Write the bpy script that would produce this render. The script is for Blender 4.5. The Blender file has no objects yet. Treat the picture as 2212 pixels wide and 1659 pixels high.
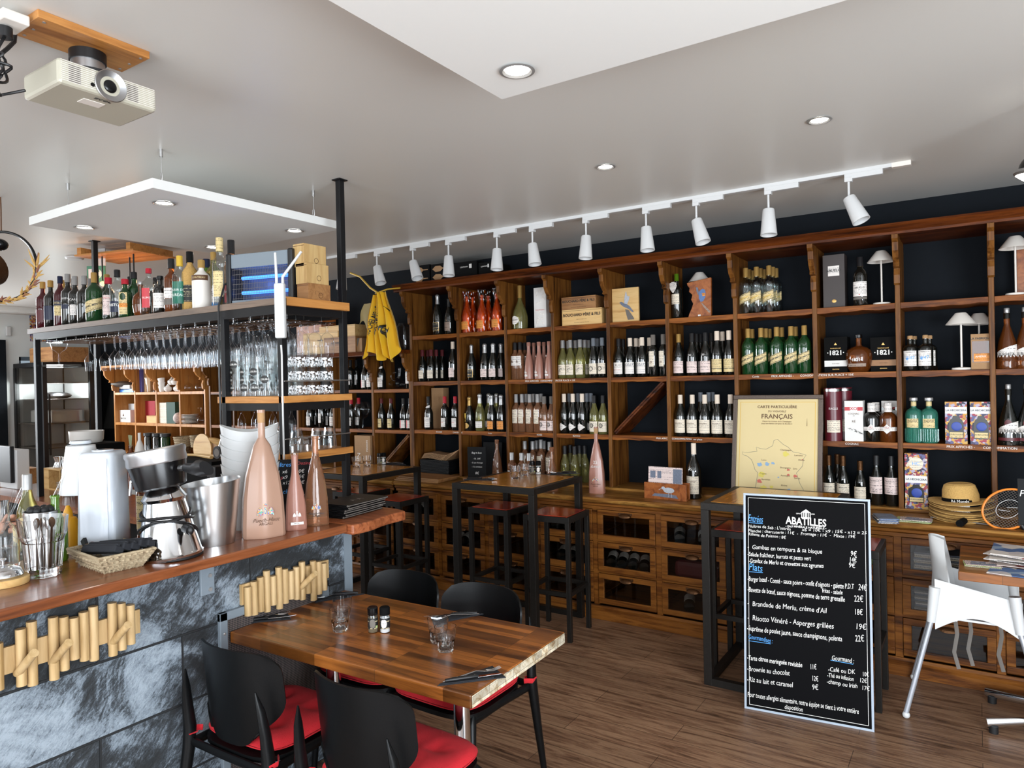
import bpy, bmesh, math, random
import numpy as np
from mathutils import Vector, Matrix
random.seed(7)
R = math.radians
SC = bpy.context.scene
COL = SC.collection
# ------------------------------------------------------------------ camera
FPX, CH = 1520.0, 1.75
YAW, PIT, SLP = R(33.4), -8/1520.0, 0.0215
fw = Vector((-math.sin(YAW)*math.cos(PIT), math.cos(YAW)*math.cos(PIT), math.sin(PIT)))
rt0 = Vector((math.cos(YAW), math.sin(YAW), 0)); up0 = rt0.cross(fw)
nn = math.hypot(1, SLP)
rt = (rt0 - up0*SLP)/nn      # small roll of the hand-held camera
upv = (up0 + rt0*SLP)/nn
cam_d = bpy.data.cameras.new('camera'); cam = bpy.data.objects.new('camera', cam_d); COL.objects.link(cam)
cam_d.sensor_fit = 'HORIZONTAL'; cam_d.sensor_width = 36; cam_d.lens = 36*FPX/2212; cam_d.clip_start = .02
M3 = Matrix((rt, upv, -fw)).transposed()
cam.matrix_world = Matrix.Translation((0, 0, CH)) @ M3.to_4x4()
SC.camera = cam
# ------------------------------------------------------------------ world, daylight, exposure
SC.view_settings.view_transform = 'Standard'; SC.view_settings.look = 'None'
SC.view_settings.exposure = 0.38; SC.view_settings.gamma = 1; SC.view_settings.use_curve_mapping = False
SC.cycles.max_bounces = 10; SC.cycles.transparent_max_bounces = 40; SC.cycles.transmission_bounces = 8
SC.cycles.glossy_bounces = 5; SC.cycles.diffuse_bounces = 4
SC.cycles.caustics_reflective = False; SC.cycles.caustics_refractive = False
SC.cycles.sample_clamp_indirect = 4.0; SC.cycles.use_denoising = True
wd = bpy.data.worlds.new('sky'); SC.world = wd; wd.use_nodes = True
wn = wd.node_tree.nodes; bgn = wn['Background']
sk = wn.new('ShaderNodeTexSky'); sk.sky_type = 'HOSEK_WILKIE'; sk.turbidity = 4; sk.sun_direction = (-.3, -.5, .8)
wd.node_tree.links.new(sk.outputs[0], bgn.inputs[0]); bgn.inputs[1].default_value = 1.6
def area(name, loc, tgt, sx, sy, power, col):
    d = bpy.data.lights.new(name, 'AREA'); d.shape = 'RECTANGLE'; d.size = sx; d.size_y = sy; d.energy = power; d.color = col
    o = bpy.data.objects.new(name, d); COL.objects.link(o); o.location = loc
    o.rotation_euler = (Vector(tgt)-Vector(loc)).to_track_quat('-Z', 'Y').to_euler(); return o
area('daylight_front_window', (-.9, -2.9, 1.5), (-.5, 1.2, 1.8), 4.6, 2.2, 205, (.88, .94, 1))
area('daylight_side_window', (2.55, -.2, 1.4), (-1.0, 1.9, 2.6), 2.8, 2.0, 235, (.86, .93, 1))
area('daylight_left_window', (-10.9, 1.8, 1.8), (-4, 2.6, 1.5), 2.0, 1.8, 190, (.9, .95, 1))
area('daylight_kitchen_window', (-6.2, -2.9, 1.6), (-6.6, 4, 1.7), 3.4, 2.0, 60, (.92, .96, 1))
# ------------------------------------------------------------------ pixel -> point on a real plane
def ray(u, v): 
    p = Vector((u-1106.0, v-829.5)); r = (p.x-SLP*p.y)/nn; d = (SLP*p.x+p.y)/nn
    return fw*FPX + rt0*r - up0*d
def onz(u, v, z): d = ray(u, v); return Vector((0, 0, CH)) + d*((z-CH)/d.z)
def ony(u, v, y): d = ray(u, v); return Vector((0, 0, CH)) + d*(y/d.y)
def onx(u, v, x): d = ray(u, v); return Vector((0, 0, CH)) + d*(x/d.x)
# ------------------------------------------------------------------ mesh helper
class G:
    def __init__(s): s.v = []; s.f = []; s.sm = []
    def add(s, vs, fs, sm=False, M=None):
        b = len(s.v)
        s.v += [tuple(M @ Vector(p)) for p in vs] if M is not None else [tuple(p) for p in vs]
        s.f += [[b+i for i in f] for f in fs]; s.sm += [sm]*len(fs); return s
    def box(s, x0, x1, y0, y1, z0, z1, M=None):
        return s.add([(x0,y0,z0),(x1,y0,z0),(x1,y1,z0),(x0,y1,z0),(x0,y0,z1),(x1,y0,z1),(x1,y1,z1),(x0,y1,z1)],
                     [(0,3,2,1),(4,5,6,7),(0,1,5,4),(1,2,6,5),(2,3,7,6),(3,0,4,7)], False, M)
    def cb(s, c, sz, M=None):
        return s.box(c[0]-sz[0]/2, c[0]+sz[0]/2, c[1]-sz[1]/2, c[1]+sz[1]/2, c[2]-sz[2]/2, c[2]+sz[2]/2, M)
    def lathe(s, pr, n=20, M=None, close=True, a0=0, a1=2*math.pi, sq=1):
        full = abs(a1-a0-2*math.pi) < 1e-4; k = n if full else n+1
        vs = []
        for (r, z) in pr:
            for i in range(k):
                a = a0+(a1-a0)*i/n
                c, q = math.cos(a), math.sin(a)
                if sq != 1:
                    t = (abs(c)**sq+abs(q)**sq)**(-1/sq); c *= t; q *= t
                vs.append((r*c, r*q, z))
        fs = []
        for j in range(len(pr)-1):
            for i in range(n):
                i2 = (i+1) % k if full else i+1
                fs.append((j*k+i, j*k+i2, (j+1)*k+i2, (j+1)*k+i))
        s.add(vs, fs, True, M)
        if close and full:
            b = len(s.v)-len(vs)
            if pr[0][0] > 1e-5: s.f.append([b+i for i in range(k)][::-1]); s.sm.append(False)
            if pr[-1][0] > 1e-5: s.f.append([b+(len(pr)-1)*k+i for i in range(k)]); s.sm.append(False)
        return s
    def cyl(s, p, q, r, n=12, r2=None):
        p, q = Vector(p), Vector(q); d = q-p
        M = Matrix.Translation(p) @ d.to_track_quat('Z', 'Y').to_matrix().to_4x4()
        return s.lathe([(r, 0), (r if r2 is None else r2, d.length)], n, M)
    def tube(s, pts, r, n=8, closed=False, flat=None):
        pts = [Vector(p) for p in pts]; m = len(pts); vs = []; prev = None
        for i, p in enumerate(pts):
            if closed: t = pts[(i+1) % m]-pts[i-1]
            else: t = pts[min(i+1, m-1)]-pts[max(i-1, 0)]
            t.normalize()
            if prev is None: a = t.orthogonal().normalized() if flat is None else Vector(flat)
            else: a = prev
            a = (a-t*a.dot(t)); a = a.normalized() if a.length > 1e-6 else t.orthogonal().normalized()
            prev = a; b = t.cross(a)
            rr = r[i] if isinstance(r, (list, tuple)) and not isinstance(r, tuple) else r
            ra, rb = (rr if isinstance(rr, tuple) else (rr, rr))
            for k in range(n):
                g = 2*math.pi*k/n; vs.append(p + a*ra*math.cos(g) + b*rb*math.sin(g))
        fs = [(i*n+k, i*n+(k+1) % n, ((i+1) % m)*n+(k+1) % n, ((i+1) % m)*n+k) for i in range(m if closed else m-1) for k in range(n)]
        s.add(vs, fs, True)
        if not closed:
            b = len(s.v)-len(vs)
            s.f.append([b+k for k in range(n)][::-1]); s.f.append([b+(m-1)*n+k for k in range(n)]); s.sm += [False, False]
        return s
    def prism(s, poly, d0, d1, ax='y', M=None):
        n = len(poly)
        def P(a, b, d): return {'y': (a, d, b), 'x': (d, a, b), 'z': (a, b, d)}[ax]
        vs = [P(a, b, d0) for a, b in poly]+[P(a, b, d1) for a, b in poly]
        return s.add(vs, [list(range(n)), [n+i for i in range(n)][::-1]]+[(i, n+i, n+(i+1) % n, (i+1) % n) for i in range(n)], False, M)
    def sheet(s, fn, nu, nv, th=0, sm=True, M=None):
        top = [Vector(fn(i/nu, j/nv)) for j in range(nv+1) for i in range(nu+1)]
        w = nu+1
        if not th:
            return s.add(top, [(j*w+i, j*w+i+1, (j+1)*w+i+1, (j+1)*w+i) for j in range(nv) for i in range(nu)], sm, M)
        N = []
        for j in range(nv+1):
            for i in range(nu+1):
                a = top[j*w+min(i+1, nu)]-top[j*w+max(i-1, 0)]; b = top[min(j+1, nv)*w+i]-top[max(j-1, 0)*w+i]
                c = a.cross(b); N.append(c.normalized() if c.length > 1e-9 else Vector((0, 0, 1)))
        bot = [p-nm*th for p, nm in zip(top, N)]; K = len(top)
        fs = [(j*w+i, j*w+i+1, (j+1)*w+i+1, (j+1)*w+i) for j in range(nv) for i in range(nu)]
        fb = [tuple(K+q for q in f[::-1]) for f in fs]
        ed = [j*w for j in range(nv+1)]; rg = [j*w+nu for j in range(nv+1)]
        loop = list(range(nu+1))+rg[1:]+[nv*w+i for i in range(nu-1, -1, -1)]+ed[::-1][1:-1]
        fe = [(loop[(i+1) % len(loop)], loop[i], K+loop[i], K+loop[(i+1) % len(loop)]) for i in range(len(loop))]
        return s.add(top+bot, fs+fb+fe, sm, M)
    def sphere(s, c, r, n=14, M=None):
        sx = r if isinstance(r, (tuple, list)) else (r, r, r); m = n//2
        T = Matrix.Translation(c) @ Matrix.Diagonal((*sx, 1))
        if M is not None: T = M @ T
        return s.lathe([(max(1e-6, math.sin(math.pi*j/m)), -math.cos(math.pi*j/m)) for j in range(m+1)], n, T, close=False)
    def xf(s, M): s.v = [tuple(M @ Vector(p)) for p in s.v]; return s
    def ob(s, name, mat, parent=None, loc=(0, 0, 0), rot=(0, 0, 0), bev=0, ang=38, solid=False):
        me = bpy.data.meshes.new(name); me.from_pydata(s.v, [], s.f)
        if solid:
            bm = bmesh.new(); bm.from_mesh(me); bmesh.ops.remove_doubles(bm, verts=bm.verts, dist=2e-5); bmesh.ops.recalc_face_normals(bm, faces=bm.faces); bm.to_mesh(me); bm.free(); s.sm = [True]*len(me.polygons)
        me.polygons.foreach_set('use_smooth', s.sm); me.update()
        if any(s.sm): me.set_sharp_from_angle(angle=R(ang))
        me.materials.append(mat)
        o = bpy.data.objects.new(name, me); COL.objects.link(o); o.location = loc; o.rotation_euler = rot
        if parent: o.parent = parent
        if bev:
            m = o.modifiers.new('bevel', 'BEVEL'); m.width = bev; m.segments = 2; m.limit_method = 'ANGLE'; m.angle_limit = R(50)
        return o
def tag(o, label=None, cat=None, group=None, kind=None):
    if label: o['label'] = label
    if cat: o['category'] = cat
    if group: o['group'] = group
    if kind: o['kind'] = kind
    return o
def empty(name, loc, label, cat, rz=0, group=None):
    o = bpy.data.objects.new(name, None); COL.objects.link(o); o.location = loc; o.rotation_euler = (0, 0, rz); o.empty_display_size = .05
    return tag(o, label, cat, group)
def dup(root, loc, rz=0, label=None, group=None, sc=1, rot=None):
    def cp(o, par):
        c = o.copy(); COL.objects.link(c); c.parent = par
        for ch in o.children: cp(ch, c)
        return c
    r = cp(root, None); r.location = loc; r.rotation_euler = rot or (0, 0, rz)
    r.scale = sc if isinstance(sc, (tuple, list)) else (sc,)*3
    if label: r['label'] = label
    if group: r['group'] = group
    return r
USED = set()
def put(root, loc, rz=0, label=None, group=None, sc=1, rot=None):
    """place a kind of thing: the first time the built one itself moves, then copies with their parts"""
    if root.name not in USED:
        USED.add(root.name); r = root; r.location = loc; r.rotation_euler = rot or (0, 0, rz)
        r.scale = sc if isinstance(sc, (tuple, list)) else (sc,)*3
        if label: r['label'] = label
        if group: r['group'] = group
        return r
    return dup(root, loc, rz, label, group, sc, rot)
def struct(g, name, mat, bev=0): return tag(g.ob(name, mat, bev=bev), kind='structure')
# text as geometry ------------------------------------------------------
_tc = {}
def text_mesh(txt, size, shear=0, bold=0, sx=1, align='CENTER'):
    key = (txt, size, shear, bold, sx, align)
    if key in _tc: return _tc[key]
    cu = bpy.data.curves.new('t', 'FONT'); cu.body = txt; cu.size = size; cu.shear = shear; cu.offset = bold
    cu.align_x = align; cu.align_y = 'CENTER'; cu.resolution_u = 2; cu.extrude = 0
    o = bpy.data.objects.new('t', cu); me = bpy.data.meshes.new_from_object(o)
    vs = [(p.co.x*sx, p.co.y) for p in me.vertices]; fs = [tuple(p.vertices) for p in me.polygons]
    bpy.data.objects.remove(o); bpy.data.meshes.remove(me); bpy.data.curves.remove(cu)
    _tc[key] = (vs, fs); return vs, fs
def txt(g, t, size, M, **k):
    """flat lettering in the local XZ plane of M, facing -Y"""
    vs, fs = text_mesh(t, size, **k); return g.add([(a, 0, b) for a, b in vs], fs, False, M)
def txtc(g, t, size, r, z, a0=0, slant=0, **k):
    """lettering wrapped on an upright cylinder of radius r, centred on -Y"""
    vs, fs = text_mesh(t, size, **k)
    return g.add([(r*math.sin(a/r+a0), -r*math.cos(a/r+a0), z+b+slant*a) for a, b in vs], fs, False)
T = Matrix.Translation
def RX(a): return Matrix.Rotation(R(a), 4, 'X')
def RY(a): return Matrix.Rotation(R(a), 4, 'Y')
def RZ(a): return Matrix.Rotation(R(a), 4, 'Z')
# ------------------------------------------------------------------ materials
def newmat(name):
    m = bpy.data.materials.new(name); m.use_nodes = True; nt = m.node_tree; b = nt.nodes['Principled BSDF']; return m, nt, b
def setb(b, **k):
    N = dict(col='Base Color', rough='Roughness', metal='Metallic', spec='Specular IOR Level', trans='Transmission Weight', ior='IOR',
             coat='Coat Weight', alpha='Alpha', sheen='Sheen Weight', emis='Emission Color', es='Emission Strength', crough='Coat Roughness')
    for a, v in k.items():
        b.inputs[N[a]].default_value = (*v, 1) if isinstance(v, (tuple, list)) else v
def pm(name, col, rough=.5, bump=0, bscale=60, var=0, **k):
    m, nt, b = newmat(name); setb(b, col=col, rough=rough, **k)
    if bump or var:
        tc = nt.nodes.new('ShaderNodeTexCoord'); nz = nt.nodes.new('ShaderNodeTexNoise'); nz.inputs['Scale'].default_value = bscale; nz.inputs['Detail'].default_value = 4
        nt.links.new(tc.outputs['Object'], nz.inputs['Vector'])
        if bump:
            bp = nt.nodes.new('ShaderNodeBump'); bp.inputs['Strength'].default_value = bump; bp.inputs['Distance'].default_value = .01
            nt.links.new(nz.outputs[0], bp.inputs['Height']); nt.links.new(bp.outputs[0], b.inputs['Normal'])
        if var:
            mx = nt.nodes.new('ShaderNodeMix'); mx.data_type = 'RGBA'; nt.links.new(nz.outputs[0], mx.inputs[0])
            mx.inputs[6].default_value = (*[c*(1-var) for c in col], 1); mx.inputs[7].default_value = (*[min(1, c*(1+var)) for c in col], 1)
            nt.links.new(mx.outputs[2], b.inputs['Base Color'])
    return m
def srgb(h):
    h = h.lstrip('#'); c = [int(h[i:i+2], 16)/255 for i in (0, 2, 4)]
    return tuple(x/12.92 if x < .04045 else ((x+.055)/1.055)**2.4 for x in c)
def ramp(nt, stops):
    r = nt.nodes.new('ShaderNodeValToRGB'); e = r.color_ramp.elements
    while len(e) < len(stops): e.new(.5)
    for el, (p, c) in zip(e, stops): el.position = p; el.color = (*c, 1)
    return r
def wood(name, cols, axis='x', scale=1.0, rough=.5, bump=.15, bricks=None, coat=0, spec=.5):
    """grain stretched along one object axis; bricks=(length,width,axis2) adds staves whose tone varies"""
    m, nt, b = newmat(name); L = nt.links; setb(b, rough=rough, coat=coat, crough=.15, spec=spec)
    tc = nt.nodes.new('ShaderNodeTexCoord'); mp = nt.nodes.new('ShaderNodeMapping'); L.new(tc.outputs['Object'], mp.inputs[0])
    sc = [22*scale]*3; sc['xyz'.index(axis)] = 1.6*scale; mp.inputs['Scale'].default_value = sc
    nz = nt.nodes.new('ShaderNodeTexNoise'); nz.inputs['Detail'].default_value = 6; nz.inputs['Roughness'].default_value = .65; nz.inputs['Distortion'].default_value = .6
    nz.inputs['Scale'].default_value = 1.0; L.new(mp.outputs[0], nz.inputs['Vector'])
    cols = [srgb(c) if isinstance(c, str) else c for c in cols]
    rp = ramp(nt, [(.3+.4*i/(len(cols)-1), c) for i, c in enumerate(cols)]); L.new(nz.outputs[0], rp.inputs[0]); out = rp.outputs[0]
    if bricks:
        bl, bw, perm, lo, hi = bricks
        sp = nt.nodes.new('ShaderNodeSeparateXYZ'); cb = nt.nodes.new('ShaderNodeCombineXYZ'); L.new(tc.outputs['Object'], sp.inputs[0])
        L.new(sp.outputs['XYZ'.index(perm[0])], cb.inputs[0]); L.new(sp.outputs['XYZ'.index(perm[1])], cb.inputs[1])
        bt = nt.nodes.new('ShaderNodeTexBrick'); L.new(cb.outputs[0], bt.inputs[0]); bt.offset = .37; bt.offset_frequency = 1; bt.squash = 1
        bt.inputs['Scale'].default_value = 1; bt.inputs['Brick Width'].default_value = bl; bt.inputs['Row Height'].default_value = bw
        bt.inputs['Mortar Size'].default_value = .0008; bt.inputs['Color1'].default_value = (lo, lo, lo, 1); bt.inputs['Color2'].default_value = (hi, hi, hi, 1)
        bt.inputs['Mortar'].default_value = (lo*.6, lo*.6, lo*.6, 1); bt.inputs['Bias'].default_value = 0
        mx = nt.nodes.new('ShaderNodeMix'); mx.data_type = 'RGBA'; mx.blend_type = 'MULTIPLY'; mx.inputs[0].default_value = 1
        L.new(out, mx.inputs[6]); L.new(bt.outputs[0], mx.inputs[7]); out = mx.outputs[2]
    L.new(out, b.inputs['Base Color'])
    if bump:
        bp = nt.nodes.new('ShaderNodeBump'); bp.inputs['Strength'].default_value = bump; bp.inputs['Distance'].default_value = .003
        L.new(nz.outputs[0], bp.inputs['Height']); L.new(bp.outputs[0], b.inputs['Normal'])
    return m
def paper(name, col, ink, rows=150, cols=420, fill=.5, z0=None):
    """printed paper: rows of tiny illegible print broken up by noise"""
    m, nt, b = newmat(name); L = nt.links; setb(b, rough=.55)
    tc = nt.nodes.new('ShaderNodeTexCoord'); sp = nt.nodes.new('ShaderNodeSeparateXYZ'); L.new(tc.outputs['Object'], sp.inputs[0])
    def mt(op, a, c, cl=False):
        n = nt.nodes.new('ShaderNodeMath'); n.operation = op; n.use_clamp = cl
        for i, q in enumerate((a, c)):
            if q is None: continue
            if isinstance(q, (int, float)): n.inputs[i].default_value = q
            else: L.new(q, n.inputs[i])
        return n.outputs[0]
    zr = mt('MULTIPLY', sp.outputs[2], rows); fr = mt('FRACT', zr, None); line = mt('LESS_THAN', fr, .42)
    cb = nt.nodes.new('ShaderNodeCombineXYZ'); L.new(mt('MULTIPLY', sp.outputs[0], cols), cb.inputs[0]); L.new(mt('MULTIPLY', mt('FLOOR', zr, None), 3.7), cb.inputs[1])
    L.new(mt('MULTIPLY', sp.outputs[1], cols*.3), cb.inputs[2])
    nz = nt.nodes.new('ShaderNodeTexNoise'); nz.inputs['Scale'].default_value = 1; nz.inputs['Detail'].default_value = 1; L.new(cb.outputs[0], nz.inputs[0])
    a = mt('MULTIPLY', line, mt('GREATER_THAN', nz.outputs[0], fill))
    rw = nt.nodes.new('ShaderNodeTexNoise'); rw.noise_dimensions = '1D'; rw.inputs['Scale'].default_value = .9; L.new(mt('FLOOR', zr, None), rw.inputs['W'])
    a = mt('MULTIPLY', a, mt('GREATER_THAN', rw.outputs[0], .47))
    mx = nt.nodes.new('ShaderNodeMix'); mx.data_type = 'RGBA'; L.new(mt('MULTIPLY', a, .8), mx.inputs[0])
    mx.inputs[6].default_value = (*srgb(col), 1); mx.inputs[7].default_value = (*srgb(ink), 1); L.new(mx.outputs[2], b.inputs['Base Color'])
    return m
def thin(name, tint=(1, 1, 1), edge=.55, base=.05, rough=.02, solid=0.0, scol=(.8, .8, .8)):
    """thin clear glass: mostly see-through face on, reflecting and denser towards its edges"""
    m = bpy.data.materials.new(name); m.use_nodes = True; nt = m.node_tree; L = nt.links; nt.nodes.clear()
    o = nt.nodes.new('ShaderNodeOutputMaterial'); t = nt.nodes.new('ShaderNodeBsdfTransparent'); g = nt.nodes.new('ShaderNodeBsdfGlossy')
    t.inputs[0].default_value = (*tint, 1); g.inputs['Roughness'].default_value = rough; g.inputs[0].default_value = (.95, .97, 1, 1)
    lw = nt.nodes.new('ShaderNodeLayerWeight'); lw.inputs[0].default_value = .5
    pw = nt.nodes.new('ShaderNodeMath'); pw.operation = 'POWER'; pw.inputs[1].default_value = 3.6; L.new(lw.outputs['Facing'], pw.inputs[0])
    mr = nt.nodes.new('ShaderNodeMapRange'); mr.inputs['To Min'].default_value = base; mr.inputs['To Max'].default_value = edge; L.new(pw.outputs[0], mr.inputs[0])
    mx = nt.nodes.new('ShaderNodeMixShader'); L.new(mr.outputs[0], mx.inputs[0]); L.new(t.outputs[0], mx.inputs[1]); L.new(g.outputs[0], mx.inputs[2]); out = mx
    if solid:
        d = nt.nodes.new('ShaderNodeBsdfDiffuse'); d.inputs[0].default_value = (*scol, 1)
        m2 = nt.nodes.new('ShaderNodeMixShader'); m2.inputs[0].default_value = solid; L.new(mx.outputs[0], m2.inputs[1]); L.new(d.outputs[0], m2.inputs[2]); out = m2
    L.new(out.outputs[0], o.inputs[0]); return m
def emit(name, col, st):
    m, nt, b = newmat(name); setb(b, col=(0, 0, 0), emis=col, es=st); return m
def voro(name, cols, scale, rough=.5):
    """patchwork print of many colours"""
    m, nt, b = newmat(name); L = nt.links; setb(b, rough=rough)
    tc = nt.nodes.new('ShaderNodeTexCoord'); vo = nt.nodes.new('ShaderNodeTexVoronoi'); vo.inputs['Scale'].default_value = scale
    nz = nt.nodes.new('ShaderNodeTexNoise'); nz.inputs['Scale'].default_value = scale*.8
    ad = nt.nodes.new('ShaderNodeVectorMath'); ad.operation = 'MULTIPLY_ADD'; ad.inputs[1].default_value = (.03,)*3
    L.new(tc.outputs['Object'], nz.inputs[0]); L.new(nz.outputs['Color'], ad.inputs[0]); L.new(tc.outputs['Object'], ad.inputs[2]); L.new(ad.outputs[0], vo.inputs[0])
    sp = nt.nodes.new('ShaderNodeSeparateColor'); L.new(vo.outputs['Color'], sp.inputs[0])
    r = ramp(nt, [(i/len(cols), srgb(c)) for i, c in enumerate(cols)]); r.color_ramp.interpolation = 'CONSTANT'
    L.new(sp.outputs[0], r.inputs[0]); L.new(r.outputs[0], b.inputs['Base Color']); return m
M = {}
M['shelf'] = wood('old_pine', ['#2c1406', '#6a3812', '#935620', '#74401a'], 'x', 1, .42, .25, spec=.22)
M['upright'] = wood('old_pine_upright', ['#2c1808', '#5c3614', '#7a4e20', '#5e3a16'], 'z', 1, .42, .25, spec=.22)
M['crown'] = wood('dark_stained_pine', ['#200c04', '#47200a', '#653211', '#421f0a'], 'x', 1, .38, .25, spec=.22)
M['counter'] = wood('worn_pine_top', ['#3c220c', '#7e5224', '#a87a3c', '#64401a'], 'x', 1.3, .35, .3, spec=.22)
M['cab'] = wood('cabinet_pine', ['#2c1607', '#5e3411', '#82501f', '#6a3e18'], 'x', 1, .42, .25, spec=.22)
M['pine'] = wood('honey_pine', ['#8a5220', '#b87838', '#c48a4a', '#b07030'], 'z', .7, .45, .1)
M['bartop'] = wood('mahogany_top', ['#4c2410', '#7a4222', '#8e5230', '#743c1c'], 'y', .9, .28, .05, coat=.3)
M['table'] = wood('acacia_butcher_block', ['#4c280e', '#7a461c', '#965a26', '#703c16'], 'x', 1, .32, .05, bricks=(.30, .034, 'XY', .40, 1.5), coat=.25)
M['tableend'] = wood('end_grain', ['#8a6a48', '#cbb795', '#efe6cf', '#a98c66'], 'x', 1.4, .5, .1, bricks=(.05, .024, 'YZ', .45, 1.0))
M['hitop'] = wood('bamboo_top', ['#a8641c', '#cc842c', '#dc9a40', '#be7624'], 'y', .8, .2, 0, bricks=(.5, .05, 'YX', .8, 1.1), coat=.6)
M['seat'] = wood('red_stool_seat', ['#6a1c10', '#9c2a16', '#b23a1c', '#8a2412'], 'y', .5, .22, 0, coat=.5)
M['ply'] = wood('light_ply', ['#b08048', '#d2a86a', '#dcb87c', '#c29858'], 'x', .8, .5, .05)
M['plyend'] = wood('light_crate', ['#9a7440', '#bd9a64', '#ccae78', '#b28c54'], 'z', .6, .55, .05)
M['crate'] = wood('brown_crate', ['#6c4424', '#8c6038', '#a37648', '#7c5230'], 'x', .8, .5, .05)
M['dowel'] = wood('beech_dowel', ['#a08050', '#bc9c6c', '#ccae80', '#b08e5a'], 'z', .8, .5, .03)
M['board'] = wood('varnished_board', ['#5a2c10', '#8a4a20', '#a86230', '#7a3e18'], 'y', .6, .35, .05)
M['lip'] = wood('oak_lip', ['#8a5424', '#b4783c', '#c88c4c', '#a46a30'], 'x', .8, .4, .1)
M['lipy'] = wood('oak_lip_side', ['#8a5424', '#b4783c', '#c88c4c', '#a46a30'], 'y', .8, .4, .1)
M['shelfgrey'] = wood('greyed_shelf', ['#4c4038', '#6c5c50', '#7e6c5e', '#5c4e44'], 'x', .8, .4, .1)
M['liveedge'] = wood('live_edge', ['#5a2a14', '#8a4a2a', '#a8623c', '#7a3c20'], 'x', 1.4, .35, .2)
M['steel'] = pm('raw_black_steel', srgb('#23201d'), .42, metal=.5, bump=.05, bscale=90, var=.3)
M['blacksteel'] = pm('black_frame', srgb('#131315'), .4, spec=.3)
M['navy'] = pm('navy_wall', srgb('#12161b'), .8, spec=.15, bump=.1, bscale=25, var=.12)
M['wallw'] = pm('white_wall', srgb('#dfe2e0'), .7, bump=.05, bscale=80)
M['ceil'] = pm('ceiling_paint', srgb('#dad9d4'), .38, bump=.02, bscale=6, spec=.4)
M['panel'] = pm('panel_white', srgb('#e6e7e4'), .6)
M['wplast'] = pm('white_plastic', srgb('#cfd0d0'), .35)
M['wgloss'] = pm('glossy_white', srgb('#c6ccd4'), .12, coat=.4)
M['cream'] = pm('cream_lamp', srgb('#e6e0d8'), .45)
M['blk'] = pm('black_plastic', srgb('#141416'), .42)
M['blkg'] = pm('black_gloss', srgb('#0a0a0c'), .24, spec=.4)
M['blkm'] = pm('matte_black', srgb('#0c0c0c'), .75, spec=.1)
M['rubber'] = pm('rubber', srgb('#101012'), .6)
M['chair'] = pm('chair_black', srgb('#0a0b0c'), .38, spec=.22, bump=.04, bscale=300)
M['red'] = pm('red_cushion', srgb('#c41824'), .85, bump=.25, bscale=350, var=.12, sheen=.03)
M['chrome'] = pm('chrome', (.8, .82, .85), .1, metal=1)
M['ss'] = pm('brushed_steel', (.62, .62, .62), .28, metal=1)
M['alu'] = pm('aluminium', (.46, .46, .47), .38, metal=1)
M['brass'] = pm('old_brass', srgb('#5a3c24'), .4, metal=.8, bump=.3, bscale=120)
M['gold'] = pm('gold_cap', srgb('#c09a58'), .35, metal=.5)
M['silver'] = pm('silver_cap', srgb('#b4b4b4'), .32, metal=.6)
M['greycap'] = pm('grey_cap', srgb('#747a82'), .4, metal=.3)
M['whitecap'] = pm('white_cap', srgb('#e6d6c4'), .5)
M['blackcap'] = pm('black_cap', srgb('#1c1c1e'), .4)
M['redcap'] = pm('red_cap', srgb('#b02030'), .4)
M['maroon'] = pm('maroon_cap', srgb('#5a2026'), .4)
M['navycap'] = pm('navy_cap', srgb('#16203c'), .3)
M['yellowcap'] = pm('yellow_cap', srgb('#d8b040'), .4)
M['orangecap'] = pm('orange_foil', srgb('#b85a22'), .3, metal=.4)
M['dark'] = pm('dark_bottle_glass', (.005, .006, .005), .05, coat=1)
M['darkg'] = pm('green_bottle_glass', (.012, .075, .02), .04, coat=1, trans=.45, ior=1.35)
M['greenb'] = pm('bright_green_glass', (.10, .22, .01), .08, coat=.4, trans=.35)
M['rose'] = pm('rose_wine_glass', (.80, .36, .18), .05, coat=.5, trans=.82, ior=1.35)
M['rosep'] = pm('frosted_pink_glass', (.50, .23, .17), .3, coat=.1, trans=.3)
M['rosef'] = pm('frosted_rose_magnum', (.52, .31, .22), .3, trans=.25)
M['white_wine'] = pm('white_wine_glass', (.66, .62, .20), .04, coat=.5, trans=.85, ior=1.35)
M['clearb'] = None
M['amber'] = pm('amber_spirit', (.42, .11, .02), .05, coat=.5, trans=.8, ior=1.35)
M['redliq'] = pm('red_liqueur', (.07, .003, .008), .06, coat=.5, trans=.2)
M['bluegreen'] = pm('aqua_glass', (.08, .45, .32), .05, coat=.5, trans=.7, ior=1.35)
M['cork'] = pm('cork', srgb('#b08a60'), .8, bump=.3, bscale=200, var=.2)
M['paper'] = paper('cream_label', '#e8dcc8', '#4a4038')
M['paperw'] = paper('white_label', '#ece6e0', '#3a3a44', 130, 380)
M['paperp'] = paper('pink_label', '#e6d2cc', '#503840', 120, 300)
M['papery'] = paper('yellow_label', '#dcc690', '#4a3c20', 120, 300)
M['paperg'] = paper('grey_label', '#9a8678', '#302820', 120, 300)
M['paperd'] = paper('black_label', '#1c1c1c', '#c8b890', 110, 300)
M['papero'] = paper('orange_label', '#e0913c', '#5a2a10', 120, 300)
M['ink'] = pm('ink_black', srgb('#20201f'), .5)
M['inkw'] = pm('ink_white', srgb('#eceae6'), .5)
M['inkb'] = pm('ink_blue', srgb('#5aa8f0'), .5)
M['inkr'] = pm('ink_red', srgb('#c84048'), .5)
M['inkbr'] = pm('ink_brown', srgb('#5a3a20'), .6)
M['white'] = pm('white_card', srgb('#e8e6e2'), .6)
M['kraft'] = pm('kraft_card', srgb('#a5805a'), .75, bump=.1, bscale=80, var=.1)
M['greyc'] = pm('grey_card', srgb('#6c6660'), .7)
M['clearb'] = thin('clear_spirit_glass', (.86, .89, .88), .8, .07)
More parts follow.
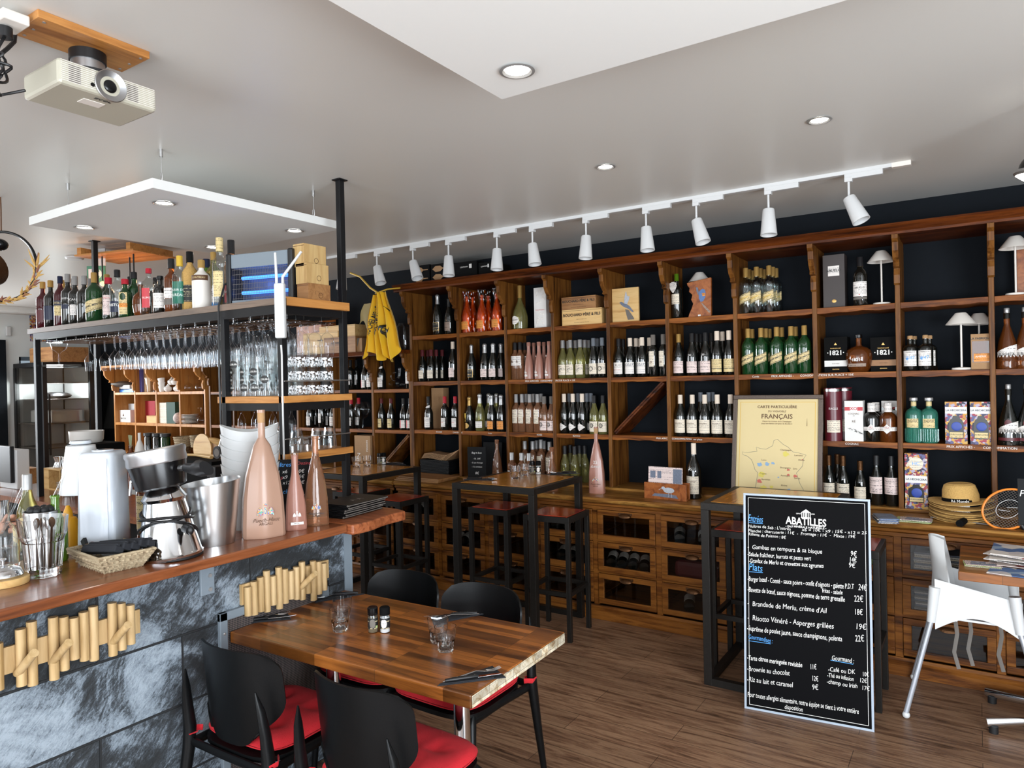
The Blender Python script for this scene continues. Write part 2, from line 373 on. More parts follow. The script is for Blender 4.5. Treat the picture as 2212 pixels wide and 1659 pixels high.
M['glass'] = thin('clear_glass', (.955, .965, .97), .8, .022)
M['pane'] = thin('window_pane', (.75, .74, .72), .35, .03)
M['glasst'] = thin('thick_glass', (.955, .965, .965), .6, .05)
M['yellow'] = pm('yellow_flag', srgb('#e8b812'), .7, sheen=.2)
M['metalg'] = pm('grey_painted_metal', srgb('#7c8790'), .45)
M['lampon'] = emit('lit_lamp', (1, .95, .85), 14)
M['rglass'] = pm('real_glass', (.985, .99, .99), 0.0, trans=1, ior=1.45)
M['plate'] = pm('porcelain', srgb('#ece8e2'), .25)
M['wicker'] = wood('seagrass', ['#5c4e3c', '#978468', '#b5a486', '#786850'], 'x', 3, .8, .5)
M['straw'] = pm('straw', srgb('#c9a05c'), .8, bump=.6, bscale=160, var=.25)
M['slate'] = pm('slate_black', srgb('#0c0d0f'), .6, spec=.25)
# ================================================================== the room
YW, YF, CZ = 5.28, 4.97, 2.87          # wall plane, front plane of the shelving, ceiling height
mt, nt, b = newmat('plank_floor'); L = nt.links
tc = nt.nodes.new('ShaderNodeTexCoord'); mp = nt.nodes.new('ShaderNodeMapping'); L.new(tc.outputs['Object'], mp.inputs[0]); mp.inputs['Scale'].default_value = (3, 34, 1)
nz = nt.nodes.new('ShaderNodeTexNoise'); nz.inputs['Scale'].default_value = 1; nz.inputs['Detail'].default_value = 8; nz.inputs['Roughness'].default_value = .7; nz.inputs['Distortion'].default_value = .8; L.new(mp.outputs[0], nz.inputs[0])
rp = ramp(nt, [(.3, srgb('#3a2718')), (.45, srgb('#735440')), (.58, srgb('#94745a')), (.75, srgb('#604430'))]); L.new(nz.outputs[0], rp.inputs[0])
bt = nt.nodes.new('ShaderNodeTexBrick'); L.new(tc.outputs['Object'], bt.inputs[0]); bt.offset = .4
for k, v in (('Scale', 1), ('Brick Width', 1.25), ('Row Height', .17), ('Mortar Size', .0016), ('Color1', (.82,)*3+(1,)), ('Color2', (1.12,)*3+(1,)), ('Mortar', (.25,)*3+(1,))): bt.inputs[k].default_value = v
mx = nt.nodes.new('ShaderNodeMix'); mx.data_type = 'RGBA'; mx.blend_type = 'MULTIPLY'; mx.inputs[0].default_value = 1; L.new(rp.outputs[0], mx.inputs[6]); L.new(bt.outputs[0], mx.inputs[7]); L.new(mx.outputs[2], b.inputs['Base Color'])
setb(b, rough=.38); bp = nt.nodes.new('ShaderNodeBump'); bp.inputs['Strength'].default_value = .25; bp.inputs['Distance'].default_value = .002; L.new(nz.outputs[0], bp.inputs['Height']); L.new(bp.outputs[0], b.inputs['Normal'])
M['floor'] = mt
X0, X1, Y0 = -11.0, 2.75, -3.1
struct(G().box(X0, X1, Y0, YW, -.1, 0), 'floor', M['floor'])
struct(G().box(X0, X1, Y0, YW+.2, CZ, CZ+.12), 'ceiling', M['ceil'])
struct(G().box(X0, X1, YW, YW+.15, 0, CZ), 'wall_back', M['navy'])
def wall_open(name, axis, at, th, a0, a1, holes, mat):
    g = G(); cuts = sorted({a0, a1} | {h[0] for h in holes} | {h[1] for h in holes})
    for p, q in zip(cuts[:-1], cuts[1:]):
        hs = [h for h in holes if h[0] <= p+1e-6 and h[1] >= q-1e-6]
        segs = [(0, CZ)] if not hs else [(0, hs[0][2]), (hs[0][3], CZ)]
        for z0, z1 in segs:
            if z1-z0 < 1e-3: continue
            if axis == 'y': g.box(p, q, at-th, at, z0, z1)
            else: g.box(at, at+th, p, q, z0, z1)
    return struct(g, name, mat)
wall_open('wall_front', 'y', Y0, .15, X0, X1, [(-8.0, -4.4, .6, 2.6), (-3.4, 1.6, .35, 2.65)], M['wallw'])
wall_open('wall_right', 'x', X1, .15, Y0, YW, [(-1.7, 1.3, .4, 2.5)], M['wallw'])
wall_open('wall_left', 'x', X0-.15, .15, Y0, YW, [(.6, 3.0, .7, 2.5), (4.36, 4.66, 1.2, 2.22)], M['wallw'])
for i, (ax, at, a0, a1, z0, z1, nm) in enumerate([('y', Y0-.08, -8.0, -4.4, .6, 2.6, 3), ('y', Y0-.08, -3.4, 1.6, .35, 2.65, 4), ('x', X1+.05, -1.7, 1.3, .4, 2.5, 1), ('x', X0-.1, .6, 3.0, .7, 2.5, 2), ('x', X0-.1, 4.36, 4.66, 1.2, 2.22, 1)]):
    g = G(); w = .05
    def bb(p, q, c, d):
        if ax == 'y': g.box(p, q, at-.03, at+.03, c, d)
        else: g.box(at-.03, at+.03, p, q, c, d)
    bb(a0, a1, z0, z0+w); bb(a0, a1, z1-w, z1)
    for k in range(nm+1):
        p = a0+(a1-a0-w)*k/nm; bb(p, p+w, z0, z1)
    struct(g, 'window_%d' % (i+1), M['metalg'])
# dark blue pier beside the fridge and the dark doorway edge at the far left
struct(G().box(-10.99, -10.9, 3.4, 4.17, 0, 2.44), 'trim_1', M['navy'])
# lowered beam at far left, dark soffit
struct(G().box(-11.0, -10.6, -3.0, 5.28, 2.80, 2.87), 'trim_2', M['panel'])
# ------------------------------------------------------------------ suspended ceiling panels and recessed lights
def recessed(u, v, z, label, grp, power=6, parent=None):
    p = onz(u, v, z); o = empty('recessed_ceiling_light', (p.x, p.y, z), label, 'ceiling light', group=grp)
    G().lathe([(.048, -.004), (.052, -.006), (.043, -.008), (.036, -.002), (.036, -.0005)], 28, close=False).ob('trim_ring', M['silver'], o)
    G().lathe([(1e-5, -.004), (.036, -.003)], 24, close=False).ob('lens', M['lampon'], o)
    d = bpy.data.lights.new('downlight', 'SPOT'); d.energy = power; d.spot_size = R(100); d.spot_blend = .8; d.color = (1, .9, .76); d.shadow_soft_size = .035
    l = bpy.data.objects.new('downlight', d); COL.objects.link(l); l.parent = o; l.location = (0, 0, -.02)
    return o
pa = tag(G().box(-1.255, .75, .35, 1.88, 2.65, 2.695).ob('suspended_ceiling_panel', M['panel'], bev=.002), 'large white suspended ceiling panel nearest the camera at top', 'ceiling panel')
pb = tag(G().box(-4.29, -3.075, 1.765, 2.89, 2.65, 2.695).ob('suspended_ceiling_panel', M['panel'], bev=.002), 'white suspended ceiling panel with four lights above the bar shelf', 'ceiling panel')
for par, pts in ((pa, [(-1.1, 1.7), (.6, 1.7), (-1.1, .5), (.6, .5)]), (pb, [(-3.18, 1.87), (-3.18, 2.78), (-4.1, 1.88), (-4.1, 2.78)])):
    for x, y in pts:
        G().cyl((x, y, 2.87), (x, y, 2.835), .009, 10).cyl((x, y, 2.84), (x, y, 2.76), .0015, 6).tube([(x-.006, y, 2.76), (x-.008, y, 2.735), (x, y, 2.71), (x+.008, y, 2.735), (x+.006, y, 2.76)], .0022, 6, closed=True).cyl((x, y, 2.715), (x, y, 2.69), .0022, 6).ob('suspension_hook', M['ss'], par)
recessed(1117, 150, 2.65, 'lit recessed light in the large suspended panel at top', 'recessed ceiling lights')
recessed(1308, 359, CZ, 'lit recessed ceiling light behind the big panel, above the track', 'recessed ceiling lights')
recessed(1770, 258, CZ, 'lit recessed ceiling light at right above the track end', 'recessed ceiling lights')
for (u, v), w in (((354, 437), 'nearest'), ((182, 490), 'leftmost'), ((636, 497), 'rightmost'), ((460, 533), 'furthest')):
    recessed(u, v, 2.65, 'lit recessed light in the bar panel, %s of its four' % w, 'recessed ceiling lights')
# ------------------------------------------------------------------ track lighting
tr = empty('lighting_track', (0, 0, 0), 'long white ceiling track carrying the row of spotlights', 'lighting track')
G().box(-4.75, -.30, 4.285, 4.32, 2.85, 2.87).ob('rail', M['wplast'], tr)
G().box(-.36, -.27, 4.283, 4.322, 2.846, 2.87).ob('end_cap', M['cream'], tr)
sp = empty('track_spotlight', (0, 0, 0), '', 'spotlight', group='track spotlights')
G().box(-.02, .17, -.016, .016, -.03, 0).box(-.02, .02, -.018, .018, -.045, -.02).ob('adapter', M['wplast'], sp, bev=.003)
G().cyl((0, 0, -.04), (0, 0, -.135), .0065, 10).ob('stem', M['wplast'], sp)
head = G().lathe([(.02, -.006), (.031, 0), (.033, -.004), (.047, -.155), (.043, -.155), (.028, -.03)], 24, close=False).ob('lamp_head', M['wplast'], sp, loc=(0, 0, -.13))
G().lathe([(1e-5, -.11), (.036, -.11)], 20, close=False).ob('reflector', M['silver'], head)
ords = ['first', 'second', 'third', 'fourth', 'fifth', 'sixth', 'seventh', 'eighth', 'ninth', 'tenth', 'eleventh']
for i, (u, tilt) in enumerate([(740, 0), (815, 20), (893, 22), (970, 4), (1075, 2), (1152, 10), (1268, 0), (1398, 5), (1507, 17), (1663, 1), (1837, 24)]):
    x = ony(u, 600, 4.3).x
    o = put(sp, (x, 4.3, 2.852), 0, 'white cone track spotlight, %s from the left%s' % (ords[i], ', tilted sideways' if tilt > 9 else ''))
    for c in o.children:
        if c.name.startswith('lamp_head'): c.rotation_euler = (R(-6), R(-tilt), 0)
# ------------------------------------------------------------------ tall shelving along the back wall
UX = [-4.39, -3.837, -3.326, -2.864, -2.368, -1.888, -1.391, -.873, -.391, .09, .57, 1.05]
SZ = [2.18, 1.755, 1.31]
th = .022
def bracket_poly(z1, h, d):
    """corbel outline in the y,z plane, below height z1, reaching d forward of the upright"""
    return [(YF+.01, z1), (YF-d, z1), (YF-d, z1-.03*h/.3), (YF-d*.82, z1-.05*h/.3), (YF-d*.8, z1-.10*h/.3), (YF-d*.62, z1-.14*h/.3), (YF-d*.34, z1-.17*h/.3), (YF-d*.42, z1-.19*h/.3),
            (YF-d*.12, z1-.2*h/.3), (YF-d*.2, z1-.24*h/.3), (YF-d*.16, z1-.29*h/.3), (YF-d*.06, z1-h), (YF+.01, z1-h)]
sh = empty('tall_shelving', (-1.9, YF, .9), 'tall stained pine wine shelving covering the back wall', 'shelving')
def sub(g, name, mat, par, **k):
    o = g.ob(name, mat, par, **k); o.location = Vector(o.location)-par.location; return o
for i, x in enumerate(UX):
    sub(G().box(x-th, x+th*.3, YF, YW, .9, 2.585), 'upright', M['upright'], sh, bev=.003)
    sub(G().prism(bracket_poly(2.59, .3, .13), x-th-.003, x+th*.3+.003, 'x'), 'bracket', M['upright'], sh, bev=.003)
for k, z in enumerate(SZ):
    for i in range(len(UX)-1):
        a, b_ = UX[i]+th*.3, UX[i+1]-th
        g = G(); n = 10
        pts = [(a+(b_-a)*j/n, z-.034-.003*math.sin(j*1.7+i+k)-.004*abs(math.sin(j*.31+i*2))) for j in range(n+1)]
        g.prism([(a, z), *[(b_, z)], *pts[::-1]], YF+.004, YW-.005, 'y')
        sub(g, 'shelf_board', M['shelf'], sh, bev=.002)
sub(G().prism([(YF-.13, 2.60), (YF-.145, 2.615), (YF-.14, 2.625), (YF-.155, 2.64), (YF-.15, 2.65), (YW, 2.65), (YW, 2.585), (YF-.13, 2.585)], UX[0]-.09, UX[-1]+.05, 'x'), 'crown_board', M['crown'], sh)
sub(G().box(UX[0]-.03, UX[-1]+.03, YF-.02, YW, .885, .905), 'base_board', M['counter'], sh, bev=.003)
# writing chalked on the shelf edges
g = G()
for t, u, v, s in [('PRIX AFFICHÉS · CONSOMMATION SUR PLACE + 15€', 1187, 822, .02), ('PRIX AFFICHÉS -', 1435, 945.5, .018), ('CONSOMMATION', 1472, 945, .018), ('sur place', 1507, 946, .018),
                   ('Cuvée', 1632, 813, .018), ('PRIX AFFICHÉS -', 1690, 811, .02), ('CONSOMMATION SUR PLACE + 15€', 1785, 808, .02), ('COGNAC', 1840, 953, .018),
                   ('PRIX AFFICHÉS -', 2075, 963, .02), ('CONSOMMATION', 2160, 965, .02), ('ROUGES', 948, 932, .018), ('CHAMPAGNE', 988, 932, .018), ('Cuvée', 1058, 934, .016), ('ROSÉS', 1165, 938, .018), ('BLANCS', 1245, 938, .018)]:
    p = ony(u, v, YF); z = min(SZ, key=lambda q: abs(q-.016-p.z))-.016
    txt(g, t, s, T((p.x, YF+.0025, z)))
sub(g, 'chalk_writing', M['inkw'], sh)
# diagonal divider boards in the fifth compartment, third row and others
def diag(x0, z0, x1, z1, nm, par, mat, y0=YF+.03, y1=YW-.02):
    d = Vector((x1-x0, 0, z1-z0)); a = math.degrees(math.atan2(d.z, d.x))
    Mx = T((x0, 0, z0)) @ RY(-a)
    o = G().box(0, d.length, y0, y1, 0, .014, Mx).box(.0, d.length, y0, y1, .017, .03, Mx).ob(nm, mat, None, bev=.001)
    o.parent = par; o.location = -par.location; return o
diag(UX[4]+.03, 1.312, UX[5]-.05, 1.70, 'diagonal_divider', sh, M['crown'])
# ------------------------------------------------------------------ low shelving left of it (honey pine, further left)
LX = [-7.55, -7.1, -6.55, -6.0, -5.45, -4.9, -4.415]
ls = empty('low_shelving', (-5.9, YF, .9), 'lower pine wine shelving left of the tall shelving', 'shelving')
for i, x in enumerate(LX):
    sub(G().box(x-th, x+th*.3, YF, YW, .9, 2.02), 'upright', M['upright'], ls, bev=.003)
    sub(G().prism(bracket_poly(2.02, .26, .11), x-th-.003, x+th*.3+.003, 'x'), 'bracket', M['upright'], ls, bev=.003)
for z in (1.69, 1.30):
    for a, b_ in zip(LX[:-1], LX[1:]): sub(G().box(a+th*.3, b_-th, YF+.004, YW-.005, z-.034, z), 'shelf_board', M['shelf'], ls, bev=.003)
sub(G().prism([(YF-.11, 2.02), (YF-.13, 2.055), (YW, 2.055), (YW, 2.015), (YF-.11, 2.015)], LX[0]-.05, LX[-1], 'x'), 'top_board', M['crown'], ls)
sub(G().box(LX[0], LX[-1], YF-.02, YW, .885, .905), 'base_board', M['counter'], ls)
diag(-4.85, .91, -4.47, 1.24, 'diagonal_divider', ls, M['upright'])
# ------------------------------------------------------------------ pale pine shelving behind the bar
PX = [-9.70, -9.19, -8.69, -8.17, -7.65]
ps = empty('back_bar_shelving', (-8.7, YF, .9), 'honey pine open shelving behind the bar, at left', 'shelving')
for i, x in enumerate(PX):
    sub(G().box(x-th, x+th*.3, YF, YW, .9, 2.02), 'upright', M['pine'], ps, bev=.003)
    sub(G().prism(bracket_poly(2.04, .32, .16), x-th, x+th*.3, 'x'), 'bracket', M['pine'], ps, bev=.003)
for z in (1.70, 1.30):
    for a, b_ in zip(PX[:-1], PX[1:]): sub(G().box(a+th*.3, b_-th, YF+.002, YW-.005, z-.035, z), 'shelf_board', M['pine'], ps, bev=.003)
sub(G().box(PX[0]-.06, PX[-1]+.02, YF-.16, YW, 2.03, 2.055), 'top_board', M['pine'], ps)
sub(G().box(PX[0]-.02, PX[-1]+.02, YF, YW, .885, .905), 'base_board', M['pine'], ps)
# ------------------------------------------------------------------ worktop and drawer cabinets
YC = 4.62
def worktop(x0, x1, label):
    prof = [(YC-.012, .845), (YC-.026, .855), (YC-.03, .868), (YC-.022, .882), (YC-.008, .885), (YW, .885), (YW, .845)]
    return tag(G().prism(prof, x0, x1, 'x').ob('pine_worktop', M['counter']), label, 'worktop')
worktop(-4.305, 1.6, 'long worn pine worktop below the tall wine shelving')
worktop(-9.8, -4.325, 'pine worktop below the low shelving, behind the bar')
def cup(par, x, z):
    g = G().sheet(lambda a, b: ((x+.046*math.cos(math.pi*a))*1, YC-.012-.028*math.sin(math.pi*b*.5)*math.sin(math.pi*a)**.5, z-.004+.018*math.sin(math.pi*a)-.030*(1-math.cos(math.pi*b*.5))*math.sin(math.pi*a)), 10, 6, .002)
    g.box(x-.052, x+.052, YC-.016, YC-.011, z+.0, z+.016)
    return g
def cabinet(x0, cols, w, label, glasscols=True):
    wt = w*cols; o = empty('drawer_cabinet', (x0+wt/2, YC+.3, 0), label, 'cabinet')
    def S(g, n, m, **k): return sub(g, n, m, o, **k)
    g = G().box(x0, x0+wt, YW-.06, YW-.04, .08, .845).box(x0, x0+.02, YC, YW-.04, .08, .845).box(x0+wt-.02, x0+wt, YC, YW-.04, .08, .845).box(x0, x0+wt, YC, YW-.05, .08, .10).box(x0, x0+wt, YC-.01, YC+.04, .80, .845)
    for z in (.345, .575): g.box(x0, x0+wt, YC+.004, YC+.03, z-.012, z+.012); g.box(x0, x0+wt, YC+.03, YW-.03, z-.006, z+.004)
    for c in range(cols+1): x = x0+w*c; g.box(max(x0, x-.02), min(x0+wt, x+.02), YC, YC+.03, .10, .845)
    S(g, 'carcass', M['cab'])
    S(G().prism([(YC+.02, .10), (YC-.012, .10), (YC-.02, .085), (YC-.018, .07), (YC-.03, .06), (YC-.03, 0), (YC+.02, 0)], x0, x0+wt, 'x'), 'plinth', M['cab'])
    S(G().prism([(YC, .845), (YC-.03, .845), (YC-.028, .83), (YC-.01, .82), (YC, .815)], x0, x0+wt, 'x'), 'cornice', M['cab'])
    for r, (z0, z1) in enumerate(((.11, .335), (.345, .565), (.575, .80))):
        for c in range(cols):
            a, b_ = x0+w*c+.022, x0+w*(c+1)-.022; f = .042
            g = G(); y0, y1 = YC-.012, YC+.008
            g.box(a, b_, y0, y1, z1-f, z1-.004).box(a, b_, y0, y1, z0+.004, z0+f).box(a, a+f, y0, y1, z0+f, z1-f).box(b_-f, b_, y0, y1, z0+f, z1-f)
            g.box(a+.01, b_-.01, y1, YW-.1, z0+.008, z0+.014)
            d = S(g, 'drawer', M['cab'], bev=.003)
            pn = G().box(a+f, b_-f, YC-.002, YC+.001, z0+f, z1-f).ob('glass_pane', M['pane']); pn.parent = d
            hd = cup(None, (a+b_)/2, z1-.03).ob('cup_handle', M['brass']); hd.parent = d
            for q in (pn, hd): q.location = (0, 0, 0)
    return o
cabinet(-4.29, 12, .487, 'long pine drawer cabinet of glass-fronted drawers below the tall shelving')
cabinet(-9.19, 10, .487, 'dark pine drawer cabinet below the low shelving, behind the bar')
# ================================================================== the bar
mt, nt, b = newmat('scraped_black_concrete'); L = nt.links
tc = nt.nodes.new('ShaderNodeTexCoord'); sp_ = nt.nodes.new('ShaderNodeSeparateXYZ'); cbn = nt.nodes.new('ShaderNodeCombineXYZ'); L.new(tc.outputs['Object'], sp_.inputs[0]); L.new(sp_.outputs[1], cbn.inputs[0]); L.new(sp_.outputs[2], cbn.inputs[1])
def nzn(scale, det, rough, vec, dist=0):
    n = nt.nodes.new('ShaderNodeTexNoise'); n.inputs['Scale'].default_value = scale; n.inputs['Detail'].default_value = det; n.inputs['Roughness'].default_value = rough; n.inputs['Distortion'].default_value = dist; L.new(vec, n.inputs[0]); return n.outputs[0]
def mapn(rot, sc, vec=None):
    m = nt.nodes.new('ShaderNodeMapping'); m.inputs['Rotation'].default_value = (0, 0, R(rot)); m.inputs['Scale'].default_value = sc; L.new(vec or cbn.outputs[0], m.inputs[0]); return m.outputs[0]
def mth(op, a, c=None):
    n = nt.nodes.new('ShaderNodeMath'); n.operation = op
    for i, q in enumerate((a, c)):
        if q is None: continue
        if isinstance(q, (int, float)): n.inputs[i].default_value = q
        else: L.new(q, n.inputs[i])
    return n.outputs[0]
rot1 = nt.nodes.new('ShaderNodeVectorRotate'); rot1.inputs['Angle'].default_value = R(-38); L.new(cbn.outputs[0], rot1.inputs[0])
rot2 = nt.nodes.new('ShaderNodeVectorRotate'); rot2.inputs['Angle'].default_value = R(25); L.new(cbn.outputs[0], rot2.inputs[0])
st1 = nzn(1, 8, .8, mapn(0, (10, 60, 1), rot1.outputs[0]), 1.4); st2 = nzn(1, 8, .8, mapn(0, (56, 9, 1), rot2.outputs[0]), 1.6)
big = nzn(3.4, 6, .7, cbn.outputs[0], .9); fine = nzn(160, 4, .8, cbn.outputs[0])
bt = nt.nodes.new('ShaderNodeTexBrick'); L.new(cbn.outputs[0], bt.inputs[0]); bt.offset = .5
for k, v in (('Scale', 1), ('Brick Width', .62), ('Row Height', .265), ('Mortar Size', .005), ('Mortar Smooth', .3), ('Color1', (0, 0, 0, 1)), ('Color2', (1, 1, 1, 1)), ('Mortar', (.2, .2, .2, 1))): bt.inputs[k].default_value = v
s_ = mth('ADD', mth('ADD', mth('MULTIPLY', st1, .5), mth('MULTIPLY', st2, .4)), mth('ADD', mth('MULTIPLY', big, 1.0), mth('MULTIPLY', fine, .25)))
s_ = mth('ADD', s_, mth('MULTIPLY', bt.outputs[0], .18))
s_ = mth('SUBTRACT', s_, mth('MULTIPLY', bt.outputs['Fac'], .5))
rp = ramp(nt, [(.0, srgb('#14171a')), (.42, srgb('#1d2124')), (.56, srgb('#3c434a')), (.70, srgb('#7d8994')), (.92, srgb('#a2aeb9'))])
mr = nt.nodes.new('ShaderNodeMapRange'); mr.inputs['From Min'].default_value = .78; mr.inputs['From Max'].default_value = 1.4; L.new(s_, mr.inputs[0]); L.new(mr.outputs[0], rp.inputs[0]); L.new(rp.outputs[0], b.inputs['Base Color'])
setb(b, rough=.5); bp = nt.nodes.new('ShaderNodeBump'); bp.inputs['Strength'].default_value = .6; bp.inputs['Distance'].default_value = .012
L.new(mth('SUBTRACT', s_, mth('MULTIPLY', bt.outputs['Fac'], 1.0)), bp.inputs['Height']); L.new(bp.outputs[0], b.inputs['Normal'])
M['conc'] = mt
BX = -2.57
bar = empty('bar_counter', (-2.75, 1, 0), 'long bar counter with mahogany top and scraped black concrete front', 'bar counter')
def bsub(g, n, m, par=bar, **k): return sub(g, n, m, par, **k)
bsub(G().box(-3.07, -2.435, -1.2, 2.285, 1.062, 1.10), 'bar_top', M['bartop'], bev=.006)
g = G()
edge = [(-2.405+.012*math.sin(j*.9)-.03*(j/8)**3, 2.288+.385*j/8) for j in range(9)]
g.prism([(-2.95, 2.288), *edge, (-2.50, 2.70), (-2.93, 2.72)], 1.052, 1.10, 'z'); bsub(g, 'live_edge_end', M['liveedge'], bev=.008)
bsub(G().box(BX-.14, BX, -1.2, 2.42, 0, 1.062), 'front_panel', M['conc'])
bsub(G().box(BX-.145, BX+.004, 2.42, 2.435, 0, 1.05).box(BX-.02, BX+.004, 2.385, 2.42, .0, 1.05), 'corner_profile', M['metalg'])
for y in (.62, 1.655):
    br = bsub(G().box(BX, BX+.045, y-.03, y+.03, 1.052, 1.062).box(BX, BX+.012, y-.03, y+.03, .925, 1.062), 'top_bracket', M['metalg'], bev=.002)
    for dz in (.945, 1.0):
        q = G().cyl((BX+.010, y+.008, dz), (BX+.019, y+.008, dz), .008, 6).ob('bolt', M['silver']); q.parent = br
# coat racks made of dowels
def rack(y0, n, zc, tops, pegs, label):
    o = empty('coat_rack', (BX+.03, y0, zc), label, 'coat rack')
    sub(G().box(BX, BX+.014, y0-.02, y0+n*.0315+.01, zc-.045, zc+.04), 'backing_board', M['dowel'], o)
    for i in range(n):
        zt, zb = tops[i % len(tops)]
        if zt is None: continue
        sub(G().cyl((BX+.027, y0+i*.0315, zc+zb), (BX+.027, y0+i*.0315, zc+zt), .0148, 16), 'dowel', M['dowel'], o)
    for y in pegs: sub(G().cyl((BX+.02, y, zc-.05), (BX+.115, y+.01, zc+.03), .0135, 16), 'peg', M['dowel'], o)
rack(.93, 14, .905, [(.065, -.08), (None, 0), (.09, -.09), (.105, -.10), (None, 0), (.10, -.105), (.092, -.085), (.08, -.06), (.09, -.075), (.10, -.085), (None, 0), (.095, -.09), (.085, -.08), (.07, -.07)], [.985, 1.085, 1.275], 'left dowel coat rack with three slanting pegs on the bar front')
rack(1.825, 14, .885, [(.03, -.09), (.045, -.095), (.055, -.09), (.075, -.10), (.045, -.08), (.075, -.105), (.06, -.09), (.045, -.08), (.055, -.09), (.07, -.1), (.045, -.08), (.06, -.12), (.05, -.1), (.035, -.09)], [2.10], 'right dowel coat rack on the bar front above the heater grille')
# heater grille behind the dining table
o = empty('heater_grille', (BX, 1.98, .5), 'grey framed black mesh grille in the bar front beside the table', 'grille')
ya, yb, za, zb = 1.70, 2.27, .10, .835
sub(G().box(BX, BX+.02, ya, yb, zb-.035, zb).box(BX, BX+.02, ya, yb, za, za+.035).box(BX, BX+.02, ya, ya+.035, za, zb).box(BX, BX+.02, yb-.035, yb, za, zb), 'frame', M['metalg'], o, bev=.003)
for y, z in ((ya+.018, .75), (ya+.018, .3), (ya+.15, zb-.017), (yb-.2, zb-.017)): sub(G().sphere((BX+.021, y, z), (.003, .006, .006), 8), 'rivet', M['silver'], o)
m_, nt, b = newmat('black_mesh'); L = nt.links
tc = nt.nodes.new('ShaderNodeTexCoord'); mp = nt.nodes.new('ShaderNodeMapping'); mp.inputs['Rotation'].default_value = (R(45), 0, 0); L.new(tc.outputs['Object'], mp.inputs[0])
ck = nt.nodes.new('ShaderNodeTexChecker'); ck.inputs['Scale'].default_value = 190; L.new(mp.outputs[0], ck.inputs[0]); ck.inputs['Color1'].default_value = (.16, .13, .12, 1); ck.inputs['Color2'].default_value = (.01, .01, .012, 1); L.new(ck.outputs[0], b.inputs['Base Color']); setb(b, rough=.5)
M['mesh'] = m_
sub(G().box(BX+.001, BX+.008, ya+.03, yb-.03, za+.03, zb-.03), 'mesh_panel', m_, o)
# return counter behind the glass shelf
xx = -6.35
rc = empty('return_counter', (-4.3, 2.5, 0), 'dark wood service counter carrying the glass shelf frame behind the bar', 'counter')
sub(G().box(xx, -3.03, 2.2, 2.82, .96, 1.0), 'counter_top', M['bartop'], rc)
sub(G().box(xx+.05, -3.05, 2.25, 2.78, 0, .96), 'cabinet_body', M['blkm'], rc)
wc = empty('work_counter', (-3.3, 0, 0), 'low steel work counter on the barman side of the bar', 'counter')
sub(G().box(-3.55, -3.03, -1.2, 2.15, .86, .90), 'counter_top', M['ss'], wc)
sub(G().box(-3.5, -3.03, -1.2, 2.15, 0, .86), 'cabinet_body', M['blkm'], wc)
# ------------------------------------------------------------------ steel framed glass shelf over the counter
gs = empty('glass_shelf_frame', (-4.2, 2.52, 1), 'black steel frame with wooden bottle shelf and stemware racks over the counter', 'shelf frame')
xl, xr, yf, yb_ = -5.56, -2.885, 2.30, 2.735
def S(g, n, m, **k): return sub(g, n, m, gs, **k)
pw = .017
S(G().box(xl-.1, xr, yf, yb_, 2.155, 2.19), 'bottle_shelf', M['shelfgrey'], bev=.002)
S(G().box(xr, xr+.028, yf-.012, yb_, 2.148, 2.192), 'wood_lip', M['lipy'], bev=.002)
S(G().box(xl, xr, yf-.004, yf+.03, 2.108, 2.153).box(xl, xr, yb_-.03, yb_, 2.108, 2.153).box(xr-.03, xr+.002, yf, yb_, 2.108, 2.153).box(xl, xl+.03, yf, yb_, 2.108, 2.153), 'beam', M['blacksteel'])
for x, y, z1, z0 in ((xr-.012, yf+.012, 2.12, 1.10), (-3.365, yf+.012, 2.12, 1.0), (xl+.015, yf+.012, 2.12, 1.0), (xr-.012, yb_-.015, CZ, 1.10), (xl+.015, yb_-.015, CZ, 1.0), (-3.365, yb_-.015, 2.12, 1.0)):
    S(G().box(x-pw, x+pw, y-pw, y+pw, z0, z1), 'post', M['blacksteel'], bev=.002)
    if z1 == CZ: S(G().box(x-.03, x+.03, y-.03, y+.03, CZ-.006, CZ), 'ceiling_plate', M['blacksteel'])
for z in (1.665, 1.375):
    S(G().box(-3.42, xr-.005, yf-.005, yb_, z-.005, z+.03), 'board', M['lip'], bev=.002)
    S(G().box(xr-.004, xr+.022, yf-.01, yb_+.01, z-.004, z+.031), 'wood_lip', M['lipy'], bev=.002)
    S(G().box(-3.40, xr, yf, yf+.02, z-.045, z-.006).box(xr-.02, xr, yf, yb_, z-.045, z-.006), 'beam', M['blacksteel'])
    S(G().cyl((xr+.012, yf, z+.105), (xr+.012, yb_, z+.105), .0035, 8), 'side_rail', M['ss'])
def wire_rack(x0, x1):
    g = G(); n = int((x1-x0)/.034)
    for i in range(n+1):
        x = x0+(x1-x0)*i/n
        g.cyl((x, yf+.03, 2.085), (x, yb_-.03, 2.085), .0022, 6)
    for y in (yf+.04, (yf+yb_)/2, yb_-.04):
        g.cyl((x0, y, 2.09), (x1, y, 2.09), .0025, 6)
        for i in range(0, n+1, 4): x = x0+(x1-x0)*i/n; g.cyl((x, y, 2.09), (x, y, 2.155), .0018, 6)
    return g
S(wire_rack(-5.45, -3.41), 'stemware_rack', M['chrome']); S(wire_rack(-3.33, -2.93), 'stemware_rack', M['chrome'])
# white cable down the corner post, with clips
S(G().tube([(-2.872, 2.285, 1.95), (-2.872, 2.288, 1.9), (-2.874, 2.288, 1.7), (-2.866, 2.282, 1.66), (-2.874, 2.288, 1.62), (-2.874, 2.288, 1.12)], .0045, 8), 'cable', M['wplast'])
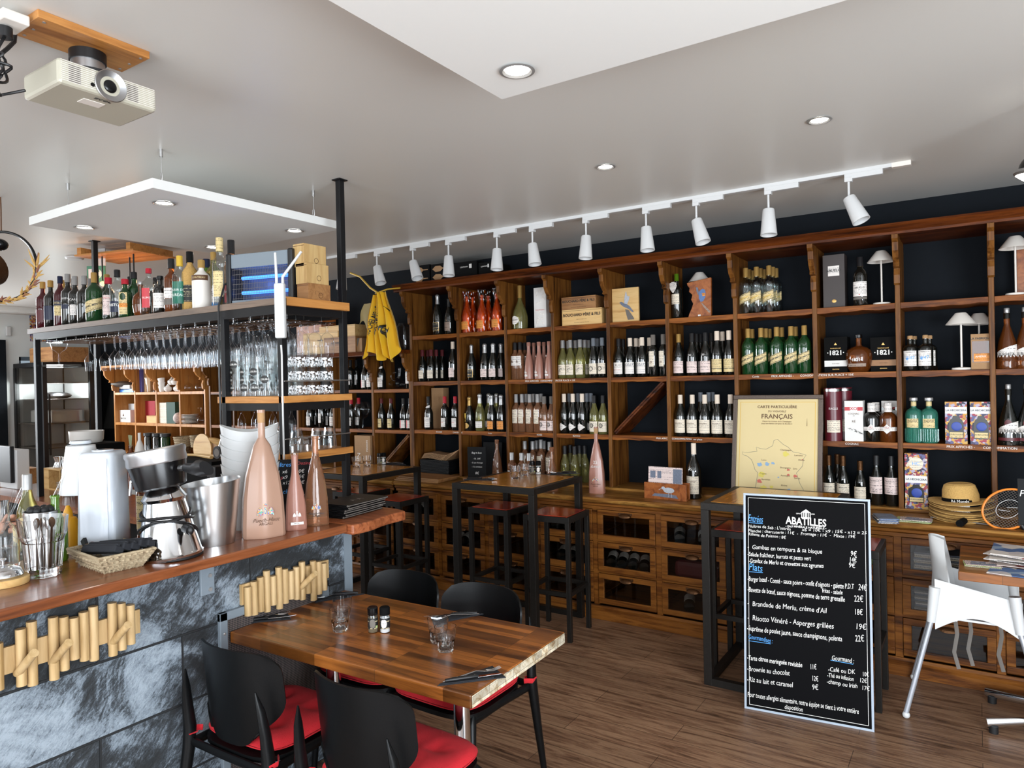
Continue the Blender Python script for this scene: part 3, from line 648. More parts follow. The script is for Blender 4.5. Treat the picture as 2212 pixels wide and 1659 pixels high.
# ================================================================== dining table
dt = empty('dining_table', (-1.965, 2.085, 0), 'dining table with striped acacia butcher-block top in the foreground', 'table', R(1.6))
G().box(-.60, .60, -.322, .322, .705, .75).ob('tabletop', M['table'], dt, bev=.004)
G().box(.6005, .603, -.318, .318, .708, .747).ob('end_grain_edge', M['tableend'], dt, bev=.001)
for x in (-.33, .34):
    G().cyl((x, -.02, .03), (x, -.02, .70), .031, 24).lathe([(.05, .695), (.05, .704)], 20, T((x, -.02, 0))).ob('post', M['chrome'], dt)
    G().lathe([(.2, 0), (.2, .006), (.17, .014), (.04, .03), (1e-5, .032)], 32, T((x, -.02, 0))).ob('base', M['blkm'], dt)
# ================================================================== cafe chairs
def chair():
    o = empty('cafe_chair', (0, 0, 0), '', 'chair', group='black cafe chairs with red cushions')
    def W(b): return .225*(1-.42*(1-min(1, b/.45))**2.2)*(1-.16*max(0, (b-.78)/.22)**2.5)
    def back(a, b):
        x = (2*a-1); w = W(b); e = abs(x)**5
        z = .468+.352*b + .045*(1-b)*e*1.2 - .022*b*abs(x)**6
        return (x*w, -.215-.035*b+.10*(abs(x*w)/.235)**2.2, z)
    G().sheet(back, 28, 18, .009).ob('backrest', M['chair'], o)
    def seat(a, b):
        x, y = 2*a-1, 2*b-1; k = (abs(x)**4+abs(y)**4)**.25; r = max(abs(x), abs(y), 1e-6); s_ = r/k if k > 1e-6 else 1
        return (x*s_*.225*(1-.06*(1-b)), .01+y*s_*.22, .445-.012*(1-min(1, x*x+y*y)))
    G().sheet(seat, 16, 16, .018).ob('seat_shell', M['chair'], o)
    def cush(a, b, up):
        x, y = 2*a-1, 2*b-1; k = (abs(x)**5+abs(y)**5)**.2; r = max(abs(x), abs(y), 1e-6); s_ = r/k if k > 1e-6 else 1
        rr = min(1, r); h = .026*(1-rr**6)**.5
        dim = sum(.019*math.exp(-((x-p)**2+(y-q)**2)/.03) for p in (-.42, .42) for q in (-.42, .42))
        dim += (.004*math.sin(9*x+3*y)+.003*math.sin(5*y-11*x))*(1-rr)
        return (x*s_*.215, .02+y*s_*.21, .468+(h-dim+.003 if up else -h*.7))
    g = G().sheet(lambda a, b: cush(a, b, True), 32, 32); g.sheet(lambda a, b: cush(1-a, b, False), 20, 20)
    cu = g.ob('cushion', M['red'], o)
    g = G().tube([(.211*math.cos(t)*1.0 if 0 else .215*math.copysign(abs(math.cos(t))**.45, math.cos(t)), .02+.21*math.copysign(abs(math.sin(t))**.45, math.sin(t)), .466) for t in [2*math.pi*i/60 for i in range(60)]], .0028, 6, closed=True)
    g.ob('piping', M['red'], cu)
    for s in (-1, 1):
        G().tube([(s*.215, -.17, .452), (s*.228, -.178, .453), (s*.245, -.195, .45), (s*.24, -.225, .448), (s*.21, -.225, .45), (s*.205, -.2, .452)], [(.003, .011)]*6, 8, flat=(1, 0, 0)).ob('tie', M['red'], cu)
        pts = [(s*.235, -.29, 0), (s*.23, -.255, .2), (s*.226, -.222, .40), (s*.224, -.217, .47), (s*.222, -.226, .56), (s*.214, -.236, .64), (s*.200, -.246, .705)]
        G().tube(pts, [(.014, .013), (.019, .017), (.024, .021), (.025, .019), (.021, .014), (.016, .010), (.003, .003)], 12, flat=(0, 1, 0)).ob('leg', M['chair'], o)
        G().tube([(s*.225, .215, 0), (s*.212, .2, .22), (s*.2, .182, .41), (s*.19, .16, .44)], [.012, .016, .02, .012], 12).ob('leg', M['chair'], o)
        G().tube([(s*.215, -.21, .415), (s*.212, 0, .424), (s*.2, .18, .415)], [(.012, .018)]*3, 10, flat=(1, 0, 0)).ob('side_rail', M['chair'], o)
    G().tube([(-.215, -.215, .42), (0, -.225, .425), (.215, -.215, .42)], [(.012, .016)]*3, 10, flat=(0, 1, 0)).ob('rear_rail', M['chair'], o)
    return o
ch = chair()
for x, y, rz, lab in [(-2.27, 1.745, 1, 'black cafe chair with red cushion, nearest the bar front at left'), (-1.655, 1.755, -1, 'black cafe chair with red cushion, in front at the table end nearest the camera'),
                      (-2.325, 2.375, 181, 'black cafe chair tucked under the far side of the table, beside the bar'), (-1.865, 2.375, 179, 'black cafe chair tucked under the far side of the table, right of its neighbour')]:
    put(ch, (x, y, 0), R(rz), lab)
# ================================================================== high tables and stools
def frame(o, w, d, h, leg, ring, rails=(1, 1, 1, 1), top=.04):
    hw, hd = w/2, d/2; q = leg
    for sx in (-1, 1):
        for sy in (-1, 1):
            x, y = sx*(hw-q/2), sy*(hd-q/2)
            G().box(x-q/2, x+q/2, y-q/2, y+q/2, 0, h-top).ob('leg', M['steel'], o, bev=.002)
    G().box(-hw, hw, -hd, -hd+q, h-top, h).box(-hw, hw, hd-q, hd, h-top, h).box(-hw, -hw+q, -hd+q, hd-q, h-top, h).box(hw-q, hw, -hd+q, hd-q, h-top, h).ob('top_frame', M['steel'], o, bev=.0015)
    z0, z1 = ring; a = q*.42
    if rails[0]: G().box(-hw+q, hw-q, -hd+q/2-a, -hd+q/2+a, z0, z1).ob('rail', M['steel'], o)
    if rails[1]: G().box(hw-q/2-a, hw-q/2+a, -hd+q, hd-q, z0, z1).ob('rail', M['steel'], o)
    if rails[2]: G().box(-hw+q, hw-q, hd-q/2-a, hd-q/2+a, z0, z1).ob('rail', M['steel'], o)
    if rails[3]: G().box(-hw+q/2-a, -hw+q/2+a, -hd+q, hd-q, z0, z1).ob('rail', M['steel'], o)
def stool():
    o = empty('bar_stool', (0, 0, 0), '', 'stool', group='steel bar stools with red seats')
    frame(o, .345, .345, .83, .03, (.30, .328))
    G().box(-.15, .15, -.15, .15, .80, .833).ob('seat', M['seat'], o, bev=.001); return o
def htable():
    o = empty('high_table', (0, 0, 0), '', 'high table', group='square steel high tables')
    frame(o, .68, .68, 1.034, .045, (0, .04), (1, 0, 1, 1))
    G().box(-.296, .296, -.296, .296, 1.0, 1.0355).ob('tabletop', M['hitop'], o, bev=.001); return o
ht, stl = htable(), stool()
put(ht, (-2.765, 4.248, 0), 0, 'high steel-framed square table with glossy wood top, in the middle')
put(ht, (-.975, 4.248, 0), 0, 'high steel-framed table standing behind the black menu board')
put(ht, (-4.29, 4.215, 0), 0, 'high steel-framed table at left, beyond the end of the bar')
put(stl, (-2.445, 4.235, 0), R(4), 'steel bar stool with red seat, right of the middle high table')
put(stl, (-2.94, 4.275, 0), 0, 'steel bar stool with dark red seat, left under the middle high table')
put(stl, (-3.885, 4.2, 0), 0, 'steel bar stool with bright red seat by the left high table')
put(stl, (-1.175, 4.33, 0), 0, 'steel bar stool under the high table behind the menu board')
put(stl, (-.60, 4.20, 0), 0, 'steel bar stool right of the menu board, mostly hidden by it')
put(stl, (-4.45, 4.35, 0), 0, 'steel bar stool behind the frame post, under the left high table')
# ================================================================== bottles: one of each kind, then copies
def prof(kind, r, H):
    rn = .0145
    P = {'bdx': [(0, 0), (r*.9, 0), (r, .006), (r, H*.62), (r*.93, H*.665), (r*.6, H*.71), (rn+.003, H*.745), (rn, H*.78), (rn, H*.955), (rn+.002, H*.96), (rn+.002, H*.985), (rn, H)],
         'bgy': [(0, 0), (r*.9, 0), (r, .006), (r, H*.48), (r*.96, H*.53), (r*.78, H*.61), (r*.55, H*.68), (rn+.003, H*.75), (rn, H*.8), (rn, H*.955), (rn+.002, H*.96), (rn+.002, H*.985), (rn, H)],
         'chp': [(0, 0), (r*.9, 0), (r, .008), (r, H*.46), (r*.94, H*.52), (r*.74, H*.62), (r*.5, H*.71), (rn+.002, H*.79), (rn, H*.84), (rn, H*.93), (rn+.003, H*.94), (rn+.003, H*.97), (rn+.001, H)],
         'spr': [(0, 0), (r*.92, 0), (r, .006), (r, H*.60), (r*.96, H*.65), (r*.75, H*.71), (r*.48, H*.755), (rn+.001, H*.80), (rn, H*.84), (rn, H)],
         'apo': [(0, 0), (r*.92, 0), (r, .005), (r, H*.62), (r*.95, H*.68), (r*.78, H*.735), (r*.45, H*.77), (rn+.001, H*.79), (rn, H*.82), (rn, H*.95)],
         'pyr': [(0, 0), (r*.97, 0), (r, .006), (r*.985, H*.12), (r*.93, H*.3), (r*.78, H*.48), (r*.56, H*.62), (r*.38, H*.72), (rn+.001, H*.78), (rn, H*.82), (rn, H*.975), (rn+.0015, H*.98), (rn+.0015, H)],
         'bel': [(0, 0), (r*.8, 0), (r*.92, .006), (r, H*.16), (r*.98, H*.3), (r*.82, H*.43), (r*.5, H*.56), (rn+.004, H*.66), (rn, H*.74), (rn, H*.93), (rn+.003, H*.95), (rn+.002, H)],
         'dec': [(0, 0), (r*.62, 0), (r*.72, .006), (r*.9, H*.13), (r, H*.3), (r, H*.42), (r*.9, H*.53), (r*.6, H*.60), (rn+.004, H*.64), (rn+.001, H*.68), (rn+.001, H*.84)],
         'cyl': [(0, 0), (r*.95, 0), (r, .004), (r, H*.74), (r*.92, H*.79), (r*.5, H*.82), (rn, H*.84), (rn, H*.97)]}[kind]
    return P
def lpatch(r, z0, z1, half, slant=0, n=12, shape=None):
    g = G(); vs = []; fs = []; q = 1 if shape is None else 8
    for i in range(n+1):
        a = R(-90-half+2*half*i/n); arc = r*R(-half+2*half*i/n)
        if shape == 'dia': e = 1-abs(2*i/n-1); zm = (z0+z1)/2; za, zb = zm-(zm-z0)*max(e, .02), zm+(z1-zm)*max(e, .02)
        elif shape == 'oval': e = math.sqrt(max(0, 1-(2*i/n-1)**2)); zm = (z0+z1)/2; za, zb = zm-(zm-z0)*e, zm+(z1-zm)*e
        elif shape == 'swoosh': za, zb = z0, z1-(z1-z0)*.45*(1-i/n)**1.5
        else: za, zb = z0, z1
        for z in (za, zb): vs.append((r*math.cos(a), r*math.sin(a), z+slant*arc))
    fs = [(2*i, 2*i+2, 2*i+3, 2*i+1) for i in range(n)]
    return g.add(vs, fs, True)
K = {}
def B(key, desc, shape, r, H, glass, cap=None, labels=(), texts=(), name='wine_bottle', n=18, sq=1, band=None, stopper=None, liquid=None):
    """cap=(material, fraction of height where it starts, extra radius)"""
    pr = prof(shape, r, H); body = G().lathe(pr, n if sq == 1 else 28, close=False, sq=sq).ob(name, M[glass])
    top = pr[-1][1]
    if cap:
        m, f, e = cap; z0 = H*f; rr = [p for p in pr if p[1] >= z0]
        rcap = max(p[0] for p in rr)+e; wid = 0
        if shape == 'chp' and f < .85:
            G().lathe([(.0205, z0), (.0185, H*.80), (.0165, H*.86), (.0175, H*.92), (.0195, H*.94), (.0195, H*.965), (.0175, H*.985), (.012, H+.002), (1e-5, H+.002)], 14, close=False).ob('foil', M[m], body)
        else:
            G().lathe([(rcap+.001, z0), (rcap, z0+.002), (rcap, top-.002), (rcap-.002, top+.001), (1e-5, top+.001)], 14, close=False).ob('capsule' if name == 'wine_bottle' else 'cap', M[m], body)
    if stopper:
        m, rs, hs = stopper; G().lathe([(rs*.8, top-.004), (rs, top), (rs, top+hs-.003), (rs*.85, top+hs), (1e-5, top+hs)], 14, close=False).ob('stopper', M[m], body)
    lab0 = None
    for L_ in labels:
        z0, z1, m, half = L_[:4]; slant = L_[4] if len(L_) > 4 else 0; shp = L_[5] if len(L_) > 5 else None; dr = L_[6] if len(L_) > 6 else .0006
        rl = r
        if z0 > pr[3][1]:  # on the sloping shoulder or neck: take the local radius
            for (ra, za), (rb, zb) in zip(pr[:-1], pr[1:]):
                if za <= (z0+z1)/2 <= zb: rl = ra+(rb-ra)*((z0+z1)/2-za)/max(1e-6, zb-za)
        l = lpatch(rl+dr, z0, z1, half, slant, shape=shp).ob('label', M[m], body); lab0 = lab0 or l
    g = {}
    for t in texts:
        s, z, size, ink = t[:4]; kw = t[4] if len(t) > 4 else {}
        rr = kw.pop('r', r)+.0012
        g.setdefault(ink, G()); txtc(g[ink], s, size, rr, z, **kw)
    for ink, gg in g.items(): gg.ob('lettering', M[ink], body)
    body['category'] = 'bottle'; body['label'] = desc; K[key] = (body, desc); return body
ROWN = {2.18: 'top row', 1.755: 'second row', 1.31: 'third row', .905: 'bottom row'}
recs = []
def nth(i): return ['first', 'second', 'third', 'fourth', 'fifth', 'sixth', 'seventh', 'eighth', 'ninth', 'tenth', 'eleventh', 'twelfth'][i]
def place(key, u, z, cell, back=0, y=None, rz=None, sc=1, v=800):
    body, desc = K[key]
    y = y if y is not None else (YF+.062+[0, .085, .16][back])
    x = ony(u, v, y).x
    if y > YF and z > .9:
        rad = max(abs(q.co.x) for q in body.data.vertices)*sc + .003
        for a_, c_ in zip((LX+UX)[:-1], (LX+UX)[1:]):
            if a_ <= x < c_: x = min(max(x, a_+th*.3+rad), c_-th-rad); break
    ang = math.atan2(-x, y)
    o = put(body, (x, y, z), (ang*-.55 if rz is None else rz)*-1*-1+random.uniform(-.12, .12), None, None, sc)
    recs.append((cell, desc, x, back, o)); return o
def finish_labels(where):
    by = {}
    for cell, desc, x, back, o in recs: by.setdefault((cell, desc), []).append((x, o))
    for (cell, desc), L_ in by.items():
        L_.sort(key=lambda q: q[0])
        for i, (x, o) in enumerate(L_):
            if len(L_) == 1: o['label'] = f'{desc}, {cell}'
            else: o['label'] = f'{desc}, {nth(i)} from left, {cell}'
            o['group'] = 'bottles in the '+cell
    recs.clear()
cw = 'capsule'
B('red_maroon', 'red wine bottle with maroon capsule', 'bgy', .040, .295, 'dark', ('maroon', .8, .0012), [(.03, .105, 'paper', 70)])
B('red_tallwhite', 'tall red wine bottle with white capsule', 'bgy', .043, .355, 'dark', ('whitecap', .82, .0012), [(.035, .12, 'paperp', 70)])
B('champ_black', 'champagne bottle with black gold-edged label', 'chp', .047, .37, 'dark', ('silver', .66, 0), [(.035, .115, 'gold', 72), (.038, .112, 'paperd', 69, 0, None, .0010)], [('BILLECART-SALMON', .062, .009, 'gold')], 'champagne_bottle')
B('champ_grey', 'champagne bottle with beige label', 'chp', .045, .33, 'dark', ('blackcap', .66, 0), [(.03, .11, 'paperg', 70)], [('Brut Rosé', .06, .012, 'inkbr')], 'champagne_bottle')
B('champ_pink', 'champagne bottle with pale pink label', 'chp', .043, .32, 'dark', ('silver', .66, 0), [(.03, .1, 'paperp', 70)], [('S', .078, .026, 'ink', {'shear': .4}), ('Blanc de Blancs', .05, .007, 'ink')], 'champagne_bottle')
B('champ_tag', 'champagne bottle with yellow glass-shaped tag', 'chp', .042, .30, 'dark', ('gold', .66, 0), [(.02, .07, 'gold', 50, 0, 'oval')], (), 'champagne_bottle')
bd = K['champ_tag'][0]
G().prism([(-.014, .155), (.014, .155), (.012, .12), (.002, .105), (.002, .09), (.012, .084), (-.012, .084), (-.002, .09), (-.002, .105), (-.012, .12)], -.046, -.0445).ob('tag', M['yellowcap'], bd)
B('champ_clear', 'clear sparkling wine bottle with silver foil', 'chp', .043, .325, 'white_wine', ('silver', .66, 0), [(.03, .085, 'paperw', 70)], (), 'champagne_bottle')
B('champ_orange', 'champagne bottle with orange label', 'chp', .042, .315, 'dark', ('silver', .70, 0), [(.02, .09, 'papero', 70)], [('S', .068, .026, 'ink', {'shear': .4}), ('BRUT', .04, .009, 'ink')], 'champagne_bottle')
B('ruinart', 'large rounded golden champagne bottle with white oval label', 'bel', .066, .37, 'white_wine', ('gold', .72, .001), [(.04, .11, 'paperw', 42, 0, 'oval')], [('Ruinart', .078, .02, 'ink')], 'champagne_bottle', n=24)
B('rose_black', 'rosé wine bottle with black capsule', 'bdx', .037, .315, 'rose', ('blackcap', .80, .0015), [(.12, .20, 'paperw', 58)], [('❧', .15, .03, 'inkbr'), ('•', .155, .06, 'inkbr')])
def crest(g, r, z, s, mats=None):
    out = []
    for sx in (-1, 1):
        out.append([(sx*(.25+.62*t/10), (math.sin(t/10*3.1)*.5+.1)) for t in range(11)]+[(sx*.87, -.35), (sx*.7, -.1), (sx*.55, -.3), (sx*.4, -.1), (sx*.25, -.3)])
    out.append([(-.2, .75), (-.2, 1.0), (-.1, .85), (0, 1.05), (.1, .85), (.2, 1.0), (.2, .75)])
    out.append([(-.12, .62), (.12, .62), (.16, .2), (0, -.2), (-.16, .2)])
    for poly in out:
        g.add([((r)*math.sin(a*s/r), -(r)*math.cos(a*s/r), z+b_*s) for a, b_ in poly], [list(range(len(poly)))])
    return g
B('argali', 'frosted pink rosé bottle with crest', 'pyr', .041, .31, 'rosep', ('rosep', .90, .001), (), [('25', .19, .016, 'inkw', {'r': .033}), ('ARGALI', .032, .010, 'ink', {})], n=16)
bd = K['argali'][0]; crest(G(), .0418, .055, .02).ob('crest', M['plate'], bd); lpatch(.0416, .025, .04, 32).ob('label', M['plate'], bd)
B('white_sketch', 'white wine bottle with sketch label', 'bgy', .040, .31, 'white_wine', ('silver', .80, .001), [(.03, .112, 'paper', 70)], [('ε', .07, .05, 'ink', {'shear': .5}), ('Cigalus', .098, .012, 'inkbr')])
B('white_round', 'dark wine bottle with round mark label', 'bgy', .040, .315, 'dark', ('greycap', .80, .001), [(.03, .115, 'paper', 70)], [('O', .07, .055, 'ink'), ('Parapluie', .09, .009, 'ink')])
B('red_crest', 'red wine bottle with crested white label', 'bgy', .041, .30, 'dark', ('blackcap', .80, .001), [(.025, .115, 'paperw', 72)], [('ж', .095, .02, 'inkbr'), ('Domaine Tourtoy', .06, .009, 'inkr')])
B('red_scribble', 'red wine bottle with scribble label', 'bgy', .040, .30, 'dark', ('whitecap', .79, .001), [(.025, .115, 'paperw', 70)], [('XULLY', .095, .028, 'greycap', {'shear': .4})])
B('red_square', 'straight red wine bottle, narrow seal label', 'bdx', .035, .315, 'dark', ('greyc', .76, .0015), [(.075, .19, 'paper', 40)], [('•', .105, .07, 'inkbr')])
B('red_gold', 'red wine bottle with gold capsule', 'bgy', .041, .31, 'dark', ('gold', .80, .001), [(.022, .11, 'paperp', 72)], [('ROGER PERRIN', .066, .009, 'inkbr')])
B('red_pink', 'red wine bottle with black capsule and pink label', 'bgy', .041, .31, 'dark', ('blackcap', .80, .001), [(.022, .105, 'paperp', 72)], [('SAINT MARTIN', .065, .009, 'ink'), ('30', .15, .02, 'inkw', {'r': .041})])
B('red_cream', 'red wine bottle with striped cream label', 'bgy', .040, .315, 'dark', ('whitecap', .79, .001), [(.022, .115, 'papery', 68), (.046, .05, 'ink', 68, 0, None, .001)], [('Grand Veneur', .075, .009, 'inkbr')])
for k_, gl, lab, ds in (('cab_green', 'darkg', 'papery', 'green liqueur bottle with slanted label'), ('cab_clear', 'clearb', 'papery', 'clear liqueur bottle with slanted label')):
    B(k_, ds, 'spr', .045, .32, gl, ('gold', .80, .002), [(.075, .135, lab, 62, .38), (.078, .081, 'ink', 62, .38, None, .001), (.129, .132, 'ink', 62, .38, None, .001)], [('CABANEL MENTHE', .106, .0145, 'ink', {'slant': .38, 'bold': .0004}), ('30', .19, .022, 'inkw', {'r': .043})] if k_ == 'cab_green' else [('CABANEL', .106, .0165, 'yellowcap', {'slant': .38, 'bold': .0004})], 'liqueur_bottle', n=22)
B('rose_tall', 'rosé wine bottle with tall white label', 'bdx', .037, .32, 'rose', ('silver', .78, .0012), [(.075, .19, 'paper', 52)], [('LE GRAND', .11, .010, 'ink'), ('ROSÉ', .095, .010, 'ink'), ('•', .155, .03, 'ink')])
B('rose_wide', 'rosé wine bottle with compass label', 'bgy', .041, .30, 'rose', ('greyc', .80, .001), [(.02, .10, 'paperp', 70)], [('✳', .066, .04, 'ink'), ('O', .066, .052, 'ink')])
B('dk_diamond', 'dark wine bottle with diamond label', 'bgy', .038, .32, 'dark', ('whitecap', .79, .001), [(.022, .085, 'paperw', 72, 0, 'dia')])
B('dk_grey', 'dark wine bottle with grey capsule', 'bgy', .038, .32, 'dark', ('greycap', .79, .001), [(.022, .085, 'paperw', 72, 0, 'dia')])
B('clear_star', 'clear white wine bottle with compass label', 'bgy', .041, .305, 'white_wine', ('blackcap', .80, .001), [(.02, .10, 'paper', 70)], [('O', .066, .052, 'ink'), ('✳', .066, .034, 'ink')])
B('burg_white', 'burgundy bottle with script label', 'bgy', .044, .305, 'dark', ('whitecap', .79, .001), [(.028, .125, 'paper', 68)], [('Bourgogne', .098, .014, 'inkbr', {'shear': .4})])
B('red_vieux', 'red wine bottle with yellow label', 'bgy', .040, .30, 'dark', ('maroon', .84, .0005), [(.02, .105, 'papery', 66)], [('Pavé du Pape', .06, .012, 'ink')])
B('red_stripe', 'wine bottle with red-striped label', 'bgy', .040, .30, 'dark', ('blackcap', .82, .0008), [(.02, .095, 'paperw', 68), (.022, .094, 'inkr', 12, 0, None, .001)])
B('red_redcap', 'red wine bottle with red capsule', 'bdx', .038, .305, 'dark', ('redcap', .80, .001), [(.03, .11, 'paperw', 65)], [('ARMAND', .07, .013, 'inkr')])
B('red_plain', 'straight dark wine bottle with white label', 'bdx', .038, .30, 'dark', ('blackcap', .80, .001), [(.05, .15, 'paperw', 60)])
B('red_neck', 'red wine bottle with slanted neck label', 'bgy', .042, .305, 'dark', ('blackcap', .80, .0008), [(.022, .115, 'paperw', 68), (.19, .212, 'paperw', 80, .4)])
B('hang_tag', 'dark bottle with heart-shaped hanging tag and square label', 'bdx', .039, .33, 'dark', ('greenb', .84, .0008), [(.105, .18, 'paper', 62), (.112, .114, 'ink', 62, 0, None, .001)])
bd = K['hang_tag'][0]; G().prism([(0, .185), (.022, .21), (.034, .235), (.03, .26), (.01, .268), (-.01, .268), (-.03, .26), (-.034, .235), (-.022, .21)], -.045, -.0435).ob('hanging_tag', M['paperw'], bd)
B('magnum', 'magnum red wine bottle', 'bgy', .052, .39, 'dark', ('whitecap', .80, .001), [(.035, .16, 'paper', 66)], [('Santenay', .125, .02, 'inkbr', {'shear': .4}), ('35', .21, .028, 'inkw', {'r': .05})])
B('abuelo', 'dark rum bottle with white label', 'spr', .043, .315, 'dark', ('blackcap', .80, .004), [(.06, .155, 'paperw', 66), (.04, .056, 'greyc', 66), (.252, .258, 'gold', 180, 0, None, .002)], [('ABUELO', .115, .018, 'ink'), ('•', .07, .03, 'inkr')], 'rum_bottle')
B('monkey', 'black apothecary bottle with square label', 'apo', .042, .21, 'dark', None, [(.03, .125, 'paperw', 54)], [('❦47', .08, .03, 'inkb'), ('MONKEY', .115, .008, 'ink')], 'gin_bottle', stopper=('cork', .016, .02))
B('decanter', 'round amber rum decanter with white figures', 'dec', .078, .265, 'amber', None, [(.035, .055, 'paperg', 45, 0, None, .002)], [('·1821·', .078, .026, 'inkw', {'bold': .0008})], 'rum_decanter', n=28, stopper=('blkg', .022, .02))
B('ilrhea', 'amber tapered beer bottle with swoosh label', 'pyr', .056, .325, 'amber', ('dark', .90, .001), [(.045, .14, 'paperw', 62, 0, 'swoosh')], [('ILRHÉA', .083, .026, 'ink')], 'beer_bottle', stopper=('silver', .014, .03))
B('ilrhea_red', 'dark tapered beer bottle with maroon seal', 'pyr', .056, .325, 'dark', ('dark', .90, .001), [(.045, .14, 'paperw', 62, 0, 'swoosh'), (.028, .045, 'maroon', 62), (.105, .15, 'maroon', 22, 0, 'oval', .0015)], [('ILRHÉA', .083, .026, 'ink')], 'beer_bottle', stopper=('silver', .014, .03))
B('cognac_xo', 'squat dark cognac bottle with white diamond label', 'spr', .052, .245, 'dark', ('paperw', .77, .008), [(.07, .095, 'paperw', 75), (.052, .113, 'paperw', 34, 0, 'dia', .0012)], [('XO', .09, .014, 'inkr')], 'cognac_bottle')
B('cognac_vsop', 'squat amber cognac bottle with white diamond label', 'spr', .052, .245, 'amber', ('paperw', .77, .008), [(.07, .095, 'paperw', 75), (.052, .113, 'paperw', 34, 0, 'dia', .0012)], [('VSOP', .09, .012, 'inkr')], 'cognac_bottle')
B('italicus', 'aqua fluted liqueur bottle with cream label', 'apo', .049, .275, 'bluegreen', None, [(.095, .15, 'papery', 40)], [('ITALICUS', .135, .013, 'ink', {'bold': .0003})], 'liqueur_bottle', stopper=('silver', .024, .018))
bd = K['italicus'][0]
g = G()
for i in range(22):
    a = 2*math.pi*i/22
    g.cyl((.0485*math.cos(a), .0485*math.sin(a), .01), (.0485*math.cos(a), .0485*math.sin(a), .085), .0028, 5)
g.ob('flutes', M['bluegreen'], bd); lpatch(.0155, .225, .255, 180).ob('neck_label', M['papery'], bd)
B('beatlon', 'dark pineau bottle with gold capsule', 'bgy', .039, .305, 'dark', ('brass', .78, .001), [(.02, .125, 'paper', 66)], [('BEAULON', .1, .012, 'ink'), ('10', .06, .012, 'ink')], 'pineau_bottle')
B('beatlon_s', 'smaller dark pineau bottle with cream label', 'bgy', .037, .275, 'dark', ('brass', .78, .001), [(.035, .11, 'paper', 66), (.022, .034, 'ink', 66)], [('BEAULON', .09, .011, 'ink')], 'pineau_bottle')
B('beatlon_b', 'dark pineau bottle with black capsule', 'bgy', .040, .315, 'dark', ('blackcap', .8, .001), [(.075, .18, 'paperp', 66)], [('BEAULON', .155, .012, 'ink'), ('10', .125, .012, 'ink'), ('BRUT', .088, .012, 'ink')], 'pineau_bottle')
B('white_thin', 'slim white wine bottle with black capsule', 'bgy', .039, .30, 'white_wine', ('blackcap', .78, .0015), ())
B('rose_small', 'rosé wine bottle with small label', 'bdx', .036, .27, 'rose', ('silver', .78, .001), [(.06, .125, 'paperw', 52)])
B('rose_clearpyr', 'clear tapered rosé bottle on the worktop', 'pyr', .046, .34, 'rose', ('rose', .9, .001), (), [('38', .17, .022, 'inkw', {'r': .036})], n=16)
# wrapped champagne bottle in orange cellophane
o = K['champ_orange'][0]
def wrapped():
    b_ = G().lathe(prof('chp', .045, .325), 18, close=False).ob('wrapped_champagne_bottle', M['orangecap']); b_['category'] = 'bottle'; d = 'champagne bottle wrapped in orange cellophane'; b_['label'] = d
    def fn(a, c):
        t = 2*math.pi*a; z = c*.37; base = .05 if z < .15 else .05-.028*min(1, (z-.15)/.12); base += (.018*max(0, (z-.29)/.08))
        rr = base+.003*math.sin(9*t+30*c)+.002*math.sin(17*t-22*c); return (rr*math.cos(t), rr*math.sin(t), z)
    G().sheet(fn, 48, 26).ob('cellophane', thin('orange_cellophane', (1, .66, .30), .32, .05, .15), b_)
    lpatch(.0535, .03, .1, 60).ob('label', M['papero'], b_); K['wrap'] = (b_, d)
wrapped()
# ------------------------------------------------------------------ fill the tall shelving
def cell(row, n): return f'{ROWN[row]}, {nth(n)} compartment'
def fill(row, n, items):
    for it in items:
        key, u = it[0], it[1]; back = it[2] if len(it) > 2 else 0; sc = it[3] if len(it) > 3 else 1
        place(key, u, row, cell(row, n), back, sc=sc)
a, b2, c3, d4 = 2.18, 1.755, 1.31, .905
fill(a, 0, [('champ_black', 948), ('champ_grey', 973)])
fill(a, 1, [('wrap', 1010), ('wrap', 1024, 1), ('wrap', 1044), ('wrap', 1058, 1), ('wrap', 1077)])
fill(a, 2, [('ruinart', 1126)])
fill(a, 5, [('hang_tag', 1461)])
fill(a, 6, [('cab_clear', 1613), ('cab_clear', 1638), ('cab_clear', 1665), ('cab_clear', 1622, 1), ('cab_clear', 1647, 1), ('cab_clear', 1673, 1), ('cab_clear', 1629, 2), ('cab_clear', 1654, 2), ('cab_clear', 1680, 2)])
fill(a, 7, [('abuelo', 1862)])
fill(b2, 0, [('red_maroon', 913), ('red_maroon', 932), ('red_maroon', 925, 1), ('red_maroon', 943, 1), ('red_maroon', 956, 2), ('red_tallwhite', 979)])
fill(b2, 1, [('champ_black', 1019, 0, .86), ('champ_pink', 1048), ('champ_pink', 1066), ('champ_pink', 1083, 1)])
fill(b2, 2, [('rose_black', 1106), ('rose_black', 1124), ('rose_black', 1117, 1), ('rose_black', 1134, 1), ('argali', 1143), ('argali', 1165), ('argali', 1187), ('argali', 1154, 1), ('argali', 1176, 1)])
fill(b2, 3, [('white_sketch', 1213), ('white_sketch', 1233), ('white_sketch', 1254), ('white_sketch', 1224, 1), ('white_sketch', 1244, 1), ('white_sketch', 1264, 1), ('white_sketch', 1272, 2), ('white_round', 1283), ('white_round', 1302), ('white_round', 1292, 1)])
fill(b2, 4, [('red_crest', 1331), ('red_crest', 1346, 1), ('red_scribble', 1362), ('red_scribble', 1388), ('red_scribble', 1375, 1), ('red_scribble', 1384, 2), ('red_scribble', 1404, 1), ('red_square', 1412), ('red_square', 1434)])
fill(b2, 5, [('red_gold', 1467), ('red_pink', 1496), ('red_pink', 1525), ('red_pink', 1506, 1), ('red_pink', 1514, 2), ('red_pink', 1538, 1), ('red_cream', 1550), ('red_cream', 1576), ('red_cream', 1562, 1)])
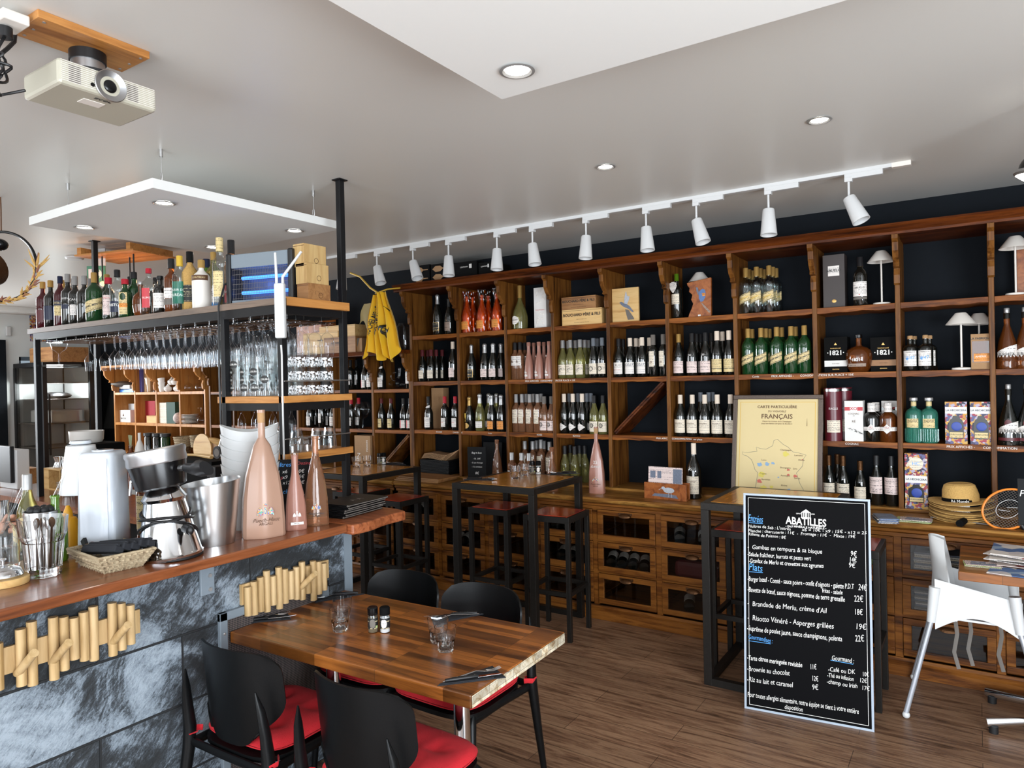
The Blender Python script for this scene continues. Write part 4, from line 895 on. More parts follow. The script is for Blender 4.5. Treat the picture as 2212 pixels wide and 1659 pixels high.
fill(b2, 6, [('cab_green', 1617), ('cab_green', 1645), ('cab_green', 1679), ('cab_green', 1710), ('cab_green', 1739), ('cab_green', 1626, 1), ('cab_green', 1656, 1), ('cab_green', 1690, 1), ('cab_green', 1720, 1), ('cab_green', 1663, 2)])
fill(b2, 7, [('decanter', 1856)])
fill(b2, 8, [('monkey', 1967), ('monkey', 2000), ('monkey', 1976, 1), ('monkey', 2009, 1)])
fill(b2, 9, [('ilrhea', 2176), ('ilrhea', 2216)])
fill(c3, 0, [('red_neck', 924), ('red_redcap', 959), ('red_redcap', 982)])
fill(c3, 1, [('champ_tag', 1012), ('champ_clear', 1035), ('champ_orange', 1060), ('champ_orange', 1081), ('champ_clear', 1054, 1), ('champ_clear', 1071, 1)])
fill(c3, 2, [('rose_tall', 1110), ('rose_tall', 1126), ('rose_tall', 1143), ('rose_tall', 1160), ('rose_tall', 1120, 1), ('rose_tall', 1135, 1), ('rose_tall', 1151, 1), ('rose_tall', 1167, 1), ('rose_wide', 1174), ('rose_wide', 1190)])
fill(c3, 3, [('dk_diamond', 1217), ('dk_diamond', 1236), ('dk_diamond', 1256), ('dk_grey', 1228, 1), ('dk_grey', 1247, 1), ('dk_grey', 1266, 1), ('dk_grey', 1275, 1), ('clear_star', 1282), ('clear_star', 1301)])
fill(c3, 5, [('burg_white', 1468), ('burg_white', 1494), ('burg_white', 1521), ('burg_white', 1548), ('burg_white', 1578), ('dk_grey', 1512, 1), ('dk_grey', 1530, 1), ('dk_grey', 1538, 2)])
fill(c3, 7, [('cognac_xo', 1881), ('cognac_xo', 1890, 1), ('cognac_vsop', 1921)])
fill(c3, 8, [('italicus', 1972), ('italicus', 2005)])
fill(c3, 9, [('ilrhea_red', 2177), ('ilrhea_red', 2217)])
fill(d4, 2, [('rose_tall', 1130, 1), ('rose_tall', 1147, 1), ('rose_tall', 1156, 2), ('rose_tall', 1165, 1, 1.05), ('rose_tall', 1172, 2), ('rose_tall', 1184, 1)])
fill(d4, 3, [('white_thin', 1216), ('white_thin', 1228, 1), ('white_thin', 1238), ('white_thin', 1248, 1), ('white_thin', 1259, 1)])
for u in (1106, 1127, 1143): place('rose_small', u, .885, 'front of worktop, third compartment', y=4.83, v=1000, sc=1)
place('rose_clearpyr', 1192, .885, 'behind the middle high table', y=4.72, v=1000)
place('rose_clearpyr', 1074, .905, 'beside the small chalk sign', y=4.95, v=1000)
fill(d4, 7, [('beatlon', 1786), ('beatlon', 1817), ('beatlon', 1805, 1), ('beatlon_s', 1854), ('beatlon_b', 1889), ('beatlon_b', 1922)])
place('magnum', 1500, .885, 'standing alone on the worktop', y=4.88, v=1050)
finish_labels('')
# low shelving
def lcell(r, n): return f'low shelving {r}, {n} compartment' if n == 'rightmost' else f'low shelving {r}, middle'
for key, u, z, c, bk in [('red_plain', 757, 1.69, lcell('upper row', 'second from right'), 0), ('red_plain', 770, 1.69, lcell('upper row', 'second from right'), 1), ('red_stripe', 788, 1.69, lcell('upper row', 'second from right'), 0), ('red_crest', 800, 1.69, lcell('upper row', 'second from right'), 0),
        ('red_neck', 824, 1.69, lcell('upper row', 'rightmost'), 0), ('red_plain', 884, 1.69, lcell('upper row', 'rightmost'), 0), ('red_redcap', 757, 1.30, lcell('lower row', 'second from right'), 0), ('red_redcap', 773, 1.30, lcell('lower row', 'second from right'), 1),
        ('red_vieux', 821, 1.30, lcell('lower row', 'rightmost'), 0), ('red_vieux', 843, 1.30, lcell('lower row', 'rightmost'), 0), ('red_stripe', 870, 1.30, lcell('lower row', 'rightmost'), 0), ('red_stripe', 884, 1.30, lcell('lower row', 'rightmost'), 0)]:
    place(key, u, z, c, bk)
for i, u in enumerate((668, 680, 693, 707, 718, 729)): place(['red_neck', 'red_crest', 'red_plain'][i % 3], u, 1.30, 'seen through the glass frame', i % 2)
finish_labels('')
# ================================================================== things on the shelving
def carton(name, mat, u0, u1, z0, vtop, y, d, label, cat, group=None, bev=.001, vm=None, lean=0):
    xa, xb = ony(u0, vm or vtop+20, y).x, ony(u1, vm or vtop+20, y).x; h = ony((u0+u1)/2, vtop, y).z-z0; w = xb-xa
    o = G().box(-w/2, w/2, 0, d, 0, h).ob(name, mat, loc=((xa+xb)/2, y, z0), bev=bev); tag(o, label, cat, group); o['wh'] = (w, h); return o, w, h
def ftxt(par, t, x, z, size, ink, name='lettering', **k):
    return txt(G(), t, size, T((x, -.0016, z)), **k).ob(name, M[ink], par)
def fpatch(par, x0, x1, z0, z1, mat, name='label', y=-.0007):
    return G().box(x0, x1, y, y+.0009, z0, z1).ob(name, M[mat] if isinstance(mat, str) else mat, par)
# top row
o, w, h = carton('gift_box', M['white'], 1153, 1179, 2.18, 621, 5.04, .09, 'tall white embossed gift box on the top row', 'box')
g = G()
for i in range(26): g.sphere((random.uniform(-.4, .4)*w, 0, random.uniform(.03, .97)*h), (.012, .002, .012), 8)
g.ob('embossing', M['plate'], o); ftxt(o, 'Dom Ruinart', 0, h*.45, .016, 'inkr')
def crate(u0, u1, z0, vt, y, d, lab, name='wine_crate', mt='ply', writing=None, grp='wooden wine crates', rz=0, vm=None, seal=False):
    o, w, h = carton(name, M[mt], u0, u1, z0, vt, y, d, lab, 'crate', grp, vm=vm)
    G().box(-w/2-.001, w/2+.001, -.0015, .0, h-.012, h-.010).box(-w/2-.0015, -w/2, 0, d, h-.012, h-.0105).ob('lid_seam', M['inkbr'], o)
    if writing:
        ftxt(o, writing[0], 0, h*.64, writing[1], 'ink', bold=.0007)
        for q in writing[2:]: ftxt(o, q[0], 0, h*q[1], q[2], 'inkbr')
    if seal: G().tube([(w/2+.001, d*.55+.014*math.cos(t), h*.3+.014*math.sin(t)) for t in [2*math.pi*i/8 for i in range(8)]], .0012, 4, closed=True).ob('burnt_seal', M['inkbr'], o)
    return o
W = [('MAISON FONDÉE EN 1731', .36, .008), ('RÉCOLTANT À BEAUNE  CÔTE-D\'OR', .16, .008)]
lowc = crate(1214, 1300, 2.18, 667, 5.0, .22, 'lower of two stamped wooden wine crates on the top row', writing=('BOUCHARD PÈRE & FILS', .031, *W))
crate(1213, 1287, 2.1805+lowc['wh'][1], 640, 5.0, .22, 'upper of two stamped wooden wine crates on the top row', writing=('BOUCHARD PÈRE & FILS', .027, *W), mt='crate')
# bird plaques
def bird(par, cx, cz, s, body_m, wing_m, perch, up=True):
    y = -.0015
    def P(pts, m, nm, yy=y): G().prism([(cx+a*s, cz+b_*s) for a, b_ in pts], yy-.0008, yy, 'y').ob(nm, M[m], par)
    if up:
        P([(-.5, .12), (-.42, .2), (-.3, .2), (-.15, .08), (.05, .02), (.3, -.15), (.55, -.5), (.62, -.62), (.5, -.6), (.25, -.38), (0, -.25), (-.2, -.15), (-.38, .0), (-.42, .08)], body_m, 'painted_body')
        P([(-.12, .08), (-.08, .5), (0, .85), (.06, .95), (.1, .7), (.2, .55), (.32, .6), (.28, .35), (.12, .0)], wing_m, 'painted_wing', y-.0008)
        P([(-.05, -.35), (.2, -.42), (.6, -1.0), (.65, -1.15), (.15, -1.15), (.05, -.8)], perch, 'painted_branch')
    else:
        P([(-.1, .35), (.1, .5), (.28, .42), (.33, .2), (.3, -.1), (.15, -.35), (-.02, -.4), (-.15, -.15), (-.15, .15)], body_m, 'painted_body')
        P([(.05, .2), (.3, .2), (.3, .02), (.12, -.02)], 'papero', 'painted_breast', y-.0008)
        P([(-.12, .1), (-.2, .6), (-.35, .65), (-.3, .35), (-.2, .1)], wing_m, 'painted_tail')
        P([(-.05, -.4), (.1, -.5), (.65, -1.1), (.55, -1.2), (.2, -.8)], perch, 'painted_branch')
M['birdgrey'] = pm('bird_grey', srgb('#6c7486'), .6, var=.5, bscale=150); M['birdlight'] = pm('bird_light', srgb('#b8bcc4'), .6, var=.4, bscale=200); M['birdblue'] = pm('bird_blue', srgb('#5a78a8'), .6, var=.4, bscale=150)
o, w, h = carton('wooden_plaque', M['ply'], 1322, 1379, 2.18, 622, 5.02, .02, 'pale wooden plaque painted with a flying grey bird', 'plaque'); bird(o, .005, h*.52, .105, 'birdgrey', 'birdlight', 'greyc')
x = ony(1508, 640, 5.03).x
o = tag(G().prism([(-.085, 0), (.085, 0), (.088, .28), (-.09, .255), (-.085, .235), (-.07, .215), (-.075, .19), (-.05, .165), (-.06, .13), (-.045, .1), (-.06, .06), (-.075, .03)], 0, .03).ob('bark_plaque', M['board'], loc=(x+.01, 5.02, 2.18), bev=.003), 'dark live-edge wood plaque painted with a small bird', 'plaque'); bird(o, .015, .15, .105, 'birdblue', 'birdgrey', 'paperg', False)
fpatch(o, -.01, .01, .006, .018, 'white', 'price_tag', -.001)
def lamp(): 
    o = empty('table_lamp', (0, 0, 0), '', 'lamp', group='cream shelf lamps')
    G().lathe([(1e-5, 0), (.05, 0), (.052, .004), (.05, .012), (.012, .016), (1e-5, .016)], 28).ob('base', M['cream'], o)
    G().cyl((0, 0, .01), (0, 0, .285), .0055, 12).ob('stem', M['cream'], o)
    G().lathe([(.082, .262), (.079, .262), (.026, .318), (.023, .324), (1e-5, .325), (1e-5, .323)], 32, close=False).lathe([(.080, .2605), (.0815, .2605), (.030, .325), (.026, .327), (1e-5, .328)], 32, close=False).ob('shade', M['cream'], o); return o
lp = lamp()
for u, z, y, lab in ((1904, 2.18, 5.05, 'cream mushroom lamp on the top row beside the rum bottle'), (1511, 2.18, 5.16, 'cream lamp peeking out above the dark bird plaque'), (2194, 2.18, 5.03, 'cream mushroom lamp at the right edge on the top row'),
                     (2074, 1.755, 5.03, 'front cream lamp of two on the second row at right'), (2113, 1.755, 5.17, 'rear cream lamp behind the orange-labelled rum box')):
    put(lp, (ony(u, 600, y).x, y, z), 0, lab, sc=(1, 1, 1.05))
o, w, h = carton('rum_box', pm('dark_brown_box', srgb('#3a3230'), .5), 1777, 1824, 2.18, 550, 5.04, .12, 'tall dark brown rum box with cream badge, top row', 'box')
fpatch(o, -w*.26, w*.26, h*.60, h*.79, 'paperw'); ftxt(o, 'ABUELO', 0, h*.70, .024, 'ink', bold=.0005); G().sphere((0, -.001, h*.13), (.014, .001, .012), 14).ob('seal', M['gold'], o)
o, w, h = carton('wooden_box', M['board'], 2196, 2260, 2.18, 520, 5.17, .08, 'brown wooden box behind the lamp at the right edge', 'box')
def box1821(u0, u1, lab, m, lm):
    o, w, h = carton('rum_box', M['blkm'], u0, u1, 1.755, 728, 5.03, .14, lab, 'box', 'black rum boxes')
    fpatch(o, -w/2+.001, w/2-.001, h*.17, h*.34, lm, 'band'); ftxt(o, '·1821·', 0, h*.55, .042, 'inkw', bold=.0012); ftxt(o, 'RHUM DE LUXE', 0, h*.68, .009, 'gold'); ftxt(o, 'RON VIEJO', 0, h*.25, .009, 'inkbr'); ftxt(o, '▲', 0, h*.8, .02, 'gold')
    ftxt(o, 'EDICION', 0, h*.09, .010, 'gold')
box1821(1780, 1830, 'black rum box with pale band, left of the round decanter', 'blkm', 'white'); box1821(1880, 1936, 'black rum box with brown band, right of the round decanter', 'blkm', 'crate')
o, w, h = carton('rum_box', M['kraft'], 2097, 2140, 1.755, 721, 5.0, .09, 'kraft rum box with window and orange label, second row', 'box')
fpatch(o, -w*.44, w*.44, h*.2, h*.8, 'amber', 'window_bottle'); fpatch(o, -w*.36, w*.44, h*.22, h*.45, 'papero', y=-.0014); ftxt(o, 'LA FABRIQUE', 0, h*.87, .017, 'ink', bold=.0005); ftxt(o, 'AMERIK', 0, h*.36, .016, 'inkw')
# third row
for u, y, lab in ((1800, 5.02, 'front maroon whisky tube with steel lid, third row'), (1822, 5.13, 'rear maroon whisky tube with steel lid, third row')):
    x = ony(u, 900, y).x
    t_ = empty('whisky_tube', (x, y, 1.31), lab, 'tube', group='maroon whisky tubes'); t_.rotation_euler = (0, 0, R(10))
    G().lathe([(1e-5, 0), (.054, 0), (.054, .27), (.055, .27), (.055, .345), (1e-5, .345)], 28).ob('tube_body', pm('maroon_tube', srgb('#5e1c26'), .3) if 'mt' not in M else M['mt'], t_); M.setdefault('mt', t_.children[0].data.materials[0])
    G().lathe([(.0555, .322), (.0555, .338)], 28, close=False).ob('steel_band', M['ss'], t_); lpatch(.0546, .055, .135, 46).ob('label', M['paper'], t_); txtc(G(), 'EAGLE', .02, .0548, .21).ob('lettering', M['inkw'], t_)
def cognac(u0, u1, y, nm, col, lab):
    o, w, h = carton('cognac_box', M['white'], u0, u1, 1.31, 866, y, .1, lab, 'box', 'cream cognac boxes')
    fpatch(o, -w/2+.001, w/2-.001, h*.76, h*.85, col, 'band'); fpatch(o, -w*.2, w*.2, h*.755, h*.855, 'white', 'badge', -.0014); ftxt(o, nm, 0, h*.805, .028, 'inkr', bold=.0006)
    ftxt(o, 'COGNAC', 0, h*.68, .015, 'inkbr'); ftxt(o, '10', 0, h*.63, .01, 'inkbr'); ftxt(o, 'RÉ', 0, h*.49, .02, 'inkbr')
    g = G(); 
    for i in range(26): a_ = random.uniform(-.4, .4); g.cyl((a_*w, -.001, h*(.36-.2*(a_+.4)+random.uniform(-.03, .03))), ((a_+.12)*w, -.001, h*(.33-.2*(a_+.4)+random.uniform(-.03, .04))), .0006, 4)
    g.ob('engraving', M['ink'], o)
cognac(1824, 1864, 4.99, 'XO', 'inkr', 'cream cognac box with red band beside the maroon tubes'); cognac(1904, 1938, 5.13, 'VSOP', 'darkg', 'cream cognac box with green band behind the amber bottle')
M['floral'] = voro('floral_print', ['#3a3a58', '#c9a25a', '#d8cdb8', '#8a2c3a', '#5a5a86', '#c98a3a', '#2a2a44', '#b0a8c0', '#a03a4a', '#d0a040'], 62)
def hechi(u0, u1, z0, vt, y, lab, tall=False, price=True):
    o, w, h = carton('rum_box', M['floral'], u0, u1, z0, vt, y, .1, lab, 'box', 'floral rum boxes')
    if tall: q0, q1 = .47, .60
    else: q0, q1 = .72, .88
    fpatch(o, -w/2+.001, w/2-.001, h*q0, h*q1, 'white', 'band', -.0011); ftxt(o, 'LA HECHICERA', 0, h*(q0+q1)/2, w*.135, 'inkb' if 0 else 'navycap', bold=.0004)
    c = .28 if tall else .40; k_ = .6 if tall else 1
    G().prism([(w*a_, h*(c+b_*k_)) for a_, b_ in [(-.32, -.27), (.32, -.27), (.34, -.1), (.33, .1), (.26, .18), (.18, .2), (.14, .27), (-.14, .27), (-.18, .2), (-.26, .18), (-.33, .1), (-.34, -.1)]], -.0012, -.0004).ob('cut_out_window', M['blkg'], o)
    fpatch(o, -w*.3, w*.3, h*(c-.25*k_), h*(c-.12*k_), 'papery', y=-.0019); ftxt(o, 'LA HECHICERA', 0, h*(c-.18*k_), w*.09, 'ink').location.y = -.001
    G().sphere((w*.02, -.002, h*(c+.02*k_)), (w*.24, .0015, w*.24), 20).ob('wax_seal', pm('blue_wax', srgb('#20409c'), .4) if 'wax' not in M else M['wax'], o); M.setdefault('wax', o.children[-1].data.materials[0])
    if tall: G().sphere((0, -.001, h*.82), (w*.33, .001, w*.33), 24).ob('round_badge', M['paper'], o); ftxt(o, 'HC', 0, h*.82, .03, 'inkb').location.y = -.0012
hechi(2041, 2089, 1.31, 868, 4.99, 'floral rum box with blue seal, left of the pair, third row'); hechi(2095, 2143, 1.31, 868, 4.99, 'floral rum box with blue seal, right of the pair, third row')
hechi(1954, 2003, .905, 980, 4.97, 'tall floral rum box with blue seal on the bottom row', True)
o, w, h = carton('cardboard_box', M['kraft'], 932, 958, 1.31, 838, 5.16, .08, 'open brown cardboard box behind red bottles, third row', 'box')
# bottom row of the left compartments
bs = G()
o = empty('slate_tray', (0, 0, 0), '', 'tray'); o.name = 'slate_tray'
G().box(-.17, .17, 0, .24, 0, .009).ob('slab', M['slate'], o, bev=.002)
x = ony(944, 1010, 4.95).x
for i in range(12): put(o, (x-.05+random.uniform(-.004, .004), 5.0-.03, .906+i*.0108), R(random.uniform(-1, 1)), 'black slate tray in the stack at bottom left of the tall shelving', 'stacked black slate trays')
kb = G().sheet(lambda a_, b_: ((a_-.5)*.26, b_*.2, .004+.006*math.sin(5*a_+2*b_)), 12, 6, .003).ob('kraft_bag', M['kraft']); tag(kb, '', 'paper bag')
for i in range(7): put(kb, (x-.09+.006*i, 4.99, 1.042+i*.007), 0, 'flat kraft paper bag in the pile on the slate trays', 'kraft paper bags')
for i in range(5): put(kb, (x+.10+.004*i, 4.99, 1.05+i*.010), 0, 'kraft paper bag tilted up at right on the slate trays', 'kraft paper bags, tilted', rot=(0, R(-38+i*3), 0))
o = empty('chalk_sign', (ony(1030, 1000, 4.86).x, 4.86, .885), 'small black chalk sign on a wooden foot, bottom row', 'sign', rz=.25)
G().box(-.12, .12, -.03, .05, 0, .035).ob('wooden_foot', M['crate'], o); G().box(-.085, .085, 0, .006, .03, .30).ob('sign_board', M['slate'], o)
g = G()
for t, zz, s_ in (('Bag in box', .25, .022), ('- 5L  25€', .20, .018), ('- 3L jus d\'orange', .165, .016), ('- 2 L comtesse', .13, .016), ('8€', .075, .03)): txt(g, t, s_, T((0, -.001, zz)), shear=.2)
g.ob('chalk_writing', M['inkw'], o)
o = tag(G().box(-.09, .09, 0, .006, 0, .30).ob('black_card', M['slate'], loc=(ony(1062, 1000, 5.08).x, 5.08, .905), rot=(R(-6), 0, .2)), 'plain black card leaning behind the small chalk sign', 'card')
# large items standing on the worktop
def argali_big(name, H, r, mat, lab, lt=True, stop=None, sq=1):
    sc = H/.31
    b_ = G().lathe([(q*1.0 if q < .02 else q, z) for q, z in prof('pyr', r, H)], 36, close=False).ob(name, M[mat]); tag(b_, lab, 'bottle')
    return b_
big = []
def big_argali(x, y, z, H, r, mat, lab, rz, crestm, inkm, stop, n=6, price=None, label_box=False, squash=.72):
    pr = prof('pyr', r, H); vs = []; k = 24
    def ring(rr, zz):
        out = []
        for i in range(k):
            a_ = 2*math.pi*(i+.5)/k; c, s_ = math.cos(a_), math.sin(a_); bl = min(1, max(0, (zz/H-.55)/.25))
            # flat-faced body turning round at the neck
            dd = abs(math.cos(((a_+math.pi/6) % (math.pi/3))-math.pi/6)); q = (math.cos(math.pi/6)/dd)*1.05
            q = q*(1-bl)+bl; out.append((rr*c*q, rr*s_*q*(squash*(1-bl)+bl), zz))
        return out
    g = G(); base = None
    for rr, zz in pr: vs += ring(max(rr, 1e-5), zz)
    g.add(vs, [(j*k+i, j*k+(i+1) % k, (j+1)*k+(i+1) % k, (j+1)*k+i) for j in range(len(pr)-1) for i in range(k)], True)
    b_ = g.ob('rose_bottle', M[mat], loc=(x, y, z), rot=(0, 0, rz), ang=26); tag(b_, lab, 'bottle')
    if stop == 'cork':
        G().lathe([(.0158, H*.90), (.0158, H*.985), (.0135, H*1.0), (1e-5, H*1.0)], 16, close=False).ob('cork', M['cork'], b_)
    else: G().lathe([(.016, H*.985), (.018, H), (.018, H+.012), (.012, H+.02), (1e-5, H+.02)], 16, close=False).ob('glass_stopper', M['glasst'], b_)
    yy = -(r*squash*math.cos(math.pi/6)*1.05+.003)
    g = G(); s_ = r*.40
    for poly in [[(sx*(.25+.62*t/10), (math.sin(t/10*3.1)*.5+.1)) for t in range(11)]+[(sx*.87, -.35), (sx*.7, -.1), (sx*.55, -.3), (sx*.4, -.1), (sx*.25, -.3)] for sx in (-1, 1)]+[[(-.2, .75), (-.2, 1.0), (-.1, .85), (0, 1.05), (.1, .85), (.2, 1.0), (.2, .75)], [(-.12, .62), (.12, .62), (.16, .2), (0, -.2), (-.16, .2)]]:
        g.prism([(a_*s_, H*.20+c*s_) for a_, c in poly], yy-.0012, yy-.0004)
    g.ob('crest', M[crestm], b_)
    if label_box: G().box(-r*.55, r*.55, yy-.002, yy-.0005, H*.08, H*.115).ob('label', M['plate'], b_)
    g = G(); txt(g, 'Puech-Haut', r*.24, T((0, yy-.003, H*.145)), shear=.4) if not label_box else None; txt(g, 'ARGALI', r*.17, T((0, yy-.003, H*(.098 if label_box else .115))))
    g.ob('lettering', M[inkm], b_)
    if price: txt(G(), price, r*.5, T((0, -r*.62, H*.47))).ob('price_mark', M['inkw'], b_); txt(G(), '(Litres)', r*.36, T((0, -r*.68, H*.41)), shear=.3).ob('price_mark', M['inkw'], b_)
    return b_
M['mosaic'] = voro('mosaic_crest', ['#d02a2a', '#2a60c0', '#e8c020', '#2aa050', '#e87820', '#30b0c0', '#f0e8d0', '#8a2a80'], 220)
p = ony(1290, 1060, 4.78)
big_argali(p.x, 4.78, .885, .50, .066, 'rosep', 'large frosted pink rosé bottle with coloured crest on the pine worktop', R(12), 'mosaic', 'inkbr', 'cork', price='25')
# framed map of French vineyards
fm = empty('framed_map', (-1.115, 4.80, .887), 'framed cream map of French vineyards leaning on the shelving', 'picture', rz=0)
fm.rotation_euler = (R(-9.5), 0, 0)
w, h, f = .575, .735, .028
G().box(-w/2, w/2, -.012, .014, 0, f).box(-w/2, w/2, -.012, .014, h-f, h).box(-w/2, -w/2+f, -.012, .014, f, h-f).box(w/2-f, w/2, -.012, .014, f, h-f).ob('frame', pm('pewter_frame', srgb('#5c5048'), .4, metal=.5, bump=.2, bscale=200, var=.3), fm, bev=.003)
G().box(-w/2+f, w/2-f, 0, .004, f, h-f).ob('map_sheet', pm('map_paper', srgb('#d9c592'), .6), fm)
g = G()
a_, c_, z0_, z1_ = -w/2+f+.018, w/2-f-.018, f+.02, h-f-.018
for s_ in (0, ): g.box(a_, c_, -.001, 0, z0_, z0_+.003).box(a_, c_, -.001, 0, z1_-.003, z1_).box(a_, a_+.003, -.001, 0, z0_, z1_).box(c_-.003, c_, -.001, 0, z0_, z1_)
g.ob('border', M['yellowcap'], fm)
def mp_(u, v): return ((u-1300-850)/4.608/340*.98+.003, .70-(v-100)/4.608*.00375)
FR = [(400, 450), (370, 440), (380, 470), (420, 490), (470, 520), (500, 580), (510, 620), (540, 650), (530, 720), (520, 800), (500, 850), (560, 900), (640, 915), (720, 930), (800, 900), (900, 880), (1000, 860), (1030, 820), (980, 740), (960, 690), (940, 640), (1000, 560), (1010, 500), (1040, 455), (960, 430), (900, 430), (850, 380), (800, 350), (740, 300), (700, 320), (690, 370), (620, 410), (560, 400), (525, 385), (530, 430), (480, 440)]
def mq(p): return (-.245+(p[0]-330)/800*.49, .44-(p[1]-300)/620*.40)
pts = [mq(p) for p in FR]; pts = [(x_+random.uniform(-.003, .003), z_+random.uniform(-.003, .003)) for (x_, z_), (x2, z2) in zip(pts, pts[1:]+pts[:1]) for _ in (0,)]
G().tube([(x_, -.0012, z_) for x_, z_ in pts], .0009, 4, closed=True).ob('coastline', M['greycap'], fm)
for nm, col, blobs in (('yellow_regions', '#d8c860', [(580, 670, .03), (830, 450, .028), (600, 810, .03), (690, 790, .016), (900, 860, .03)]), ('red_regions', '#c86858', [(560, 740, .022), (860, 610, .012), (860, 660, .012), (930, 670, .016), (790, 855, .02), (1000, 500, .006)]), ('blue_regions', '#88a8c8', [(560, 570, .02), (640, 560, .02), (700, 550, .015), (860, 820, .022), (760, 690, .008)])):
    g = G()
    for u_, v_, s_ in blobs:
        x_, z_ = mq((u_, v_)); n_ = 14
        g.prism([(x_+s_*math.cos(2*math.pi*i/n_)*random.uniform(.5, 1.1), z_+s_*.7*math.sin(2*math.pi*i/n_)*random.uniform(.5, 1.1)) for i in range(n_)], -.0014, -.0006)
    g.ob(nm, pm(nm, srgb(col), .6), fm)
g = G()
for t, zz, s_ in (('CARTE PARTICULIÈRE', .655, .026), ('DU VIGNOBLE', .625, .018), ('FRANÇAIS', .59, .044), ('Depuis les coteaux de la Champagne', .558, .0125), ('jusqu\'aux falaises abruptes de Bonifacio', .543, .0125)): txt(g, t, s_, T((0, -.0016, zz)), **({'bold': .0004} if s_ > .02 else {'shear': .2}))
for t, u_, v_ in (('Champagne', 830, 410), ('Lorraine', 960, 460), ('Alsace', 990, 505), ('Loire', 605, 520), ('Bourgogne', 830, 590), ('Jura', 930, 595), ('Cognac', 600, 660), ('Bordelais', 630, 720), ('Rhône', 820, 770), ('Sud-Ouest', 565, 815), ('Provence', 970, 880), ('Savoie', 950, 690), ('Auvergne', 830, 670)):
    x_, z_ = mq((u_, v_)); txt(g, t, .015, T((x_, -.002, z_)))
g.cyl((.19, -.0016, .53), (.19, -.0016, .58), .0015, 4, .0004)
g.ob('lettering', M['inkbr'], fm)
# leaflet holder with painted wader, leaflets and small worktop things
x0_, x1_ = ony(1390, 1060, 4.72).x, ony(1484, 1060, 4.72).x; wd_ = x1_-x0_
o = empty('leaflet_holder', ((x0_+x1_)/2, 4.72, .885), 'wooden leaflet holder painted with a wading bird', 'holder', rz=R(-4))
G().box(-wd_/2, wd_/2, 0, .012, 0, .115).box(-wd_/2, wd_/2, .012, .06, 0, .012).box(-wd_/2, wd_/2, .055, .065, 0, .12).ob('wooden_tray', M['board'], o, bev=.002)
G().sphere((.03, -.0008, .068), (.042, .001, .02), 16).sphere((-.012, -.001, .082), (.014, .001, .011), 12).cyl((-.022, -.001, .08), (-.045, -.001, .068), .0015, 5).cyl((.028, -.001, .05), (.026, -.001, .02), .0015, 5).cyl((.048, -.001, .05), (.052, -.001, .018), .0015, 5).ob('painted_bird', M['birdlight'], o)
G().prism([(-.1, .022), (.1, .014), (.085, .036), (.02, .042), (-.08, .04)], -.0006, 0).ob('painted_water', M['birdgrey'], o)
lf = G().box(-.13, .13, 0, .003, 0, .13).ob('leaflet', M['paperp'], loc=((x0_+x1_)/2-.01, 4.752, .98), rot=(R(-4), 0, R(-4))); tag(lf, 'folded pale leaflet with photos standing in the wooden holder', 'leaflet')
G().box(-.115, -.075, -.001, 0, .05, .1).box(-.06, -.03, -.001, 0, .05, .1).box(.06, .125, -.001, 0, .02, .12).ob('printed_photo', M['birdgrey'], lf)
# straw hats
def hat():
    o = empty('straw_hat', (0, 0, 0), '', 'hat', group='stacked straw hats')
    G().sheet(lambda a_, b_: ((.088+.077*b_)*math.cos(2*math.pi*a_), (.088+.07*b_)*math.sin(2*math.pi*a_), .004+.012*abs(b_-.3)*math.cos(4*math.pi*a_)*b_), 40, 5, .0035).ob('brim', M['straw'], o)
    G().lathe([(.093, .0), (.091, .03), (.088, .07), (.078, .098), (.06, .108), (.035, .104), (1e-5, .097)], 32, close=False).ob('crown', M['straw'], o)
    G().lathe([(.0945, .002), (.0932, .027)], 32, close=False).ob('band', M['blkm'], o)
    txtc(G(), 'Ré Monde', .022, .0955, .014, a0=R(8)).ob('lettering', M['inkw'], o); return o
ht_ = hat(); x = ony(2076, 1080, 4.86).x
for i, (dz, tx, ty) in enumerate([(0, 0, 0), (.012, 1, 0), (.022, -1, 1), (.036, 1, -1), (.046, 0, 1), (.068, -1, 0), (.078, 1, 2), (.098, 0, -3)]):
    put(ht_, (x+random.uniform(-.004, .004), 4.86, .888+dz), 0, ('lowest' if i == 0 else 'topmost' if i == 7 else nth(i)+' from bottom')+' straw hat in the stack at bottom right', rot=(R(tx), R(ty), R(-8)))
# fly swatter racket, black sign, poker, leaflets
rk = empty('fly_swatter', (ony(2178, 1105, 4.66).x, 4.68, .99), 'orange electric fly swatter racket leaning at the right edge', 'racket', rz=R(10))
rk.rotation_euler = (R(-12), R(-35), R(8))
G().tube([(.125*math.cos(t), 0, .1*math.sin(t)) for t in [2*math.pi*i/40 for i in range(40)]], .006, 8, closed=True).ob('rim', pm('orange_plastic', srgb('#e8862a'), .4), rk)
g = G()
for i in range(-10, 11):
    x_ = i*.0115; hh = .1*math.sqrt(max(0, 1-(x_/.125)**2)); g.cyl((x_, 0, -hh), (x_, 0, hh), .0008, 4)
    if abs(i) < 9: z_ = i*.0108; ww = .125*math.sqrt(max(0, 1-(z_/.1)**2)); g.cyl((-ww, 0, z_), (ww, 0, z_), .0008, 4)
g.ob('mesh', M['greyc'], rk)
G().tube([(.06*math.cos(t), -.003, .045*math.sin(t)) for t in [2*math.pi*i/24 for i in range(24)]], .0015, 5, closed=True).tube([(-.04, -.003, .02), (.0, -.003, -.015), (.0, -.003, .01), (.045, -.003, -.02)], .0015, 5).ob('guard', M['wplast'], rk)
G().cyl((0, 0, -.1), (0, 0, -.2), .013, 12).ob('handle', M['blk'], rk)
